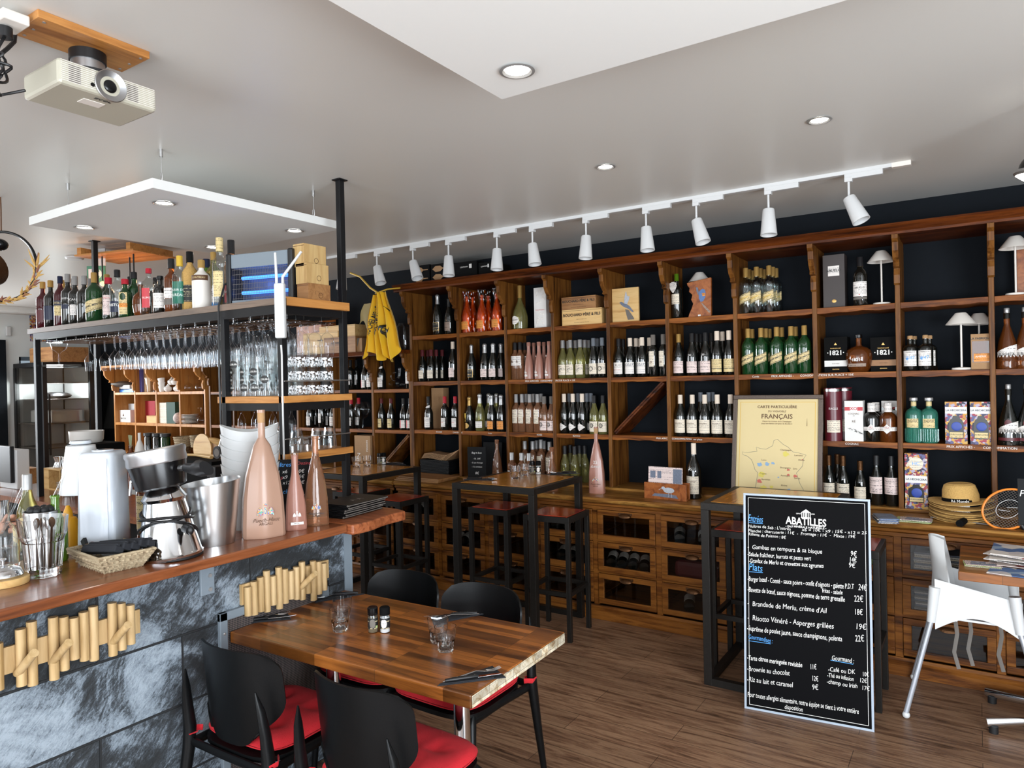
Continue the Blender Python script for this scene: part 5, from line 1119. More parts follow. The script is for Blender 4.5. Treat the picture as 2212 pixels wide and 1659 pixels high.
o = tag(G().box(0, .2, 0, .006, 0, .26).ob('chalk_sign', M['slate'], loc=(ony(2200, 1100, 4.64).x, 4.66, .9), rot=(R(-8), 0, 0)), 'black chalk sign cut by the right edge above the racket', 'sign'); txt(G(), 'Prix', .05, T((.045, -.001, .18)), shear=.2).ob('chalk_writing', M['inkw'], o)
pk = empty('magnetic_pickup_rod', (0, 0, 0), 'thin metal rod with a black pipe head lying on the worktop', 'tool')
pa_, pb_ = onz(2010, 1117, .895), onz(2157, 1136, .892)
G().cyl(pa_, pb_, .0045, 8).ob('rod', M['greyc'], pk); pm_ = onz(2078, 1130, .9); G().cyl(pm_+Vector((-.01, -.035, .002)), pm_+Vector((.01, .035, .008)), .02, 18, .018).ob('pipe_head', M['blkm'], pk)
def flyers(name, u, v, z, w, d, n, th_, mats, lab, cat, grp, rz=0, jit=.01):
    p = onz(u, v, z); pr_ = None
    for i in range(n):
        o = G().box(-w/2, w/2, -d/2, d/2, 0, th_).ob(name, mats[i % len(mats)], loc=(p.x+random.uniform(-jit, jit), p.y+random.uniform(-jit, jit), z+i*(th_+.0004)), rot=(0, 0, rz+random.uniform(-.06, .06))); tag(o, lab, cat, grp)
        if i == n-1: G().box(-w*.35, w*.35, -d*.3, 0, th_, th_+.0004).box(-w*.3, w*.1, d*.1, d*.35, th_, th_+.0004).ob('print', M['birdgrey'], o)
    return o
M['leafgreen'] = pm('leaflet_green', srgb('#a8b878'), .6)
flyers('leaflet', 1975, 1126, .886, .16, .10, 6, .002, [M['leafgreen'], M['paperp'], M['leafgreen'], M['paperw']], 'green-edged leaflet in the pile on the worktop below the hats', 'leaflet', 'leaflets on the worktop')
flyers('brochure', 1914, 1126, .886, .10, .16, 9, .003, [M['paperw'], M['birdblue'], M['birdgrey']], 'glossy brochure in the pile on the worktop right of the menu board', 'brochure', 'brochures on the worktop', rz=.3)
# worktop boards beside the left high table
g = G()
for i in range(3):
    p = onz(905, 1043, .885); o = G().box(-.24, .24, -.14, .14, 0, .011).ob('serving_board', M['crate'], loc=(p.x-.07+i*.012, 4.77+i*.01, .886+i*.0115), rot=(0, 0, R(3-3*i)), bev=.002); tag(o, 'thin wooden serving board in the pile on the worktop by the slates', 'board', 'serving boards on the worktop')
# boxes on top of the crown
def gbox(u0, u1, vt, lab, glassprint):
    o, w, h = carton('glassware_box', M['blkm'], u0, u1, 2.652, vt, 4.95, .28, lab, 'box', 'black wine glass boxes', vm=vt+20)
    if glassprint:
        for zc in (.27, .73):
            G().prism([(x_*w, h*(zc+z_)) for x_, z_ in [(-.42, .0), (-.25, .17), (.0, .15), (.12, .03), (.4, .02), (.4, -.02), (.12, -.03), (.0, -.15), (-.25, -.17)]], -.001, 0).ob('glass_print', M['kraft'], o)
    else: ftxt(o, 'LEHMANN', 0, h*.7, .018, 'inkw'); fpatch(o, w*.2, w*.3, h*.6, h*.85, 'white')
gbox(892, 928, 573, 'black box printed with wine glasses, leftmost on the shelving top', True); gbox(931, 972, 569, 'black box printed with wine glasses, second on the shelving top', True)
gbox(976, 1030, 566, 'plain black glassware box, third on the shelving top', False); gbox(1034, 1062, 566, 'plain black glassware box, rightmost on the shelving top', False)
# ------------------------------------------------------------------ on top of the low shelving
crate(640, 694, 2.055, 668, 5.05, .2, 'small reddish wooden box behind the stemware on low shelving', mt='board')
crate(655, 730, 2.056, 718, 4.95, .25, 'light wooden wine crate on the low shelving, left', writing=('Grand Vin', .02))
crate(700, 768, 2.056, 728, 4.90, .2, 'stamped wooden wine crate on the low shelving behind the post', writing=('BOUCHARD PÈRE & FILS', .022, *W), mt='crate')
crate(690, 767, 2.14, 703, 4.97, .2, 'plain wooden crate lying on the stamped crate', mt='ply')
o, w, h = carton('striped_box', M['kraft'], 752, 782, 2.056, 731, 4.92, .2, 'kraft box with a slanted grey stripe beside the flags', 'box'); G().prism([(-w*.4, 0), (w*.05, 0), (w*.35, h), (-w*.1, h)], -.001, 0).ob('stripe', M['greyc'], o)
o = empty('drink_dispenser', (ony(873, 700, 5.05).x, 5.05, 2.056), 'glass drinks dispenser jar with brass tap on the low shelving', 'jar')
G().lathe([(.075, 0), (.08, .01), (.08, .22), (.06, .25), (.055, .26)], 28, close=False).ob('jar_body', M['glasst'], o); G().cyl((0, -.078, .045), (0, -.11, .045), .008, 10).box(-.004, .004, -.112, -.1, .045, .075).ob('tap', M['brass'], o)
o = empty('wine_decanter', (ony(857, 800, 5.04).x, 5.04, 1.69), 'glass duck-shaped decanter with loop handle, low shelving upper row', 'decanter')
G().lathe([(.03, .0), (.085, .035), (.088, .05), (.06, .08), (.02, .11), (.012, .14), (.014, .2), (.016, .21)], 26, T((0, 0, 0)) @ RY(12), close=False).ob('body', M['glasst'], o)
G().tube([(-.03+.045*math.cos(t), 0, .12+.04*math.sin(t)) for t in [R(60+i*20) for i in range(12)]], .006, 8).ob('handle', M['glasst'], o)
o = empty('giant_wine_glass', (ony(783, 900, 5.02).x, 5.02, 1.30), 'giant balloon wine glass on the low shelving lower row', 'wine glass')
G().lathe([(.05, 0), (.048, .003), (.008, .008), (.006, .08), (.012, .095), (.055, .125), (.083, .17), (.085, .205), (.07, .25), (.06, .268)], 30, close=False).ob('bowl_and_stem', M['glass'], o)
o, w, h = carton('cardboard_box', M['kraft'], 766, 800, .905, 941, 4.95, .2, 'tall brown cardboard box with white lettering behind the left table', 'box', vm=970)
txt(G(), 'MRN', .06, T((-w*.22, -.001, h*.3)) @ RY(-90)).ob('lettering', M['inkw'], o); txt(G(), 'MAISON', .03, T((w*.3, -.001, h*.7)) @ RY(-90)).ob('lettering', M['inkw'], o)
# flags
def flag(name, mat, top, bot, z1, z0, y, lab, folds=4, amp=.03, phase=0, logo=()):
    def fn(a_, b_, off=0):
        xl_ = bot[0]+(top[0]-bot[0])*b_; xr_ = bot[1]+(top[1]-bot[1])*b_
        hem = .055*math.sin(a_*3.3*math.pi/1.5+phase)*(1-b_)**2+(.05*(a_-.5)*(1-b_))
        return Vector((xl_+(xr_-xl_)*a_+.012*math.sin(7*b_+4*a_+phase), y+amp*math.sin(2*math.pi*folds*a_+phase+.8*b_)*(1.1-.5*b_)-off, z0+(z1-z0)*b_+hem))
    o = tag(G().sheet(lambda a_, b_: fn(a_, b_), 60, 20, .0015).ob(name, mat), lab, 'flag')
    for (t, a_, b_, s_, rot, ink) in logo:
        g = G(); vs, fs = text_mesh(t, 1.0, bold=.02) if t != 'O' else text_mesh('O', 1.0, bold=.03)
        c, s2 = math.cos(R(rot)), math.sin(R(rot)); W_ = abs((bot[1]-bot[0]+top[1]-top[0])/2); H_ = z1-z0
        g.add([fn(a_+(p_*c-q*s2)*s_/W_, b_+(p_*s2+q*c)*s_/H_, .006) for p_, q in vs], fs, False); g.ob('printed_logo', M[ink], o)
    return o
fx = lambda u: ony(u, 680, 4.72).x
flag('rugby_flag', M['yellow'], (fx(803), fx(826)), (fx(781), fx(842)), 2.56, 2.0, 4.72, 'yellow flag with black club lettering hanging at left of the shelving', 3, .03, 0, [('STADE', .45, .70, .05, -75, 'ink'), ('ROCHELAIS', .30, .52, .045, 80, 'ink'), ('ROCHELAIS', .60, .55, .04, 80, 'ink')])
flag('rugby_flag', M['yellow'], (fx(822), fx(848)), (fx(828), fx(878)), 2.57, 1.99, 4.66, 'yellow flag with black ring logo hanging against the tall shelving', 2.5, .035, 1, [('O', .45, .42, .13, 10, 'ink'), ('ARD', .42, .38, .05, -80, 'ink'), ('V', .75, .72, .1, 15, 'ink')])
flag('beige_pennant', pm('beige_cloth', srgb('#9a8a5c'), .8), (fx(775), fx(803)), (fx(762), fx(795)), 2.50, 2.30, 4.78, 'beige pennant hanging behind the yellow flags', 1, .01, 0)
o = tag(G().tube([ony(757, 590, 4.79), ony(778, 598, 4.78), ony(800, 622, 4.76), ony(828, 640, 4.74)], .009, 8).tube([(fx(815), 4.70, 2.57), (fx(838), 4.72, 2.60), (fx(850), 4.85, 2.62), (fx(850), 5.279, 2.64)], .007, 8).ob('flag_pole', M['yellowcap']), 'yellow wooden flag pole sticking out at left of the flags', 'pole')
# ------------------------------------------------------------------ black menu board
b0 = Vector((-1.042, 3.733, 0)); b1 = Vector((-.438, 3.800, 0)); bw = (b1-b0).length
mb = empty('menu_board', b0, 'large black menu board with white frame and handwriting, leaning on the high table', 'menu board')
ex = (b1-b0).normalized(); ez = Vector((-.004, .1, 1.118)).normalized(); ey = ez.cross(ex).normalized(); ez = ex.cross(ey)
mb.matrix_world = Matrix.Translation(b0) @ Matrix((ex, ey, ez)).transposed().to_4x4()
if ey.y < 0: pass
bh = 1.122; f = .011
G().box(0, bw, 0, .012, 0, f).box(0, bw, 0, .012, bh-f, bh).box(0, f, 0, .012, f, bh-f).box(bw-f, bw, 0, .012, f, bh-f).ob('frame', pm('pale_frame', srgb('#a8b4c2'), .4), mb, bev=.001)
G().box(f, bw-f, .003, .010, f, bh-f).ob('panel', pm('menu_black', srgb('#0a0a0c'), .6, spec=.06), mb)
g = G(); i_ = .024
g.box(i_, bw-i_, .001, .003, i_, i_+.002).box(i_, bw-i_, .001, .003, bh-i_, bh-i_+.002).box(i_, i_+.002, .001, .003, i_, bh-i_).box(bw-i_-.002, bw-i_, .001, .003, i_, bh-i_)
g.ob('white_line', M['inkw'], mb)
def bl(u, v):
    d = ray(u, v); t = (b0-Vector((0, 0, CH))).dot(ey)/d.dot(ey); q = Vector((0, 0, CH))+d*t-b0; return q.dot(ex), q.dot(ez)
gg = {'inkw': G(), 'inkb': G(), 'logo': G()}
def line(t, u0, v0, u1, v1, hp, ink='inkw', shear=.12, bold=.0, up=1):
    (xa, za), (xb, zb) = bl(u0, v0), bl(u1, v1); vs, fs = text_mesh(t, 1.0, shear=shear, bold=bold, align='LEFT')
    x0t = min(p[0] for p in vs); x1t = max(p[0] for p in vs); L_ = math.hypot(xb-xa, zb-za); an = math.atan2(zb-za, xb-xa); s_ = L_/(x1t-x0t); hz = hp*.0029/.72
    c, s2 = math.cos(an), math.sin(an); ph = random.random()*6
    vs2 = []
    for p, q in vs:
        X = (p-x0t)*s_; Y = q*hz + .0012*math.sin(X*60+ph)
        vs2.append((xa+X*c-Y*s2, 0, za+X*s2+Y*c))
    gg[ink].add([(p[0], -.0005, p[2]) for p in vs2], fs, False)
def under(u0, v0, u1, v1, ink='inkb'):
    (xa, za), (xb, zb) = bl(u0, v0), bl(u1, v1); gg[ink].cyl((xa, 0, za), (xb, 0, zb), .0015, 5)
line('Entrées', 1617, 1119, 1648, 1123, 13, 'inkb'); under(1617, 1129, 1648, 1131)
line('Huîtres de Seb : L\'ostréa', 1617, 1136, 1708, 1143, 5.5); line('x6 = 10€ - x9 : 15€ - x12 = 25', 1732, 1144, 1872, 1152, 5.5)
line('Planche : charcuterie : 11€  -  Fromage : 11€  -  Mixte : 19€', 1617, 1146, 1848, 1160, 5.5); line('Rillette de Poisson : 8€', 1617, 1154, 1698, 1161, 5.5)
line('-  Gambas en tempura & sa bisque', 1615, 1181, 1776, 1192, 8); line('9€', 1838, 1196, 1851, 1197, 9)
line('-Salade fraîcheur, burrata et pesto vert', 1615, 1197, 1752, 1207, 8, bold=.004); line('14€', 1836, 1209, 1851, 1210, 9)
line('-Gravlax de Merlu et crevettes aux agrumes', 1617, 1211, 1779, 1223, 8, bold=.004); line('9€', 1834, 1221, 1848, 1222, 9)
line('Plats', 1618, 1225, 1647, 1228, 13, 'inkb'); under(1618, 1235, 1648, 1237)
line('-Burger bœuf - Comté - sauce poivre - confit d\'oignons - galette P.D.T', 1615, 1250, 1845, 1268, 9, bold=.004); line('24€', 1854, 1269, 1873, 1271, 11)
line('frites - salade', 1776, 1276, 1820, 1280, 8, bold=.004); line('-Bavette de bœuf, sauce oignons, pomme de terre grenaille', 1615, 1273, 1825, 1295, 9, bold=.004); line('22€', 1845, 1294, 1865, 1295, 11)
line('-  Brandade de Merlu, crème d\'Ail', 1615, 1303, 1786, 1320, 9); line('18€', 1847, 1322, 1864, 1323, 10)
line('-  Risotto Vénéré - Asperges grillées', 1615, 1334, 1801, 1353, 9.5); line('19€', 1850, 1353, 1872, 1355, 10)
line('-Suprême de poulet jaune, sauce champignons, polenta', 1614, 1357, 1819, 1381, 9, bold=.004); line('22€', 1847, 1379, 1867, 1380, 11)
line('Gourmandises :', 1617, 1375, 1669, 1385, 8.5, 'inkb'); under(1617, 1384, 1665, 1391)
line('-Tarte citron meringuée revisitée', 1614, 1420, 1733, 1437, 8.5, bold=.01); line('11€', 1751, 1441, 1764, 1442, 9)
line('-Brownie au chocolat', 1614, 1444, 1706, 1455, 9); line('12€', 1755, 1466, 1768, 1467, 9)
line('-Riz au lait et caramel', 1614, 1467, 1713, 1480, 9); line('9€', 1755, 1485, 1768, 1486, 9)
line('Gourmand :', 1797, 1421, 1845, 1428, 8.5); under(1794, 1426, 1843, 1435)
line('-Café ou DK', 1789, 1446, 1847, 1452, 7.5); line('10€', 1864, 1456, 1877, 1457, 7.5); line('-Thé ou infusion', 1787, 1458, 1844, 1467, 7.5); line('12€', 1858, 1470, 1873, 1472, 7.5)
line('-champ ou Irish', 1786, 1472, 1852, 1483, 7.5); line('17€', 1863, 1486, 1879, 1488, 7.5)
line('Pour toutes allergies alimentaire, notre équipe se tient à votre entière', 1615, 1500, 1855, 1537, 9); line('disposition', 1695, 1527, 1734, 1533, 8)
line('ABATILLES', 1697, 1124.5, 1785, 1131, 13, 'logo', 0, .025); line('• EAU MINÉRALE NATURELLE •', 1697, 1136.5, 1785, 1142, 3.6, 'logo', 0, .02)
line('DEPUIS', 1720, 1109, 1730, 1110, 2, 'logo', 0, .02); line('1925', 1752, 1111, 1760, 1111.5, 2, 'logo', 0, .02)
hx_, hz_ = bl(1741, 1111)
gl_ = gg['logo']
gl_.prism([(hx_-.024, hz_+.008), (hx_+.024, hz_+.008), (hx_, hz_+.026)], -.0008, 0); gl_.box(hx_-.024, hx_+.024, -.0008, 0, hz_-.02, hz_-.015)
for k_ in (-.02, -.011, -.003, .003, .011, .02): gl_.box(hx_+k_-.002, hx_+k_+.002, -.0008, 0, hz_-.015, hz_+.008)
gg['inkw'].ob('handwriting', M['inkw'], mb); gg['inkb'].ob('blue_headings', M['inkb'], mb); gl_.ob('printed_logo', M['inkw'], mb)
# ================================================================== glassware
def fac_lathe(g, rings, k, n=6, M_=None):
    """rings of (r, z, faceting 0..1); panelled glass"""
    vs = []
    for r, z, fq in rings:
        for i in range(k):
            a_ = 2*math.pi*i/k; d = math.cos(math.pi/n)/math.cos(((a_+math.pi/n) % (2*math.pi/n))-math.pi/n)
            q = 1-fq+fq*d; vs.append((r*q*math.cos(a_), r*q*math.sin(a_), z))
    return g.add(vs, [(j*k+i, j*k+(i+1) % k, (j+1)*k+(i+1) % k, (j+1)*k+i) for j in range(len(rings)-1) for i in range(k)], True, M_)
def tumbler(h=.09, r=.041, name='drinking_glass', mat='glass'):
    g = G(); fac_lathe(g, [(1e-5, .004, 0), (r*.70, .0, 1), (r*.72, h*.03, 1), (r*.86, h*.45, 1), (r*.86, h*.5, .6), (r*.92, h*.55, 0), (r, h, 0), (r-.0018, h, 0), (r*.90, h*.56, 0), (r*.78, h*.45, 1), (r*.62, h*.12, 1), (1e-5, h*.11, 0)], 40, 10)
    return g.ob(name, M[mat], ang=20, solid=(mat == 'rglass'))
tg = tumbler(mat='rglass'); tag(tg, '', 'glass')
for u, v, z, lab in ((735, 1362, .75, 'front drinking glass of the pair left of the shakers'), (740, 1338, .75, 'rear drinking glass of the pair left of the shakers'), (947, 1385, .75, 'rear drinking glass of the pair right of the shakers'), (963, 1405, .75, 'front drinking glass of the pair nearest the camera'),
                 (1113, 1034, 1.0355, 'left water glass on the middle high table'), (1133, 1029, 1.0355, 'right water glass on the middle high table'), (770, 1009, 1.0355, 'left water glass on the left high table'), (793, 1007, 1.0355, 'right water glass on the left high table')):
    p = onz(u, v, z); put(tg, (p.x, p.y, z), 0, lab, 'faceted water glasses')
def shaker(dark, fill, lid, badge):
    o = empty('spice_shaker', (0, 0, 0), '', 'shaker', group='salt and pepper shakers')
    G().lathe([(1e-5, 0), (.019, 0), (.0205, .003), (.0205, .068), (.019, .072)], 24, close=False).ob('jar', M['glasst'], o)
    G().lathe([(1e-5, .002), (.0185, .003), (.0185, .062), (1e-5, .063)], 20, close=False).ob('contents', fill, o)
    G().lathe([(.0205, .071), (.021, .073), (.021, .098), (.017, .102), (1e-5, .102)], 24, close=False).ob('lid', M[lid], o)
    l = lpatch(.0209, .018, .060, 150).ob('label', M['paperd'], o)
    lpatch(.0212, .021, .057, 34, 0, shape='oval').ob('badge', M[badge], l)
    if dark: q = G(); q.add([(.0213*math.sin(a_), -.0213*math.cos(a_), z_) for a_ in (.6, .85, 1.1) for z_ in (.021, .03)], [(0, 2, 3, 1), (2, 4, 5, 3)]); q.ob('green_tag', M['leafgreen'], l)
    return o
M['pepper'] = pm('peppercorns', srgb('#8a7a60'), .8, bump=1, bscale=500, var=.7); M['salt'] = pm('salt', srgb('#dedede'), .8, bump=.4, bscale=600)
sp1, sp2 = shaker(True, M['pepper'], 'blkg', 'greyc'), shaker(False, M['salt'], 'blkm', 'paperw')
for (u, v, z), (u2, v2), w_ in (((806, 1365, .75), (832, 1365), 'dining table'), ((1150, 1025, 1.0355), (1163, 1025), 'middle high table'), ((820, 1004, 1.0355), (829, 1003), 'left high table')):
    p = onz(u, v, z); put(sp1, (p.x, p.y, z), R(40), 'pepper shaker with black label on the '+w_); p = onz(u2, v2, z); put(sp2, (p.x, p.y, z), R(30), 'salt shaker with black lid on the '+w_)
# napkin, fork and knife
def setting(u, v, z, rz, where):
    p = onz(u, v, z); grp = 'napkins and cutlery'
    n_ = G().prism([(-.13, -.03), (.10, -.05), (.085, .055)], 0, .003, 'z').prism([(-.125, -.026), (.06, -.045), (.085, .05)], .0032, .0056, 'z').ob('napkin', M['navyn'], loc=(p.x, p.y, z+.0005), rot=(0, 0, rz)); tag(n_, 'black folded napkin under the cutlery, '+where, 'napkin', grp)
    f_ = empty('fork', (p.x, p.y, z+.0065), 'steel fork on the napkin, '+where, 'fork', rz=rz+R(4), group=grp)
    G().tube([(-.11, -.012, .002), (-.05, -.006, .006), (.01, 0, .012), (.035, 0, .008), (.05, 0, .006)], [(.004, .001), (.0045, .0012), (.0028, .0015), (.006, .001), (.010, .0012)], 8, flat=(0, 1, 0)).ob('handle', M['chrome'], f_)
    for q in (-.0082, -.0028, .0028, .0082): G().tube([(.048, q*.85, .006), (.07, q, .004), (.1, q, .010)], [.0016, .0014, .0008], 6).ob('tine', M['chrome'], f_)
    k = empty('table_knife', (p.x, p.y, z+.0065), 'black-handled knife on the napkin, '+where, 'knife', rz=rz+R(-3), group=grp)
    G().tube([(-.1, -.028, .006), (-.07, -.028, .007), (0, -.027, .007), (.012, -.027, .006)], [(.007, .005), (.009, .006), (.0085, .006), (.007, .004)], 10, flat=(0, 1, 0)).ob('handle', M['blk'], k)
    G().prism([(.01, -.034), (.09, -.031), (.125, -.022), (.01, -.02)], .0035, .0048, 'z').ob('blade', M['chrome'], k)
    for i in range(3): G().sphere((-.06+i*.03, -.027, .0125), (.0016, .0016, .0006), 8).ob('rivet', M['ss'], k)
M['navyn'] = pm('black_napkin', srgb('#1a1c22'), .85, bump=.15, bscale=400)
setting(575, 1337, .75, R(52), 'left front corner of the dining table'); setting(725, 1292, .75, R(222), 'left rear corner of the dining table'); setting(980, 1337, .75, R(222), 'right rear side of the dining table'); setting(1022, 1462, .75, R(52), 'right front corner of the dining table')
setting(1040, 1036, 1.0355, R(20), 'left edge of the middle high table'); setting(1215, 1024, 1.0355, R(200), 'right edge of the middle high table'); setting(852, 1003, 1.0355, R(170), 'right edge of the left high table')
# hanging stemware
def stem(kind):
    if kind == 'tulip': pr = [(1e-5, .0), (.034, .0), (.034, .0015), (.006, .006), (.004, .05), (.004, .075), (.008, .085), (.03, .115), (.0365, .132), (.034, .16), (.030, .205)]
    elif kind == 'beer': pr = [(1e-5, 0), (.034, 0), (.034, .002), (.008, .008), (.006, .03), (.009, .045), (.03, .062), (.040, .095), (.041, .125), (.034, .175)]
    elif kind == 'flute': pr = [(1e-5, 0), (.028, 0), (.028, .0015), (.005, .005), (.004, .06), (.012, .08), (.022, .11), (.024, .15), (.02, .2)]
    elif kind == 'gin': pr = [(1e-5, 0), (.04, 0), (.04, .002), (.006, .006), (.005, .08), (.012, .09), (.045, .115), (.055, .15), (.052, .175), (.042, .20)]
    return pr
gl = {k: tag(G().lathe(stem(k), 22, close=False).ob(nm, M['glass']), '', 'wine glass') for k, nm in (('tulip', 'wine_glass'), ('beer', 'stemmed_beer_glass'), ('flute', 'champagne_flute'), ('gin', 'balloon_glass'))}
UP = (math.pi, 0, 0)
def hang(k, x, y, lab, grp, z=2.078): put(gl[k], (x, y, z), 0, lab, grp, rot=(math.pi, 0, random.uniform(0, 6)))
for i in range(15):
    for j, y in enumerate((2.365, 2.46, 2.555, 2.65)): hang('tulip', -4.60+i*.079+random.uniform(-.004, .004), y+random.uniform(-.004, .004), 'hanging wine glass, '+['front', 'second', 'third', 'back'][j]+' row of the long rack, '+['first', 'second', 'third', 'fourth', 'fifth', 'sixth', 'seventh', 'eighth', 'ninth', 'tenth', 'eleventh', 'twelfth', 'thirteenth', 'fourteenth', 'fifteenth'][i]+' from left', 'wine glasses hanging in the long rack', 2.078 if i < 11 else 2.082)
for i, (x, y) in enumerate(((-4.98, 2.40), (-4.93, 2.47))): hang('tulip', x, y, 'wine glass of the pair hanging alone at the left end of the rack', 'pair of hanging wine glasses')
for i, x in enumerate((-3.26, -3.165, -3.07)):
    for y in (2.38, 2.48): hang('beer', x, y, 'round glass hanging in the short rack, '+('front' if y < 2.4 else 'rear')+' row', 'stemmed glasses in the short rack')
for y in (2.40, 2.49, 2.58, 2.665): hang('beer', -2.965, y, 'round stemmed glass hanging by the white device, end of the short rack', 'stemmed glasses in the short rack, end row')
for i in range(4): hang('flute', -3.33+i*.08, 2.62+.02, 'slim flute hanging at the back of the short rack', 'flutes at the back of the short rack')
# balloon glass standing on the return rack at far left (seen over the fridge)
put(gl['gin'], (ony(127, 740, 2.45).x, 2.45, 1.93), 0, 'balloon glass standing alone at the left end under the shelf'); tag(G().box(-5.62, -5.42, 2.315, 2.55, 1.915, 1.93).ob('glass_ledge', M['pane']), 'small glass ledge holding the balloon glass at the left post', 'shelf')
# stacked pint glasses, upside down, on the middle shelf
mt_, nt, b = newmat('white_print'); nzt = nt.nodes.new('ShaderNodeTexNoise'); nzt.inputs['Scale'].default_value = 90; nzt.inputs['Detail'].default_value = 2; tcn = nt.nodes.new('ShaderNodeTexCoord'); nt.links.new(tcn.outputs['Object'], nzt.inputs[0])
gt = nt.nodes.new('ShaderNodeMath'); gt.operation = 'GREATER_THAN'; gt.inputs[1].default_value = .5; nt.links.new(nzt.outputs[0], gt.inputs[0]); nt.links.new(gt.outputs[0], b.inputs['Alpha']); setb(b, col=(.85, .86, .88), rough=.5); M['wprint'] = mt_
pint = tag(G().lathe([(1e-5, .004), (.029, 0), (.030, .004), (.033, .06), (.040, .135), (.0385, .135), (.031, .06), (.028, .012), (1e-5, .011)], 24, close=False).ob('pint_glass', M['glasst']), '', 'glass')
lpatch(.0385, .072, .112, 36, 0, shape='oval').ob('printed_logo', M['ink'], pint)
pl_ = G(); txtc(pl_, 'LOBURG', .014, .0392, -.092); pl_.v = [(x, y, -z) for x, y, z in pl_.v]; pl_.v = [(-x, y, z) for x, y, z in pl_.v]; pl_.ob('lettering', M['inkw'], pint)
for i, x in enumerate((-3.33, -3.245, -3.16, -3.075)):
    for j, y in enumerate((2.36, 2.45, 2.54)):
        for q in range(3 if (i+j) % 3 else 4):
            if (i == 3 and q > 1): continue
            put(pint, (x, y, 1.697+.135+q*.042), 0, 'nested pint glass, '+['front', 'middle', 'back'][j]+' row, '+['first', 'second', 'third', 'fourth'][i]+' stack from left, '+['lowest', 'second', 'third', 'topmost'][q], 'stacked pint glasses', rot=(math.pi, 0, math.pi+random.uniform(-.7, .7)))
tb = tumbler(.072, .042, 'tumbler', 'glasst'); tag(tb, '', 'glass'); lpatch(.0405, .022, .066, 80).ob('print', M['wprint'], tb)
for i, y in enumerate((2.365, 2.452, 2.539, 2.626)):
    for q in range(3): put(tb, (-2.94, y, 1.697+.072+.0735*q), 0, 'printed tumbler, '+['first', 'second', 'third', 'fourth'][i]+' column from left on middle shelf end, '+['lowest', 'middle', 'top'][q]+' layer', 'stacked printed tumblers', rot=(math.pi, 0, R(90)+math.pi))
wt = tumbler(.11, .038, 'water_glass', 'glasst'); tag(wt, '', 'glass')
for i, x in enumerate((-3.25, -3.165, -3.08, -2.995)):
    for y in (2.38, 2.47): put(wt, (x, y, 1.407+.11), 0, 'upside-down ribbed glass, '+('front' if y < 2.4 else 'rear')+' row on the lower shelf', 'water glasses on the lower shelf', rot=(math.pi, 0, 0))
for i, y in enumerate((2.57, 2.655)): put(wt, (-2.95, y, 1.407+.11), 0, 'upside-down ribbed glass at the right end of the lower shelf', 'ribbed glasses at the lower shelf end', rot=(math.pi, 0, 0))
for i, y in enumerate((2.38, 2.475)): put(wt, (-2.93, y, 1.407+.075), 0, 'squat faceted glass bowl upside down at the right end of the lower shelf', 'squat glass bowls on the lower shelf', rot=(math.pi, 0, 0), sc=(1.2, 1.2, .68))
for i in range(6): put(gl['flute'], (-3.36+i*.075, 2.40+.03*(i % 2), 1.645), 0, 'small stemmed glass hanging under the middle shelf', 'small glasses under the middle shelf', rot=(math.pi, 0, 0), sc=(.9, .9, .72))
# ================================================================== bottles on the long shelf
ST = 2.191
def SB(key, u, vt, desc, shape, r, glass, cap, labels=(), texts=(), y=2.40, nm='liqueur_bottle', rz=None, **k):
    H_ = ony(u, vt, y).z-ST; B(key, desc, shape, r, H_, glass, cap, labels, texts, nm, **k); o = K[key][0]
    x = ony(u, vt+60, y).x; o.location = (x, y, ST); o.rotation_euler = (0, 0, math.atan2(-x, y)*.62 if rz is None else rz); o['group'] = 'bottles on the shelf above the stemware'; return o
SB('s1', 93, 609, 'dark red aperitif bottle, leftmost on the bar shelf', 'bdx', .043, 'redliq', ('gold', .86, .002), [(.05, .14, 'maroon', 60)])
SB('s2', 110, 606, 'very dark bottle with gold cap, second from left on the bar shelf', 'bdx', .043, 'dark', ('gold', .86, .002), [(.06, .16, 'navycap', 60)])
SB('s3', 131, 597, 'orange aperitif bottle with blue arched label on the bar shelf', 'spr', .043, 'redliq', ('navycap', .86, .003), [(.08, .15, 'papery', 40), (.15, .185, 'navycap', 55)], [('APEROL', .167, .024, 'papery')])
SB('s4', 147, 592, 'dark bitter bottle with silver cap beside the orange one', 'bdx', .042, 'dark', ('silver', .84, .002), [(.12, .15, 'navycap', 55)], [('CAMPARI', .19, .02, 'inkw')])
SB('s5', 163, 597, 'dark pastis bottle with silver neck and white figure label', 'bdx', .042, 'dark', ('silver', .82, .002), [(.07, .14, 'paperw', 28)], [('PICARD', .175, .022, 'inkw')])
SB('s6', 183, 596, 'tall black bottle with silver neck left of the green gold-label one', 'bdx', .047, 'dark', ('silver', .82, .002))
SB('s7', 204, 589, 'large green mint liqueur bottle with slanted gold label, bar shelf', 'spr', .054, 'darkg', ('gold', .80, .003), [(.075, .15, 'papery', 75, .3), (.08, .083, 'ink', 75, .3, None, .001)], [('CABANEL MENTHE', .113, .018, 'ink', {'slant': .3, 'bold': .0005})])
SB('s8', 232, 593, 'green bottle with gold cap behind the clear gin bottle', 'spr', .045, 'darkg', ('gold', .82, .003), [(.075, .14, 'papery', 60, .3)], y=2.52)
SB('s9', 235, 600, 'clear square gin bottle with pink figure label and red cap', 'bdx', .036, 'clearb', ('redcap', .86, .006), [(.04, .17, 'paperp', 44)], [('BEEFEATER', .15, .011, 'inkr')])
SB('s10', 254, 583, 'clear vodka bottle with black wave label and black cap', 'spr', .046, 'clearb', ('blackcap', .86, .004), [(.05, .12, 'navycap', 60)], [('ERISTOFF', .095, .024, 'inkw', {'bold': .0005})])
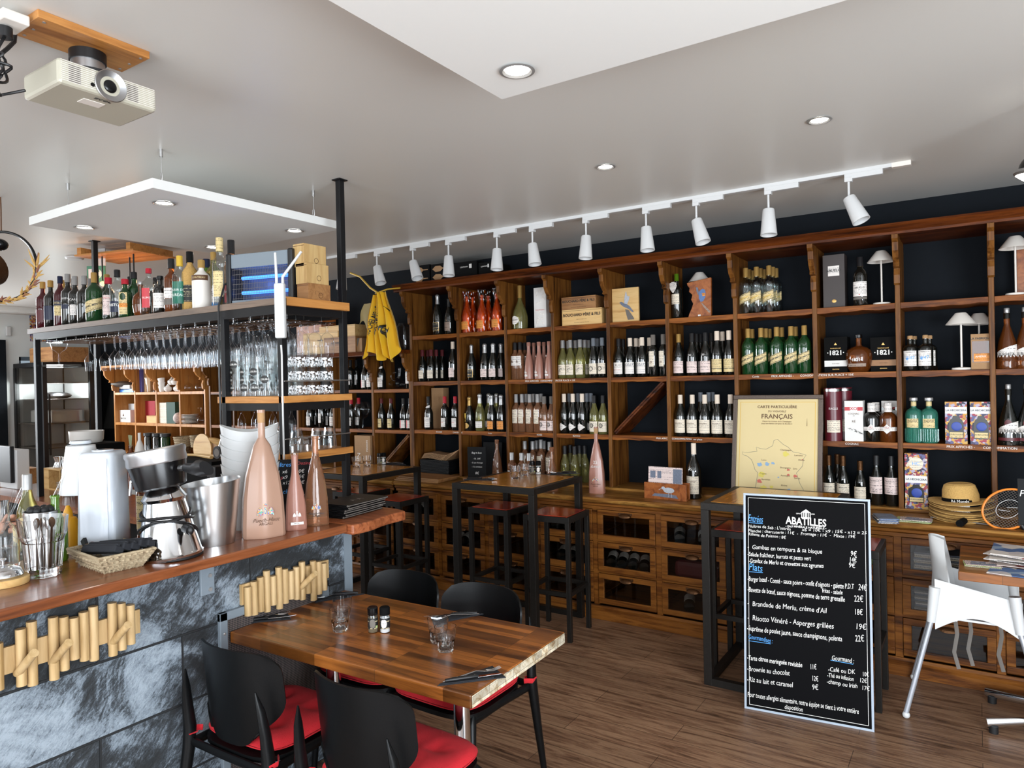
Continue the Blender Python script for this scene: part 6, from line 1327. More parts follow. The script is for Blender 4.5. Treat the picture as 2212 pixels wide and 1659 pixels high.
SB('s11', 271, 603, 'green herbal bottle with orange stripe label and red cap', 'bdx', .040, 'darkg', ('redcap', .87, .005), [(.03, .17, 'papery', 38), (.075, .10, 'papero', 39, 0, None, .001), (.12, .165, 'darkg', 26, 0, 'oval', .0012)])
SB('s12', 290, 588, 'slim dark green bottle with black cap behind the herbal bottle', 'bdx', .038, 'darkg', ('blackcap', .86, .003), y=2.46)
SB('s13', 305, 601, 'rounded clear bottle with brown spirit and steel pourer', 'dec', .050, 'amber', None, stopper=('silver', .012, .02))
SB('s14', 322, 580, 'clear rum bottle with narrow red label and pourer on the bar shelf', 'spr', .052, 'clearb', ('redcap', .90, .003), [(.05, .17, 'inkr', 26)], [('RUM', .11, .018, 'inkw')])
SB('s15', 347, 599, 'short black apothecary gin bottle with white ornate label, bar shelf', 'apo', .042, 'dark', None, [(.04, .13, 'paperw', 50)], stopper=('blkg', .018, .02))
SB('s16', 371, 559, 'whisky bottle with dark cap and white label on the bar shelf', 'bdx', .043, 'amber', ('blackcap', .82, .003), [(.09, .15, 'paperw', 60), (.05, .085, 'greyc', 60)], [('GLENALLACHIE', .135, .010, 'ink')], y=2.40)
SB('s17', 389, 553, 'clear syrup bottle with teal label and gold cap', 'bdx', .044, 'clearb', ('yellowcap', .82, .002), [(.05, .18, 'bluegreen', 60)], [('FLEUR DE', .13, .018, 'inkw'), ('SUREAU', .10, .022, 'inkw')])
SB('s18', 411, 544, 'rope-wrapped rum bottle with black cap and black label', 'spr', .047, 'straw', ('blkg', .82, .006), [(.06, .16, 'paperd', 45)], y=2.44)
SB('s19', 436, 562, 'cream rippled liqueur bottle with gold cap and dark arch label', 'spr', .052, 'cream', ('gold', .84, .005), [(.16, .19, 'inkbr', 60)], [('COINTREAU', .175, .014, 'papery')], y=2.38)
SB('s20', 447, 560, 'dark green capped bottle behind the cream liqueur bottle', 'bdx', .04, 'greenb', ('navycap', .84, .004), y=2.52)
SB('s21', 462, 545, 'bottle with ornate crown label and teal neck label', 'spr', .044, 'white_wine', ('gold', .86, .002), [(.03, .12, 'paperw', 60), (.02, .04, 'inkb', 60)], [('GET', .09, .03, 'ink')], y=2.45)
SB('s22', 475, 514, 'tallest clear bottle with paper-wrapped neck and pale label', 'bdx', .040, 'clearb', ('papery', .80, .003), [(.05, .19, 'papery', 40)], y=2.36)
SB('s23', 500, 519, 'clear bottle with black cap beside the blue insect lamp', 'bdx', .040, 'rose', ('blackcap', .80, .003), [(.03, .13, 'redcap', 60)], [('BARON', .09, .02, 'inkw')], y=2.46)
for i, (u, vt, y) in enumerate(((140, 606, 2.50), (160, 602, 2.54), (194, 602, 2.53), (283, 598, 2.54), (338, 600, 2.52))): SB('sb%d' % i, u, vt, ['dark bottle behind the orange aperitif', 'dark bottle behind the pastis bottle', 'clear bottle behind the green liqueur', 'pourer bottle behind the herbal bottle', 'dark bottle behind the red-label rum'][i]+', back row of bar shelf', 'bdx', .04, ['dark', 'dark', 'clearb', 'darkg', 'dark'][i], (['gold', 'silver', 'silver', 'blackcap', 'blackcap'][i], .84, .002), y=y)
# electric insect killer
o = empty('insect_killer', (-3.185, 2.44, ST), 'grey electric insect killer with glowing blue tubes on the bar shelf', 'insect killer', rz=R(14))
w_, h_ = .40, .27
G().box(-w_/2+.01, w_/2-.01, -.045, .045, h_-.075, h_).box(-w_/2+.01, w_/2-.01, -.045, .045, 0, .022).ob('housing', M['metalg'], o, bev=.004)
for s_ in (-1, 1): G().box(s_*w_/2-.016, s_*w_/2+.016, -.055, .055, 0, h_+.005).ob('side_cap', M['blk'], o, bev=.008)
M['uv'] = emit('uv_tube', (.04, .20, 1), 3.0)
for z_ in (.065, .145): G().cyl((-w_/2+.05, .0, z_), (w_/2-.02, .0, z_), .009, 14).ob('blue_tube', M['uv'], o)
G().box(-w_/2+.02, w_/2-.02, .035, .04, .02, h_-.07).ob('back_plate', pm('blue_steel', (.05, .07, .13), .35, metal=.3), o)
g = G()
for i in range(34): x = -w_/2+.024+i*(w_-.048)/33; g.cyl((x, -.042, .02), (x, -.042, h_-.073), .0007, 5)
for i in range(7): z_ = .03+i*.026; g.cyl((-w_/2+.02, -.043, z_), (w_/2-.02, -.043, z_), .0011, 5)
g.ob('wire_grid', M['greyc'], o)
l = bpy.data.lights.new('uv_glow', 'POINT'); l.energy = .25; l.color = (.15, .35, 1); l.shadow_soft_size = .05; lo = bpy.data.objects.new('uv_glow', l); COL.objects.link(lo); lo.parent = o; lo.location = (0, .012, .105)
o = tag(G().tube([(-3.37, 2.40, 2.35), (-3.385, 2.33, 2.30), (-3.375, 2.285, 2.18), (-3.375, 2.28, 1.8), (-3.37, 2.28, 1.5), (-3.372, 2.28, 1.43)], .0055, 8).ob('power_cable', M['blk']), 'black power cable running down the left post to a socket', 'cable')
o = empty('extension_socket', (-3.37, 2.27, 1.40), 'round black cable socket hanging on the left post', 'socket'); G().cyl((0, -.02, 0), (0, .02, 0), .034, 20).ob('body', M['blk'], o); G().cyl((0, -.021, 0), (0, -.0195, 0), .022, 20).ob('face', M['greyc'], o); G().cyl((.01, 0, .03), (.03, 0, .07), .014, 12).ob('plug', M['silver'], o)
# wooden boxes at the shelf end
crate(642, 666, ST, 612, 2.46, .15, 'lowest of the three small wooden boxes at the shelf end', mt='crate', grp='small wooden boxes at the shelf end', seal=True, vm=640)
crate(640, 663, ST+.085, 568, 2.46, .15, 'middle one of the three small wooden boxes at the shelf end', mt='plyend', grp='small wooden boxes at the shelf end', seal=True, vm=640)
crate(635, 658, ST+.175, 526, 2.46, .15, 'topmost of the three small wooden boxes at the shelf end', mt='plyend', grp='small wooden boxes at the shelf end', seal=True, vm=640)
# white wifi antenna device on the corner post
o = empty('wifi_access_point', (-2.845, 2.272, 1.98), 'white long wireless device with two antennas on the corner post', 'router', rz=R(25))
G().box(-.026, .026, -.03, .0, 0, .27).ob('body', M['wplast'], o, bev=.008); G().box(-.02, .02, 0, .012, .1, .2).ob('bracket', M['blk'], o)
for s_, dx in ((-1, -.004), (1, .10)):
    G().tube([(s_*.016, -.015, .265), (s_*.016, -.015, .30), (s_*.016+dx, -.015, .42)], [.0075, .0075, .0062], 10).ob('antenna', M['wplast'], o)
# ================================================================== things on the bar top
ZB = 1.1005
def at(u, v, z=ZB): p = onz(u, v, z); return (p.x, p.y, z)
o = empty('counter_bell', at(8, 1262), 'chrome counter bell on a round wooden base at left edge', 'bell')
G().lathe([(1e-5, 0), (.072, 0), (.074, .004), (.074, .02), (.07, .024), (1e-5, .024)], 36).ob('wooden_base', M['ply'], o)
G().lathe([(.055, .024), (.057, .03), (.05, .048), (.03, .06), (1e-5, .065)], 32).ob('dome', M['chrome'], o); G().cyl((0, 0, .06), (0, 0, .08), .004, 10).sphere((0, 0, .083), (.01, .01, .005), 12).ob('button', M['chrome'], o)
g = G(); fac_lathe(g, [(1e-5, .01, 0), (.05, 0, 1), (.053, .004, 1), (.055, .02, 1), (.062, .10, 1), (.064, .125, .8), (.072, .145, .5), (.078, .205, .6), (.075, .205, .6), (.066, .145, .4), (.056, .12, .7), (.048, .03, .8), (1e-5, .026, 0)], 64, 8)
p = at(95, 1243); vz = tag(g.ob('glass_vase', M['rglass'], loc=p, ang=15, solid=True), 'large faceted glass vase holding cutlery on the bar', 'vase')
for i in range(7):
    a_ = i*.9; q = tag(G().tube([(0, 0, 0), (.012*math.cos(a_), .012*math.sin(a_), .15)], [(.006, .003), (.004, .002)], 8).sphere((.012*math.cos(a_), .012*math.sin(a_), .155), (.011, .004, .02), 10).ob('spoon', M['inkbr' if i % 2 else 'ss'], loc=(p[0]+.018*math.cos(a_), p[1]+.018*math.sin(a_), ZB+.028), rot=(0, 0, a_)), 'spoon or stirrer standing inside the large glass vase', 'cutlery', 'cutlery in the glass vase')
p = (-2.93, 1.22, ZB); o = empty('steel_cup', p, 'brushed steel cup full of black bottle stoppers behind the glass vase', 'cup')
G().lathe([(1e-5, 0), (.055, 0), (.055, .198), (.0575, .2), (.053, .2), (.052, .01), (1e-5, .01)], 36, close=False).ob('cup_body', M['ss'], o)
for i in range(8):
    a_ = i*.8; q = empty('bottle_stopper', (p[0]+.03*math.cos(a_), p[1]+.03*math.sin(a_), ZB+.185), 'black rubber stopper in the steel cup', 'stopper', rz=a_, group='stoppers in the steel cup'); G().sphere((0, 0, .018), (.017, .015, .015), 12).ob('head', M['rubber'], q); G().cyl((0, 0, -.03), (0, 0, .01), .009, 10).ob('plug', M['rubber'], q)
o = empty('glass_carafe', at(12, 1225), 'tall clear swing-top water carafe at the left edge', 'carafe')
G().lathe([(1e-5, .004), (.042, 0), (.045, .01), (.045, .11), (.038, .14), (.018, .165), (.015, .23), (.017, .245), (.0155, .245), (.013, .23), (.016, .168), (.036, .138), (.042, .11), (.041, .014), (1e-5, .01)], 30, close=False).ob('body', M['rglass'], o, solid=True); G().lathe([(1e-5, .012), (.04, .015), (.04, .075), (1e-5, .076)], 24, close=False).ob('water', M['pane'], o)
for i, a_ in enumerate((.2, .7)): q = tag(G().cyl((0, 0, 0), (.06*math.cos(a_), .02+.03*i, .16), .0045, 10).ob('glass_straw', M['glasst'], loc=(at(8, 1225)[0], at(8, 1225)[1], ZB+.13)), 'clear glass tube sticking out of the carafe at left edge', 'straw', 'glass tubes in the carafe')
for i, (u, v) in enumerate(((50, 1205), (66, 1196))):
    q = empty('glass_bottle', at(u, v), ['short clear round bottle left of the glass vase', 'short clear bottle half hidden behind the vase'][i], 'bottle'); G().lathe([(1e-5, 0), (.036, 0), (.038, .01), (.038, .06), (.02, .085), (.012, .1), (.013, .125)], 24, close=False).ob('body', M['glasst'], q)
# napkin basket: real woven strands
bx_, by_, bz_ = -2.665, 1.34, ZB
o = empty('napkin_basket', (bx_, by_, bz_), 'small seagrass basket holding folded black napkins on the bar', 'basket', rz=R(-5))
def brim(t, z, flare):
    W_, D_ = .105+flare, .065+flare; t = (t % 1)*4; k = int(t); f_ = t-k
    return [(-W_+2*W_*f_, -D_, z), (W_, -D_+2*D_*f_, z), (W_-2*W_*f_, D_, z), (-W_, D_-2*D_*f_, z)][k]
for r_ in range(7):
    z = .006+r_*.0082; fl = .03*(r_/6)
    G().tube([tuple(c+((.0028 if i % 2 else -.0028) if a_ < 2 else 0)*(1) for a_, c in enumerate(brim(i/76, z+.001*math.sin(i), fl+(.0025 if (i+r_) % 2 else -.0025)))) for i in range(76)], .0042, 6, closed=True).ob('woven_strand', M['wicker'], o)
g = G()
for i in range(38): g.tube([brim((i+.5)/38, 0, 0), brim((i+.5)/38, .03, .014), brim((i+.5)/38, .058, .03)], .0035, 5)
g.ob('stakes', M['wicker'], o); G().box(-.105, .105, -.065, .065, 0, .006).ob('bottom', M['wicker'], o)
G().tube([brim(i/60, .062, .031) for i in range(60)], .006, 6, closed=True).ob('rim', M['wicker'], o)
for i in range(5):
    q = tag(G().box(-.10, .10, -.018, .018, 0, .024).box(-.10, .10, -.014, .0, .022, .031).ob('folded_napkin', M['navyn'], loc=(bx_+.02+.004*i, by_-.045+.022*i, bz_+.058+.005*(i % 2)), rot=(R(-25), R(-6), R(6+4*i)), bev=.004), 'black folded napkin in the seagrass basket', 'napkin', 'napkins in the basket')
tag(G().box(-.03, .03, -.02, .02, 0, .03).ob('folded_napkin', M['maroon'], loc=(bx_-.075, by_-.015, bz_+.045), rot=(R(-20), R(15), R(20)), bev=.006), 'dark red napkin at the left end of the basket', 'napkin')
o = empty('pastry_brush', (bx_-.10, by_-.03, bz_+.03), 'small brush standing in the left end of the basket', 'brush'); o.rotation_euler = (0, R(-35), 0); G().box(-.011, .011, -.005, .005, 0, .05).ob('bristles', M['cork'], o); G().box(-.012, .012, -.006, .006, .045, .07).ob('ferrule', M['blk'], o)
# lamp
o = empty('table_lamp', (-3.0, 1.40, ZB), 'white cordless table lamp with ribbed shade behind the basket', 'lamp')
G().lathe([(1e-5, 0), (.058, 0), (.06, .004), (.058, .016), (1e-5, .018)], 36).ob('base', M['wplast'], o); G().cyl((.0, 0, .015), (.0, 0, .37), .0085, 14).ob('stem', M['wplast'], o)
G().lathe([(.078-.0017*(i/40*16)+(.0008 if i % 2 else 0), .235+.19*i/40) for i in range(41)]+[(.052, .426), (.03, .43)], 40, close=False).ob('shade', M['wplast'], o)
G().lathe([(.036, .432), (.04, .436), (.036, .445), (1e-5, .447)], 28, close=False).ob('top_button', M['wgloss'], o)
# glossy white appliance
o = empty('white_appliance', (-2.85, 1.41, ZB), 'tall glossy white tapered appliance standing in the middle of the bar', 'appliance', rz=R(40))
def sec(z, w_, d_): return [(w_*math.copysign(abs(math.cos(t))**.42, math.cos(t)), d_*math.copysign(abs(math.sin(t))**.42, math.sin(t)), z) for t in [2*math.pi*i/48 for i in range(48)]]
g = G(); lv = [(0, .072, .082), (.004, .076, .086), (.2, .071, .083), (.39, .067, .08), (.402, .064, .077), (.408, .055, .068), (.409, .0001, .0001)]
vs = [q for l_ in lv for q in sec(*l_)]; g.add(vs, [(j*48+i, j*48+(i+1) % 48, (j+1)*48+(i+1) % 48, (j+1)*48+i) for j in range(len(lv)-1) for i in range(48)], True); g.ob('body', M['wgloss'], o, ang=50)
G().box(-.05, .05, -.0875, -.085, .02, .385).ob('front_door', M['wgloss'], o, bev=.006); G().cyl((0, 0, .408), (0, 0, .414), .038, 28).ob('dial', M['wgloss'], o)
# white cap and tubes of the appliance rack
# citrus press
o = empty('citrus_press', (-2.60, 1.53, ZB), 'chrome citrus press with black bowl, steel ring and coiled cord on the bar', 'juicer', rz=R(-55))
Tl = RY(0) @ RX(0)
G().lathe([(.115, .0), (.118, .012), (.112, .018), (.074, .215), (.078, .222), (.082, .228), (.06, .262), (.05, .27)], 44, T((0, 0, 0)) @ RX(5)).ob('body', M['chrome'], o)
G().lathe([(.11, 0), (.116, .004), (.116, .012)], 40).ob('rubber_foot', M['rubber'], o); G().box(-.06, .06, -.165, -.08, .0, .05).ob('front_lobe', M['chrome'], o, bev=.018)
Th = T((0, -.028, .262)) @ RX(9)
G().lathe([(.076, .002), (.09, .01), (.104, .098), (.104, .104)], 44, Th).ob('black_bowl', M['blkg'], o); G().lathe([(.105, .098), (.108, .104), (.106, .13), (.110, .14), (.108, .152), (.10, .156), (.096, .15), (.094, .115), (1e-5, .115)], 44, Th, close=False).ob('steel_ring', M['alu'], o)
G().cyl((.05, .065, .345), (.075, .1, .348), .012, 12).ob('spout_joint', M['ss'], o)
G().tube([(.07, .095, .348), (.10, .14, .345), (.12, .17, .35), (.14, .2, .352)], [(.018, .016), (.024, .022), (.036, .03), (.034, .02)], 14).ob('black_spout', M['blk'], o)
for k, (z0_, tl) in enumerate(((.17, .02), (.145, -.018), (.10, -.05))):
    pts = []
    for i in range(37):
        t = R(150+i*10); z_ = z0_+tl*math.cos(t-R(200)); rr = .118-(z_/.215)*.044+.0045; pts.append((rr*math.cos(t), rr*math.sin(t)-z_*.087, z_))
    G().tube(pts, .0048, 8).ob('cord', M['blk'], o)
G().cyl((.065, .085, .12), (.085, .112, .115), .017, 18).sphere((.086, .114, .115), (.012, .012, .017), 14).ob('plug', M['blk'], o)
tx = G(); tx.sphere((.045, -.064, .20), (.013, .004, .016), 16); tx.ob('badge', M['yellowcap'], o)
# steel wine bucket, white buckets
o = empty('steel_bucket', (-2.665, 1.75, ZB), 'brushed steel ice bucket with slanted rim on the bar', 'bucket')
G().sheet(lambda a_, b_: ((.088+.028*b_)*math.cos(2*math.pi*a_), (.088+.028*b_)*math.sin(2*math.pi*a_), b_*(.255+.012*math.cos(2*math.pi*a_-R(60)))), 56, 12, .002).ob('body', M['ss'], o); G().lathe([(1e-5, .001), (.088, .0)], 40, close=False).ob('bottom', M['ss'], o)
wb = G().sheet(lambda a_, b_: ((.092+.036*b_)*math.cos(2*math.pi*a_), (.082+.024*b_)*math.sin(2*math.pi*a_), b_*(.235+.016*math.cos(4*math.pi*a_))), 56, 14, .003).ob('ice_bucket', M['wplast'], ang=50); tag(wb, '', 'bucket'); G().lathe([(1e-5, .002), (.098, .0)], 30, T((0, 0, 0)) @ Matrix.Diagonal((1, .87, 1, 1)), close=False).ob('bottom', M['wplast'], wb)
for i in range(6): put(wb, (-2.80, 2.04, ZB+i*.045), R(52), ('lowest' if i == 0 else 'topmost' if i == 5 else nth(i)+' from bottom')+' white oval ice bucket in the nested stack on the bar', 'nested white ice buckets')
# three big rosé bottles
big_argali(-2.575, 1.935, ZB, .545, .096, 'rosef', 'very large frosted rosé bottle with coloured crest on the bar', R(62), 'mosaic', 'inkbr', 'cork', squash=.62)
big_argali(-2.565, 2.10, ZB, .335, .050, 'rosep', 'smaller frosted pink bottle with white crest on the bar', R(58), 'plate', 'ink', 'glass', label_box=True)
big_argali(-2.56, 2.215, ZB, .41, .060, 'rose', 'clear rosé bottle with coloured crest, rightmost of the three on the bar', R(48), 'mosaic', 'ink', 'glass')
o = empty('chalk_menu', (-2.77, 2.245, ZB), 'small black chalk menu stand behind the rosé bottles', 'sign', rz=R(40))
G().box(-.085, .115, 0, .006, .01, .29).box(-.05, .05, -.02, .03, 0, .012).ob('sign_board', M['slate'], o)
for ink, L_ in (('inkb', [('Huîtres', -.045, .265, .03), ('Planches', -.04, .135, .03), ('Ro', -.06, .05, .03)]), ('inkw', [('x6      10€', .01, .232, .024), ('x9      15€', .01, .205, .024), ('x12    19€', .01, .178, .024), ('11€', .07, .11, .024), ('9€', .02, .08, .024)]), ('inkr', [('n°3', -.055, .2, .02), ('Dozina', .06, .27, .022)])):
    g = G()
    for t, xx, zz, s_ in L_: txt(g, t, s_, T((xx, -.001, zz)), shear=.2)
    g.ob('chalk_writing', M[ink], o)
for i in range(6):
    o = empty('menu_folder', (-2.655+.006*i, 2.50+.004*(i % 3), ZB+.001+i*.0115), 'black soft menu folder in the pile at the bar end', 'menu', rz=R(96+3*math.sin(i*2)), group='menu folders on the bar end')
    G().sheet(lambda a_, b_: ((a_-.5)*.30, (b_-.5)*.20, .009+.001*math.sin(8*a_)), 10, 4, .002).sheet(lambda a_, b_: ((a_-.5)*.30, (b_-.5)*.20, .003), 10, 4, .002).ob('cover', M['blk'], o)
    G().tube([(-.15, -.1, .002), (-.155, -.1, .006), (-.15, -.1, .010)], .0015, 6).box(-.148, .148, -.1, -.09, .003, .007).ob('pages', M['greyc'], o)
    if i == 5: g = G(); vs, fs = text_mesh('A A', .05); g.add([(x, y-.02, .0105) for x, y in vs], fs); g.ob('embossed_logo', M['silver'], o)
# bottles near the lamp
def ub(key, desc, shape, r, H_, gl_, cap, pos, labels=(), texts=(), nm='wine_bottle', **k): B(key, desc, shape, r, H_, gl_, cap, labels, texts, nm, **k); o = K[key][0]; o.location = pos; o.rotation_euler = (0, 0, R(45)); return o
ub('u1', 'green wine bottle with a glass pourer behind the basket', 'bgy', .040, .25, 'greenb', None, (-2.93, 1.27, ZB))
ub('u3', 'frosted clear carafe bottle between the appliance and the press', 'bgy', .040, .24, 'clearb', ('silver', .9, .002), (-2.80, 1.60, ZB), nm='carafe')
ub('u4', 'dark syrup bottle with cream label behind the press', 'spr', .036, .33, 'amber', None, (-2.93, 1.62, ZB-.0), [(.06, .2, 'papery', 70)], [('MONIN', .17, .02, 'ink')], 'syrup_bottle')
o = empty('glass_pourer', (-2.93, 1.27, ZB+.245), 'clear glass tube pourer sticking out of the green bottle', 'pourer'); G().cyl((0, 0, 0), (.04, .03, .10), .007, 12).ob('tube', M['glasst'], o)
o = empty('yellow_squeeze_bottle', (-3.12, 1.40, .9005), 'yellow squeeze bottle behind the lamp', 'bottle'); G().lathe([(1e-5, 0), (.035, 0), (.036, .005), (.036, .31), (.03, .325), (.018, .33), (.016, .35), (.006, .375), (1e-5, .376)], 26).ob('body', pm('mustard_yellow', srgb('#e0a010'), .35), o)
ub('u5', 'oil bottle beside the yellow squeeze bottle', 'spr', .036, .33, 'white_wine', ('blkg', .84, .003), (-3.10, 1.49, .9005), nm='oil_bottle')
o = empty('soda_siphon', (-3.2, 1.38, .9005), 'dark canister with a round glass top behind the steel cup', 'siphon'); G().lathe([(1e-5, 0), (.045, 0), (.045, .27), (.03, .29), (1e-5, .29)], 26).ob('canister', M['blk'], o); G().sphere((.0, 0, .318), .03, 18).cyl((.01, 0, .32), (.08, .05, .335), .012, 12).ob('glass_top', M['glasst'], o)
# ================================================================== barman's arm holding a bottle
wbt = ub('u2', 'white wine bottle with cream label held over the bar at left', 'bgy', .040, .31, 'white_wine', ('silver', .80, .001), (-3.27, 1.315, 1.095), [(.05, .13, 'papery', 75)], [('Cigalus', .1, .02, 'ink', {'shear': .4})])
pe = empty('person', (-3.95, .95, 0), 'person behind the bar, only a hand and forearm visible, holding a wine bottle', 'person')
def skin(name, pts, edges, mat, par, root=0, sub_=2):
    me = bpy.data.meshes.new(name); me.from_pydata([p[0] for p in pts], edges, []); o = bpy.data.objects.new(name, me); COL.objects.link(o)
    m = o.modifiers.new('s', 'SKIN'); m.use_smooth_shade = True; m.branch_smoothing = .6
    for i, p in enumerate(pts): v_ = me.skin_vertices[0].data[i]; v_.radius = p[1] if isinstance(p[1], tuple) else (p[1], p[1]); v_.use_root = (i == root)
    o.modifiers.new('u', 'SUBSURF').levels = sub_; o.modifiers['u'].render_levels = sub_; me.materials.append(mat)
    o.parent = par; o.location = -par.location; return o
M['skin'] = pm('skin', srgb('#c08a70'), .5, bump=.05, bscale=150)
P_ = [((-3.95, .95, .95), (.16, .11)), ((-3.95, .95, 1.15), (.15, .10)), ((-3.94, .96, 1.35), (.17, .105)), ((-3.93, .97, 1.46), (.10, .08)), ((-3.92, .98, 1.54), .055), ((-3.90, 1.0, 1.62), (.075, .085)), ((-3.90, 1.0, 1.74), (.078, .095)), ((-3.9, 1.0, 1.80), .05),
      ((-3.80, 1.12, 1.42), .058), ((-3.72, 1.18, 1.18), .046), ((-3.60, 1.20, 1.13), .040), ((-3.42, 1.235, 1.165), .030), ((-3.375, 1.25, 1.18), (.024, .032)), ((-3.335, 1.262, 1.19), (.016, .038)),
      ((-4.08, .80, 1.42), .058), ((-4.12, .72, 1.15), .045), ((-4.05, .78, .93), .032), ((-4.02, .82, .86), (.02, .036)),
      ((-3.87, 1.02, .88), .095), ((-3.87, 1.02, .48), .06), ((-3.87, 1.02, .1), .042), ((-3.80, 1.08, .04), (.04, .03)), ((-4.03, .88, .88), .095), ((-4.03, .88, .48), .06), ((-4.03, .88, .1), .042), ((-3.96, .94, .04), (.04, .03))]
E_ = [(0, 1), (1, 2), (2, 3), (3, 4), (4, 5), (5, 6), (6, 7), (2, 8), (8, 9), (9, 10), (10, 11), (11, 12), (12, 13), (2, 14), (14, 15), (15, 16), (16, 17), (0, 18), (18, 19), (19, 20), (20, 21), (0, 22), (22, 23), (23, 24), (24, 25)]
body = skin('body', P_, E_, M['skin'], pe)
# fingers closing round the bottle (axis at -3.27, 1.315), thumb on the near side
cx_, cy_ = -3.27, 1.315
for i, (zz, ln) in enumerate(((1.222, 1.0), (1.203, 1.1), (1.184, 1.05), (1.166, .85))):
    pts = [((-3.345, 1.275, zz-.004), .0095)]
    for t in (200, 170, 140, 112): a_ = R(t); k = 1 if ln > .9 else .97; pts.append(((cx_+.050*math.cos(a_), cy_+.050*math.sin(a_), zz), .0085))
    skin('finger', pts, [(j, j+1) for j in range(len(pts)-1)], M['skin'], pe, 0, 2)
pts = [((-3.36, 1.252, 1.195), .013), ((-3.325, 1.252, 1.222), .0115), ((-3.292, 1.262, 1.238), .010), ((-3.262, 1.264, 1.243), .0085)]
skin('thumb', pts, [(0, 1), (1, 2), (2, 3)], M['skin'], pe, 0, 2)
skin('dark_shirt', [((-3.95, .95, .9), (.18, .13)), ((-3.95, .95, 1.15), (.17, .12)), ((-3.94, .96, 1.36), (.19, .12)), ((-3.93, .97, 1.47), (.10, .09)), ((-3.80, 1.12, 1.42), .07), ((-3.75, 1.16, 1.28), .06), ((-4.08, .80, 1.42), .07), ((-4.11, .74, 1.25), .06)], [(0, 1), (1, 2), (2, 3), (2, 4), (4, 5), (2, 6), (6, 7)], M['blkm'], pe)
skin('hair', [((-3.91, .985, 1.80), (.085, .10)), ((-3.93, .95, 1.72), (.075, .085))], [(0, 1)], M['inkbr'], pe)
for s_ in (-1, 1): G().sphere((-3.9+.055+s_*-.018, 1.0+.055+s_*.022, 1.70), .012, 10).ob('eye', M['plate'], pe).location = -pe.location
# ================================================================== return counter, taps and kitchen things behind
def bs_(name, lab, cat, x, y, z, rz=0, group=None): return empty(name, (x, y, z), lab, cat, rz, group)
for i, u in enumerate((313, 342, 374)):
    x = ony(u, 975, 2.30).x
    o = bs_('beer_tap', ['left', 'middle', 'right'][i]+' black-handled chrome beer tap behind the citrus press', 'beer tap', x, 2.30, 1.0, group='beer taps')
    G().cyl((0, 0, 0), (0, 0, .20), .02, 18).cyl((0, 0, .18), (0, -.09, .20), .013, 14).cyl((0, -.085, .205), (0, -.095, .12), .009, 12).ob('faucet', M['chrome'], o)
    G().lathe([(.012, .21), (.016, .24), (.026, .30), (.026, .33), (.02, .345), (1e-5, .347)], 18, T((0, -.06, 0))).ob('tap_handle', M['blkg'], o)
tag(G().box(-4.55, -4.0, 2.24, 2.36, 1.12, 1.15).ob('tap_rail', M['chrome']), 'horizontal chrome rail joining the beer taps', 'rail')
o = bs_('wooden_box', 'small open wooden box with saucers inside on the far counter', 'box', ony(112, 1030, 2.5).x, 2.5, 1.0)
G().box(-.13, .13, 0, .2, 0, .01).box(-.13, .13, 0, .2, .15, .16).box(-.13, -.05, 0, .2, .01, .15).box(.12, .13, 0, .2, .01, .15).box(-.05, .12, .19, .2, .01, .15).ob('box_body', M['ply'], o)
pl0 = tag(G().lathe([(1e-5, 0), (.03, 0), (.055, .008), (.056, .01), (.03, .004), (1e-5, .003)], 28, close=False).ob('saucer', M['plate']), '', 'saucer')
x = o.location.x
for i in range(4): put(pl0, (x+.045, 2.57, 1.0105+i*.012), 0, 'white saucer in the small wooden box', 'saucers in the wooden box')
for i, dx in enumerate((-.085, -.045)): q = bs_('cocktail_jigger', 'small steel jigger standing on the wooden box', 'jigger', x+dx, 2.57, 1.1605, group='steel jiggers'); G().lathe([(.02, 0), (.009, .035), (.009, .04), (.022, .08)], 20, close=False).ob('cup', M['chrome'], q)
q = bs_('mug', 'patterned cream mug on the small wooden box', 'mug', x+.03, 2.60, 1.1605); G().lathe([(1e-5, 0), (.03, 0), (.038, .08), (.036, .08), (.028, .006), (1e-5, .006)], 24, close=False).ob('mug_body', M['plate'], q); G().tube([(-.036, 0, .065), (-.058, 0, .06), (-.06, 0, .03), (-.034, 0, .015)], .005, 8).ob('handle', M['plate'], q)
q = bs_('tool_box', 'yellow and black small tool box behind the mug', 'box', x+.05, 2.72, 1.0); G().box(-.06, .06, 0, .05, 0, .24).ob('box_body', M['blk'], q); G().box(-.06, .06, -.002, .052, .24, .29).ob('yellow_lid', M['yellowcap'], q, bev=.01)
q = bs_('straw_holder', 'glass holder full of long steel straws beside the lamp shade', 'holder', ony(147, 1040, 2.4).x, 2.4, 1.0); G().lathe([(1e-5, 0), (.035, 0), (.038, .15)], 20, close=False).ob('glass', M['glasst'], q)
g = G()
for i in range(18): a_ = i*2.4; r_ = .008+.0013*i; g.cyl((r_*math.cos(a_)*.7, r_*math.sin(a_)*.7, .005), (r_*math.cos(a_)*1.8, r_*math.sin(a_)*1.8, .27+.02*math.sin(i)), .0022, 5)
q2 = g.ob('steel_straws', M['ss'], q)
o = bs_('coffee_machine', 'black espresso machine with a white pot on top behind the lamp', 'coffee machine', ony(188, 1000, 2.55).x, 2.6, 1.0); G().box(-.15, .15, -.12, .15, 0, .36).ob('machine_body', M['blkm'], o, bev=.01); G().box(-.12, .12, -.122, -.12, .2, .32).ob('front_plate', M['ss'], o)
q = bs_('white_pot', 'wide white flowered pot standing on the coffee machine', 'pot', ony(187, 945, 2.6).x, 2.6, 1.3605); G().lathe([(1e-5, 0), (.10, 0), (.11, .02), (.115, .085), (.110, .085), (.10, .01), (1e-5, .01)], 36, close=False).ob('pot_body', M['plate'], q)
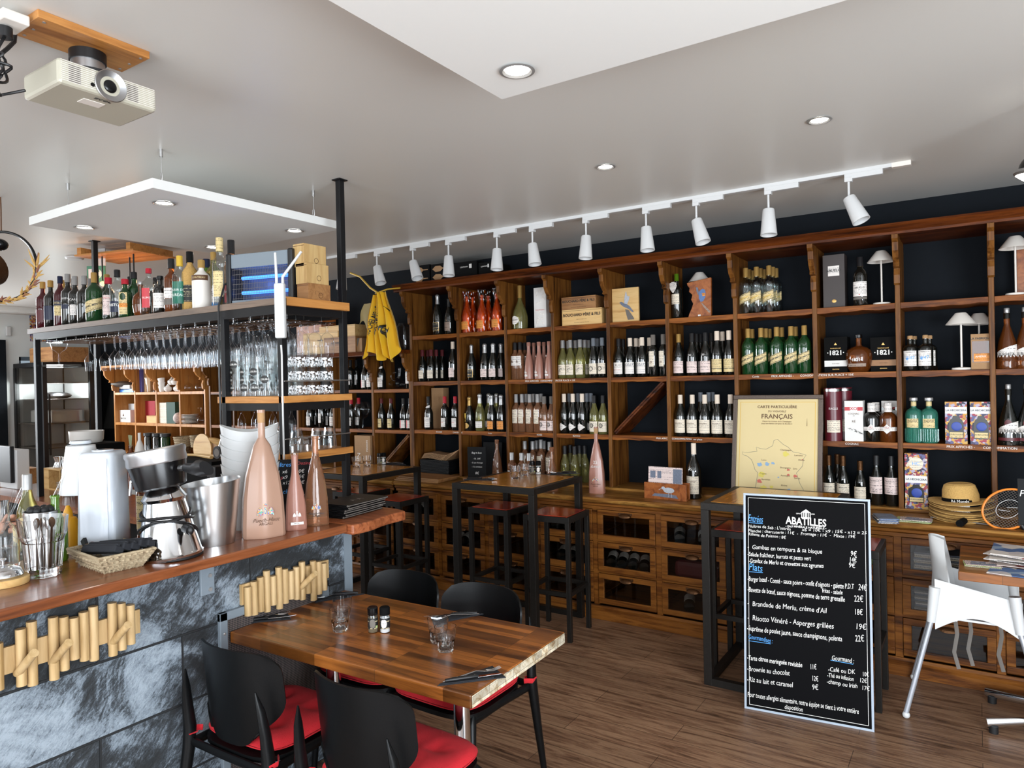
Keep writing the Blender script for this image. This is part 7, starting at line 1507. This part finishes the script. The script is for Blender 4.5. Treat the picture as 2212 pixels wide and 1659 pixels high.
for nm, lab, u, vt, r_, gl_, cap, lb, tx_ in (('soda_bottle', 'pink labelled gas bottle with brass neck behind the press', 302, 935, .034, 'plate', 'brass', 'paperp', 'U'), ('brown_jar', 'brown glass jar with pale leaves on top', 283, 962, .05, 'amber', 'brass', None, None)):
    y_ = 2.72; x = ony(u, vt+40, y_).x; h_ = ony(u, vt, y_).z-1.0
    q = bs_(nm, lab, 'bottle', x, y_, 1.0); G().lathe([(1e-5, 0), (r_, 0), (r_, h_*.7), (r_*.8, h_*.78), (r_*.3, h_*.88), (r_*.3, h_)], 22).ob('body', M[gl_], q)
    if lb: lpatch(r_+.001, h_*.3, h_*.62, 90).ob('label', pm('pink_band', srgb('#c878a8'), .5), q); q.rotation_euler = (0, 0, R(60))
    else: G().sheet(lambda a_, b_: ((a_-.5)*.03*(1+b_), .01*math.sin(6*a_), h_*.95+.09*b_), 4, 4, .002).ob('leaf', pm('dry_leaf', srgb('#9aa07a'), .7), q)
for i, u in enumerate((322, 341, 358)):
    y_ = 4.75; x = ony(u, 970, y_).x; q = bs_('preserving_jar', ['left', 'middle', 'right'][i]+' tall dark glass jar with black lid on the far pine worktop', 'jar', x, y_, .8855, group='tall dark jars'); G().lathe([(1e-5, 0), (.055, 0), (.055, .26), (.045, .28)], 20).ob('jar_body', M['darkg' if i == 2 else 'dark'], q); G().lathe([(.05, .275), (.062, .28), (.062, .315), (1e-5, .32)], 20).ob('lid', M['blk'], q)
for i, (u, z_, r_, h_, lab) in enumerate(((383, .8855, .16, .16, 'honey wicker bread basket on the far worktop'), (398, 1.05, .12, .12, 'pale wicker basket stacked on the bread basket'), (424, 1.05, .07, .14, 'small pale basket at the right of the far worktop'))):
    y_ = 4.82; x = ony(u, 960, y_).x; q = bs_('wicker_basket', lab, 'basket', x, y_, z_, group='baskets on the far worktop')
    G().lathe([(1e-5, .004), (r_*.8, 0)]+[(r_*.8+r_*.2*j/12+(.004 if j % 2 else -.003), h_*j/12) for j in range(1, 13)], 40, close=False).ob('weave', M['wicker'], q)
q = tag(G().cyl((0, 0, 0), (0, .015, .002), .17, 40).ob('round_board', M['ply'], loc=(ony(440, 970, 4.68).x, 4.66, .885+.17), rot=(R(-8), 0, 0)), 'round wooden board leaning at the end of the far worktop', 'board')
q = bs_('bread_loaf', 'baguette lying on the far worktop beside the buckets', 'bread', ony(477, 945, 4.7).x, 4.7, 1.13, rz=.6); G().tube([(-.13, 0, .05), (-.08, 0, .03), (0, 0, 0), (.1, 0, -.05), (.15, 0, -.08)], [.015, .032, .038, .034, .015], 16).ob('crust', M['ply'], q)
tag(G().box(-.2, .2, -.1, .1, 0, .245).ob('brown_box', M['kraft'], loc=(q.location.x+.03, 4.78, .886)), 'brown box under the baguette on the far worktop', 'box')
# grinder / milk pitcher steel cylinder
q = bs_('steel_grinder', 'tall steel coffee grinder with black square head beside the buckets', 'grinder', ony(470, 1000, 2.25).x, 2.25, 1.0); G().cyl((0, 0, 0), (0, 0, .27), .04, 24).ob('cylinder', M['ss'], q); G().box(-.038, .038, -.04, .04, .27, .33).ob('head', M['blk'], q, bev=.004)
q = bs_('utensil_box', 'black box topped with pale wooden utensils behind the taps', 'box', ony(410, 985, 2.6).x, 2.62, 1.0); G().box(-.25, .35, -.1, .1, .0, .30).ob('black_box', M['blkm'], q); G().tube([(-.2, 0, .31), (0, .02, .315), (.2, 0, .31)], [.006, .008, .012], 8).tube([(-.18, .04, .31), (.05, .05, .315), (.25, .03, .31)], [.006, .008, .012], 8).ob('wooden_tools', M['ply'], q)
# things in the honey pine shelving
def pine(name, mat, u0, u1, z0, vt, lab, cat='box', y=5.03, d=.16, rz=0, grp=None): o, w, h = carton(name, M[mat] if isinstance(mat, str) else mat, u0, u1, z0, vt, y, d, lab, cat, grp, vm=840); return o, w, h
pine('binder', pm('blue_binder', srgb('#3a78c8'), .4), 250, 288, 1.70, 840, 'blue binder lying in the honey pine shelving', 'binder'); pine('binder', 'wplast', 247, 280, 1.735, 832, 'white binder lying on the blue binder', 'binder')
q = bs_('serving_bowl', 'dark grey bowls stacked on the binders', 'bowl', ony(265, 828, 5.08).x, 5.08, 1.775); G().lathe([(1e-5, 0), (.09, 0), (.14, .03), (.14, .05), (.1, .06), (.05, .075), (1e-5, .08)], 28).ob('bowls', M['greyc'], q)
pine('tall_book', pm('purple_book', srgb('#5a5aa0'), .5), 300, 306, 1.70, 791, 'tall purple book standing in the honey pine shelving', 'book'); pine('card_folder', 'kraft', 308, 325, 1.70, 793, 'tall tan card folder beside the purple book', 'folder', y=5.06)
q = bs_('glass_vase', 'clear glass vase of odds and ends in the honey pine shelving', 'vase', ony(325, 830, 4.99).x, 4.99, 1.70); G().lathe([(1e-5, 0), (.045, 0), (.065, .18)], 24, close=False).ob('vase_body', M['glasst'], q); G().box(-.03, .03, -.02, .02, .02, .2).ob('contents', M['kraft'], q)
tp = bs_('teapot', '', 'teapot', 0, 0, 0, group='white teapots'); G().lathe([(1e-5, 0), (.035, 0), (.058, .03), (.058, .06), (.03, .08), (.03, .085), (.012, .1), (.012, .112), (1e-5, .115)], 24).ob('pot_body', M['plate'], tp); G().tube([(-.05, 0, .06), (-.08, 0, .06), (-.075, 0, .02), (-.05, 0, .02)], .006, 8).ob('handle', M['plate'], tp)
for i, (u, z_) in enumerate(((363, 1.70), (377, 1.70), (388, 1.70), (365, 1.785), (379, 1.785))): put(tp, (ony(u, 840, 5.03).x, 5.03+.04*(i % 2), z_), 0, 'white lidded pot in the group of white crockery, honey pine shelving', 'white pots in the pine shelving', sc=.85)
cpn = bs_('tea_cup', '', 'cup', 0, 0, 0); G().lathe([(1e-5, 0), (.03, 0), (.045, .07), (.042, .07), (.028, .005), (1e-5, .005)], 22, close=False).ob('cup_body', M['plate'], cpn); G().tube([(-.04, 0, .055), (-.06, 0, .05), (-.055, 0, .02), (-.034, 0, .015)], .005, 8).ob('handle', M['plate'], cpn)
for i in range(3): put(cpn, (ony(350, 840, 5.0).x, 5.0, 1.70+.05*i), R(20), 'white cup in the tilted cup stack, honey pine shelving', 'stacked white cups', rot=(0, R(-6*i), 0))
for u, z_, k, lab in ((407, 1.70, 'gin', 'large glass upside down in the upper pine compartment, left'), (431, 1.70, 'gin', 'large glass upside down in the upper pine compartment, right'), (433, 1.30, 'gin', 'goblet upside down beside the plates')): put(gl[k], (ony(u, 830, 5.05).x, 5.05, z_+.2), 0, lab, rot=(math.pi, 0, 0))
o, w, h = pine('wine_box', 'white', 251, 280, 1.30, 886, 'white wine box in the lower row of the honey pine shelving'); ftxt(o, 'BRASSERIE', 0, h*.3, .03, 'ink'); ftxt(o, '▲', 0, h*.6, .05, 'inkbr')
pine('tissue_box', 'wplast', 270, 289, 1.30, 872, 'white box behind the wine box', y=5.15, d=.08)
o, w, h = pine('red_box', pm('red_box_m', srgb('#a82030'), .5), 298, 334, 1.30, 866, 'bright red box in the lower row of the pine shelving', y=5.1, d=.1); o, w, h = pine('wooden_box', 'ply', 315, 338, 1.30, 898, 'small wooden box in front of the red box', y=4.99, d=.08)
o, w, h = pine('paper_bag', 'paper', 340, 358, 1.30, 870, 'white and green paper bag, white side', 'bag', y=5.0); o, w, h = pine('paper_bag', pm('green_bag', srgb('#24483c'), .6), 358.5, 377, 1.30, 869, 'dark green paper bag in the pine shelving', 'bag', y=5.0)
q = bs_('pink_bowl', 'pale pink bowl on its side in the pine shelving', 'bowl', ony(383, 915, 5.0).x, 5.02, 1.30+.07); G().sphere((0, 0, 0), (.05, .07, .07), 20).ob('bowl_body', M['paperp'], q)
dpn = tag(G().lathe([(1e-5, 0), (.05, 0), (.10, .012), (.10, .015), (.05, .006), (1e-5, .005)], 30, close=False).ob('plate', M['plate']), '', 'plate')
for i in range(7): put(dpn, (ony(411, 915, 5.06).x, 5.06, 1.30+i*.017), 0, 'white plate in the stack in the lower pine compartment', 'stacked white plates')
q = bs_('glass_decanter', 'clear glass carafe on top of the honey pine shelving', 'carafe', ony(262, 770, 5.0).x, 5.0, 2.056); G().lathe([(1e-5, 0), (.05, 0), (.06, .03), (.05, .12), (.03, .17), (.035, .2)], 24, close=False).ob('body', M['glasst'], q)
# fridge
o = empty('display_fridge', (-10.53, 4.6, 0), 'black glass-sided display fridge at the far left', 'fridge')
def F(g, n, m, **k): return sub(g, n, m, o, **k)
xa, xb, ya, yb2 = -10.96, -10.1, 4.27, 4.93
F(G().box(xa, xb, ya, yb2, 2.06, 2.12), 'top', M['blk'], bev=.006); F(G().box(xa, xb, ya, yb2, 0, .62), 'base', M['blk'], bev=.004)
for x, y in ((xa, ya), (xb-.05, ya), (xb-.05, yb2-.08), (xa, yb2-.05)): F(G().box(x, x+.05, y, y+.05 if y < 4.5 else yb2, .62, 2.06), 'corner_post', M['blk'])
F(G().box(xa+.05, xb-.05, ya+.01, ya+.015, .62, 2.06), 'side_glass', M['pane']); F(G().box(xb-.02, xb-.015, ya+.05, yb2-.08, .62, 2.06), 'door_glass', M['pane']); F(G().box(xa+.02, xa+.03, ya+.05, yb2-.05, .62, 2.06), 'back_liner', M['wplast']); F(G().box(xa+.05, xb-.05, yb2-.04, yb2-.03, .62, 2.06), 'back_liner', M['wplast'])
for z_ in (.98, 1.30, 1.62, 1.84): F(G().box(xa+.05, xb-.06, ya+.03, yb2-.05, z_, z_+.012), 'wire_shelf', M['greyc'])
F(G().box(xb, xb+.012, ya+.06, ya+.08, .9, 1.7), 'door_handle', M['blk'])
l = bpy.data.lights.new('fridge_lamp', 'POINT'); l.energy = 45; l.color = (.85, .95, 1); l.shadow_soft_size = .1; lo = bpy.data.objects.new('fridge_lamp', l); COL.objects.link(lo); lo.location = (-10.3, 4.5, 1.75)
tag(G().box(-.3, .3, -.2, .2, 0, .17).ob('food_tray', M['wplast'], loc=(-10.5, 4.6, 1.313), bev=.02), 'white plastic food tray on a fridge shelf', 'tray'); tag(G().sphere((0, 0, .035), (.3, .15, .05), 16).ob('food_parcel', M['blk'], loc=(-10.5, 4.6, 1.64)), 'dark wrapped food on the upper fridge shelf', 'food')
tag(G().box(-.35, .3, -.25, .2, 0, .2).ob('wooden_box', M['crate'], loc=(-10.35, 4.62, 2.121), bev=.004), 'brown wooden box on top of the fridge', 'box')
tag(G().tube([(-10.0, 5.16, 1.9), (-9.98, 5.16, 1.5), (-9.98, 5.16, 1.2)], [(.06, .03), (.14, .05), (.2, .06)], 14).ob('apron', M['blkm']), 'black apron hanging on the navy wall beside the fridge', 'apron')
# left wall items
tag(G().box(-10.995, -10.985, 4.50, 4.80, 2.44, 2.82).ob('wall_poster', M['floral'], ), 'colourful tin poster with red lettering on the white left wall', 'poster')
q = G(); txt(q, 'ADO', .13, T((-10.98, 4.65, 2.58)) @ RZ(90)); q = q.ob('lettering', M['inkr'], bpy.data.objects['wall_poster'])
tag(G().box(-10.99, -10.95, 4.2, 4.26, 2.5, 2.63).ob('motion_sensor', M['wplast'], bev=.01), 'white motion sensor on the far left wall', 'sensor')
o = empty('slatted_crate', (-8.75, 3.15, .0), 'wooden slatted crates stacked at the far left edge', 'crate')
for i in range(7): sub(G().box(-9.1, -8.62, 3.2, 3.215, .92+i*.09, .98+i*.09), 'slat', M['ply'], o)
sub(G().box(-9.1, -8.62, 3.2, 3.6, 0, .9), 'crate_base', M['crate'], o)
o = bs_('cash_terminal', 'grey till screen on the counter at the far left edge', 'till', ony(6, 1010, 2.35).x, 2.35, 1.0); G().box(-.15, .13, 0, .03, .05, .33).ob('screen', M['blk'], o, bev=.005); G().box(-.14, .16, .03, .12, 0, .3).ob('printer', M['wplast'], o, bev=.006)
# ================================================================== hanging things
o = empty('projector', (-2.2, 1.085, 2.6), 'cream ceiling projector with big lens at upper left', 'projector')
def Pj(g, n, m, **k): return sub(g, n, m, o, **k)
Pj(G().box(-2.315, -2.1, .945, 1.225, 2.6, 2.672), 'case', pm('projector_cream', srgb('#b4b0a0'), .4), bev=.01)
Pj(G().lathe([(.040, -.002), (.046, .004), (.044, .006), (.026, -.003), (.022, -.004)], 36, T((-2.098, 1.085, 2.634)) @ RY(90), close=False), 'lens_ring', M['alu']); Pj(G().sphere((-2.1, 1.085, 2.634), (.006, .019, .019), 22), 'lens', M['blkg'])
g = G()
for y0 in (.972, 1.135):
    for i in range(9): g.box(-2.0995, -2.0988, y0, y0+.032, 2.612+i*.0055, 2.6145+i*.0055)
Pj(g, 'vent_slots', M['greyc'])
g = G()
for i in range(11): g.box(-2.1005, -2.0985, .952, 1.045, 2.61+i*.0055, 2.6116+i*.0055).box(-2.1005, -2.0985, 1.125, 1.218, 2.61+i*.0055, 2.6116+i*.0055)
Pj(g, 'ribs', M['cream']); Pj(G().cyl((-2.098, 1.035, 2.622), (-2.0975, 1.035, 2.622), .006, 14), 'sensor', M['blkg'])
Pj(G().box(-2.20, -2.16, 1.04, 1.10, 2.5985, 2.6), 'keypad', M['cream'])
g = G(); vs, fs = text_mesh('acer', .028, bold=.0005); g.add([(-2.135-y, 1.08+x, 2.5988) for x, y in vs], [f_[::-1] for f_ in fs]); Pj(g, 'lettering', M['ink'])
Pj(G().cyl((-2.215, 1.085, 2.675), (-2.215, 1.085, 2.688), .09, 36), 'mount_disc', M['blk']); Pj(G().cyl((-2.225, 1.085, 2.688), (-2.225, 1.085, 2.735), .046, 28), 'mount_drum', M['alu']); Pj(G().cyl((-2.225, 1.085, 2.735), (-2.225, 1.085, 2.7648), .05, 28), 'mount_collar', M['blk'])
o.location = (-2.376, 1.172, 2.668); o.scale = (1.08,)*3
o = empty('ceiling_board', (-2.36, 1.15, 2.85), 'varnished wooden board screwed to the ceiling above the projector', 'board')
sub(G().box(-2.455, -2.28, .975, 1.31, 2.846, 2.87), 'board', M['lipy'], o, bev=.002)
for x, y in ((-2.30, 1.0), (-2.43, 1.0), (-2.30, 1.29), (-2.43, 1.29), (-2.37, 1.0), (-2.37, 1.29)): sub(G().cyl((x, y, 2.8455), (x, y, 2.844), .005, 10), 'screw', M['silver'], o)
o = empty('socket_strip', (-2.36, .93, 2.86), 'cream socket box on the ceiling at the left edge', 'socket'); G().box(-.055, .055, -.035, .035, -.04, -.01).ob('box', M['cream'], o, bev=.004); G().cyl((0, -.01, -.045), (0, -.01, -.075), .02, 18).ob('plug', M['blk'], o)
g = G(); c0 = Vector((-2.33, .86, 2.66))
random.seed(3)
for k in range(3):
    pts = [c0+Vector((.02*math.sin(3*t+k), .048*math.cos(t*1.0+k*.8)+.012*math.sin(4*t), .055*math.sin(t+k*1.3)+.012*math.cos(3*t+k))) for t in [2*math.pi*i/44 for i in range(44)]]
    g.tube(pts, .0042, 7, closed=True)
g.tube([(-2.36, .92, 2.79), (-2.35, .90, 2.75), (-2.34, .885, 2.70), c0], .0045, 7).tube([(-2.40, .965, 2.85), (-2.40, .96, 2.80), (-2.37, .93, 2.76), (-2.345, .89, 2.71)], .006, 7).tube([(-2.33, .84, 2.62), (-2.36, .90, 2.61), (-2.30, .945, 2.625)], .0042, 7)
tag(g.ob('cable_bundle', M['blk']), 'black bundled cables hanging behind the projector', 'cables')
tag(G().box(-2.60, -2.46, .55, .915, 2.80, 2.868).ob('red_ceiling_box', M['maroon']), 'dark red box on the ceiling at the upper left corner', 'box')
tag(G().box(-2.52, -2.4, .55, .87, 2.74, 2.79).ob('screen_casing', M['wplast'], bev=.004), 'pale screen casing below the red box at the left edge', 'screen casing')
# ring lamp with dried flowers
o = empty('ring_lamp', (-4.72, 1.82, 2.42), 'black hanging ring with dried flower garland at the left edge', 'lamp')
RC, RR = Vector((-4.66, 1.80, 2.47)), .2
rx = Vector((.835, .55, 0))
def rp_(t, r=RR): return RC+rx*(r*math.cos(t))*1.0+Vector((0, 0, r*math.sin(t)))
RC = RC - rx*.03
def Rg(g, n, m, **k): return sub(g, n, m, o, **k)
Rg(G().tube([rp_(2*math.pi*i/60) for i in range(60)], .008, 8, closed=True), 'ring', M['blkg'])
Rg(G().tube([(RC.x, RC.y, 2.87), (RC.x+.003, RC.y, 2.8), (RC.x-.002, RC.y, RC.z+RR)], .004, 6), 'cord', M['inkbr'])
g, g2 = G(), G()
for i in range(120):
    t = R(-150+i*1.25+random.uniform(-3, 3)); p = rp_(t); d = (rx*(-math.sin(t))+Vector((0, 0, math.cos(t))))*random.uniform(.4, 1)+rx*random.uniform(-.3, .5)+Vector((random.uniform(-.3, .3), random.uniform(-.3, .3), random.uniform(-.4, .4)))
    d.normalize(); L_ = random.uniform(.03, .065)+(.06 if i > 112 else 0)
    (g if i % 4 else g2).tube([p, p+d*L_*.4, p+d*L_], [.003, .0075, .0015], 5)
Rg(g, 'dried_grasses', M['straw']); Rg(g2, 'dried_petals', pm('dry_petal', srgb('#8a5a48'), .8))
Rg(G().sphere((RC.x-.03, RC.y, RC.z+.13), (.045, .045, .035), 22), 'lamp_globe', M['blkg']); Rg(G().cyl(RC+Vector((-.10, -.02, 0)), RC+Vector((-.06, -.09, -.03)), .105, 28), 'lamp_rim', M['brass']); Rg(G().cyl(RC+Vector((-.059, -.091, -.031)), RC+Vector((-.057, -.094, -.032)), .09, 28), 'lamp_glass', emit('warm_lamp_face', (1, .72, .45), 1.6))
# slatted wood pendant with warm lamps
o = empty('slatted_pendant', (-5.6, 2.98, 2.8), 'slatted wooden ceiling pendant with warm glow behind the bar shelf', 'pendant lamp', rz=R(14))
for i in range(5): G().box(-.30, .30, -.2+i*.083, -.2+i*.083+.075, -.012, 0).ob('slat', M['lip'], o)
G().box(-.27, -.23, -.2, .21, .0, .05).box(.23, .27, -.2, .21, 0, .05).ob('batten', M['lip'], o)
for i, (x, y) in enumerate(((-.13, -.1), (.02, .02), (.17, -.08))):
    G().cyl((x, y, 0), (x, y, -.20), .006, 8).ob('rod', M['blk'], o)
    l = bpy.data.lights.new('warm_pendant_bulb', 'POINT'); l.energy = 1.6; l.color = (1, .5, .25); l.shadow_soft_size = .03; lo = bpy.data.objects.new('warm_pendant_bulb', l); COL.objects.link(lo); lo.parent = o; lo.location = (x, y, -.23)
    G().sphere((x, y, -.225), .02, 12).ob('bulb', emit('warm_bulb%d' % i, (1, .55, .25), 2), o)
o = empty('exit_sign', (-5.82, 2.86, 2.60), 'green emergency exit sign with white arrow under the ceiling', 'exit sign', rz=R(30))
G().box(-.075, .075, 0, .012, 0, .13).ob('sign_panel', pm('exit_green', srgb('#4a8a70'), .4), o, bev=.002); G().prism([(-.0, .05), (.03, .05), (.03, .03), (.06, .065), (.03, .1), (.03, .08), (-.0, .08)], -.0015, 0).box(-.06, -.02, -.0015, 0, .025, .105).ob('arrow', M['inkw'], o); G().box(-.002, .08, 0, .008, .13, .265).ob('bracket', M['wplast'], o)
tag(G().lathe([(1e-5, -.02), (.06, -.02), (.07, -.01), (.07, 0)], 28, T((-6.35, 2.95, 2.87))).ob('smoke_detector', M['wplast']), 'round white detector on the ceiling behind the left frame post', 'detector')
# right pendant spotlight
o = empty('pendant_spotlight', (.235, 3.65, 2.6), 'black and brass pendant spotlight cut by the right edge', 'lamp')
G().sphere((0, 0, -.02), (.075, .075, .07), 26).ob('lamp_body', M['blkg'], o)
G().lathe([(.078, -.0), (.082, -.012), (.075, -.022), (.07, -.018)], 32, T((-.01, -.01, -.03)) @ RY(8), close=False).ob('brass_rim', M['alu'], o); G().lathe([(1e-5, -.045), (.04, -.042), (.072, -.02)], 28, T((-.01, -.01, -.03)) @ RY(8), close=False).ob('lens', M['lampon'], o)
G().cyl((0, 0, .04), (0, 0, .25), .006, 8).ob('rod', M['blk'], o); G().sphere((0, 0, .11), (.035, .035, .03), 18).ob('ball_joint', M['blkg'], o)
# ================================================================== right: second table, papers, high chair
o = empty('dining_table', (.5, 4.27, 0), 'second wooden dining table covered with newspapers at the right edge', 'table')
G().box(-.585, .6, -.30, .30, .748, .79).ob('tabletop', M['table'], o, bev=.004); G().cyl((0, 0, .05), (0, 0, .748), .03, 20).ob('post', M['chrome'], o)
for a_ in (158, 202, 22, -22):
    t = R(a_); g = G(); g.tube([(.03*math.cos(t), .03*math.sin(t), .11), (.2*math.cos(t), .2*math.sin(t), .08), (.52*math.cos(t), .52*math.sin(t), .045)], [(.02, .012), (.02, .012), (.024, .012)], 10, flat=(0, 0, 1)); g.ob('base_arm', M['chrome'], o); G().cyl((.49*math.cos(t), .49*math.sin(t), 0), (.49*math.cos(t), .49*math.sin(t), .035), .02, 14).ob('rubber_foot', M['rubber'], o)
zt = .7905
mts = [M['paperw'], voro('magazine_print', ['#b8aaa0', '#5a5a72', '#d8ccc0', '#8a3a34', '#3a4256', '#c8b8b0'], 18), voro('magazine_print_blue', ['#c8c0c0', '#4a6a9a', '#d8d0c8', '#8aa0b8', '#e0d8d0'], 16)]
for i in range(9):
    q = G().sheet(lambda a_, b_, i=i: ((a_-.5)*.36, (b_-.5)*.27, .0035+.0015*math.sin(6*a_+i)), 10, 6, .003).ob('newspaper', mts[i % 3], loc=(.24+.02*math.sin(i*2), 4.28+.02*math.cos(i*3), zt+.002+i*.0065), rot=(0, 0, R(-12+9*math.sin(i*1.7)))); tag(q, 'folded newspaper in the pile on the right-hand table', 'newspaper', 'newspapers on the right table')
flyers('leaflet', 2122, 1222, zt, .15, .09, 5, .0018, [M['leafgreen'], M['paperp'], M['paperw']], 'green-edged leaflet at the corner of the right table', 'leaflet', 'leaflets on the right table', rz=.1, jit=.006)
q = tag(G().box(-.12, .12, -.08, .08, 0, .003).ob('brochure', mts[2], loc=(.16, 4.06, zt), rot=(0, 0, R(-10))), 'blue seaside brochure at the near edge of the right table', 'brochure')
o = empty('high_chair', (-.02, 4.30, 0), 'white plastic high chair with grey legs, tucked under the right table', 'high chair')
seatw = .17
def shell(a_, b_):
    t = (a_*2-1); zt_ = .52+.37*b_; w_ = .165*(1-.75*max(0, (b_-.55)/.45)**2.2); yy = t*w_
    return (-.165-.03*b_+.09*abs(t)**2.5*(1-.3*b_), yy, zt_-.02*abs(t)**3)
G().sheet(shell, 22, 18, .008).ob('back_shell', M['wplast'], o)
G().sheet(lambda a_, b_: (-.165+.33*a_, (b_-.5)*.33, .515-.03*math.sin(math.pi*a_)*math.sin(math.pi*b_)), 12, 12, .01).ob('seat', M['wplast'], o)
for s_ in (-1, 1):
    G().sheet(lambda a_, b_, s_=s_: (-.17+.36*a_, s_*(.165+.02*(1-b_)), (.70-.07*a_)*b_+(.53-.10*(1-math.sin(math.pi*a_))*.8)*(1-b_)), 16, 6, .006*s_).ob('side_panel', M['wplast'], o)
    for sx in (-1, 1):
        p0 = Vector((sx*.165-.005, s_*.175, .56)); p1 = Vector((sx*.30, s_*.262, .03))
        q = G().cyl(p1, p0, .0125, 16).ob('leg', pm('grey_tube', srgb('#a8abb2'), .35, metal=.4) if 'gt' not in M else M['gt'], o); M.setdefault('gt', q.data.materials[0]); G().sphere(p1+Vector((0, 0, -.012)), (.018, .018, .018), 14).ob('foot_cap', M['wplast'], q)
        G().cyl(p0+(p1-p0)*.14, p0+Vector((-.0*sx, 0, .10)), .020, 16, .026).ob('leg_socket', M['wplast'], o)
for i, (x, y) in enumerate(((-.09, -.05), (-.03, .03), (.10, .02))): G().tube([(x, y, .50), (x+.01, y, .40), (x-.005, y+.01, .30), (x+.015, y, .22)], [(.009, .0012)]*4, 6, flat=(1, 0, 0)).ob('strap', M['greyc'], o)
# bottles lying in the drawers
lyb = B('lying', 'wine bottle lying in a glass-fronted drawer', 'bdx', .038, .30, 'dark', ('blackcap', .8, .001), [(.06, .16, 'paperw', 75)]) or K['lying'][0]
lyb = K['lying'][0]; lyb.name = 'lying_wine_bottle'
for x, z, where in [(-2.24, .365, 'middle drawer left of the right high table'), (-2.155, .365, 'middle drawer left of the right high table'), (-2.07, .365, 'middle drawer left of the right high table'), (-1.985, .365, 'middle drawer left of the right high table'), (-1.72, .595, 'upper drawer beside the right high table'), (-1.55, .595, 'upper drawer beside the right high table'), (-1.66, .13, 'lower drawer beside the right high table'), (-2.70, .595, 'upper drawer behind the middle stools'), (-2.6, .595, 'upper drawer behind the middle stools'), (-3.68, .365, 'middle drawer left of the middle table'), (-3.60, .365, 'middle drawer left of the middle table'), (-4.1, .595, 'upper drawer behind the left stool'), (-2.66, .365, 'middle drawer behind the middle stools'), (-2.57, .365, 'middle drawer behind the middle stools')]:
    put(lyb, (x, YC+.04, z+.038), 0, 'wine bottle lying in the '+where, 'bottles in the '+where, rot=(R(-84), 0, R(18)))
def paperpile(x, z, n, lab, mts_, dx=.15):
    for i in range(n): tag(G().box(-dx, dx, 0, .2, 0, .009).ob('leaflet_bundle', mts_[i % len(mts_)], loc=(x+.003*math.sin(i*5), YC+.05, z+i*.0105)), lab, 'papers', 'papers: '+lab)
paperpile(-.165, .592, 11, 'bundle of papers stacked in the upper drawer behind the high chair', [M['paperw'], M['birdgrey'], M['paper']]); paperpile(-.165, .362, 12, 'bundle of booklets stacked in the middle drawer behind the high chair', [M['birdgrey'], M['paperw'], M['greyc']])
tag(G().box(-.15, .15, 0, .2, 0, .12).ob('red_cloth', M['maroon'], loc=(-1.62, YC+.05, .362), bev=.03), 'dark red cloth in the middle drawer beside the right high table', 'cloth')
tag(G().box(-.1, .1, 0, .2, 0, .09).ob('green_box', M['leafgreen'], loc=(-.62, YC+.05, .592), bev=.004), 'yellow-green box in the drawer right of the menu board', 'box')
for k in list(K): pass
# ================================================================== tell like things apart in their labels
ORD = ['first', 'second', 'third', 'fourth', 'fifth', 'sixth', 'seventh', 'eighth', 'ninth', 'tenth', 'eleventh', 'twelfth', 'thirteenth', 'fourteenth', 'fifteenth']
by_ = {}
for o in list(COL.objects):
    if o.parent is None and o.get('label') and o.get('kind') is None: by_.setdefault((o['label'], o.get('group')), []).append(o)
for (lab_, grp_), L_ in by_.items():
    n_ = len(L_)
    if n_ < 2 or n_ > 15: continue
    zs = sorted(round(o.location.z, 4) for o in L_)
    xs = [o.location.dot(rt0) for o in L_]
    if len(set(zs)) == n_ and max(xs)-min(xs) < .06+.01*n_:
        L_.sort(key=lambda o: o.location.z)
        for i, o in enumerate(L_): o['label'] = lab_+', '+('lowest' if i == 0 else 'topmost' if i == n_-1 else ORD[i]+' from bottom')
    else:
        L_.sort(key=lambda o: math.atan2(o.location.x, o.location.y))
        for i, o in enumerate(L_): o['label'] = lab_+', '+('leftmost' if i == 0 else 'rightmost' if i == n_-1 else ORD[i]+' from left')
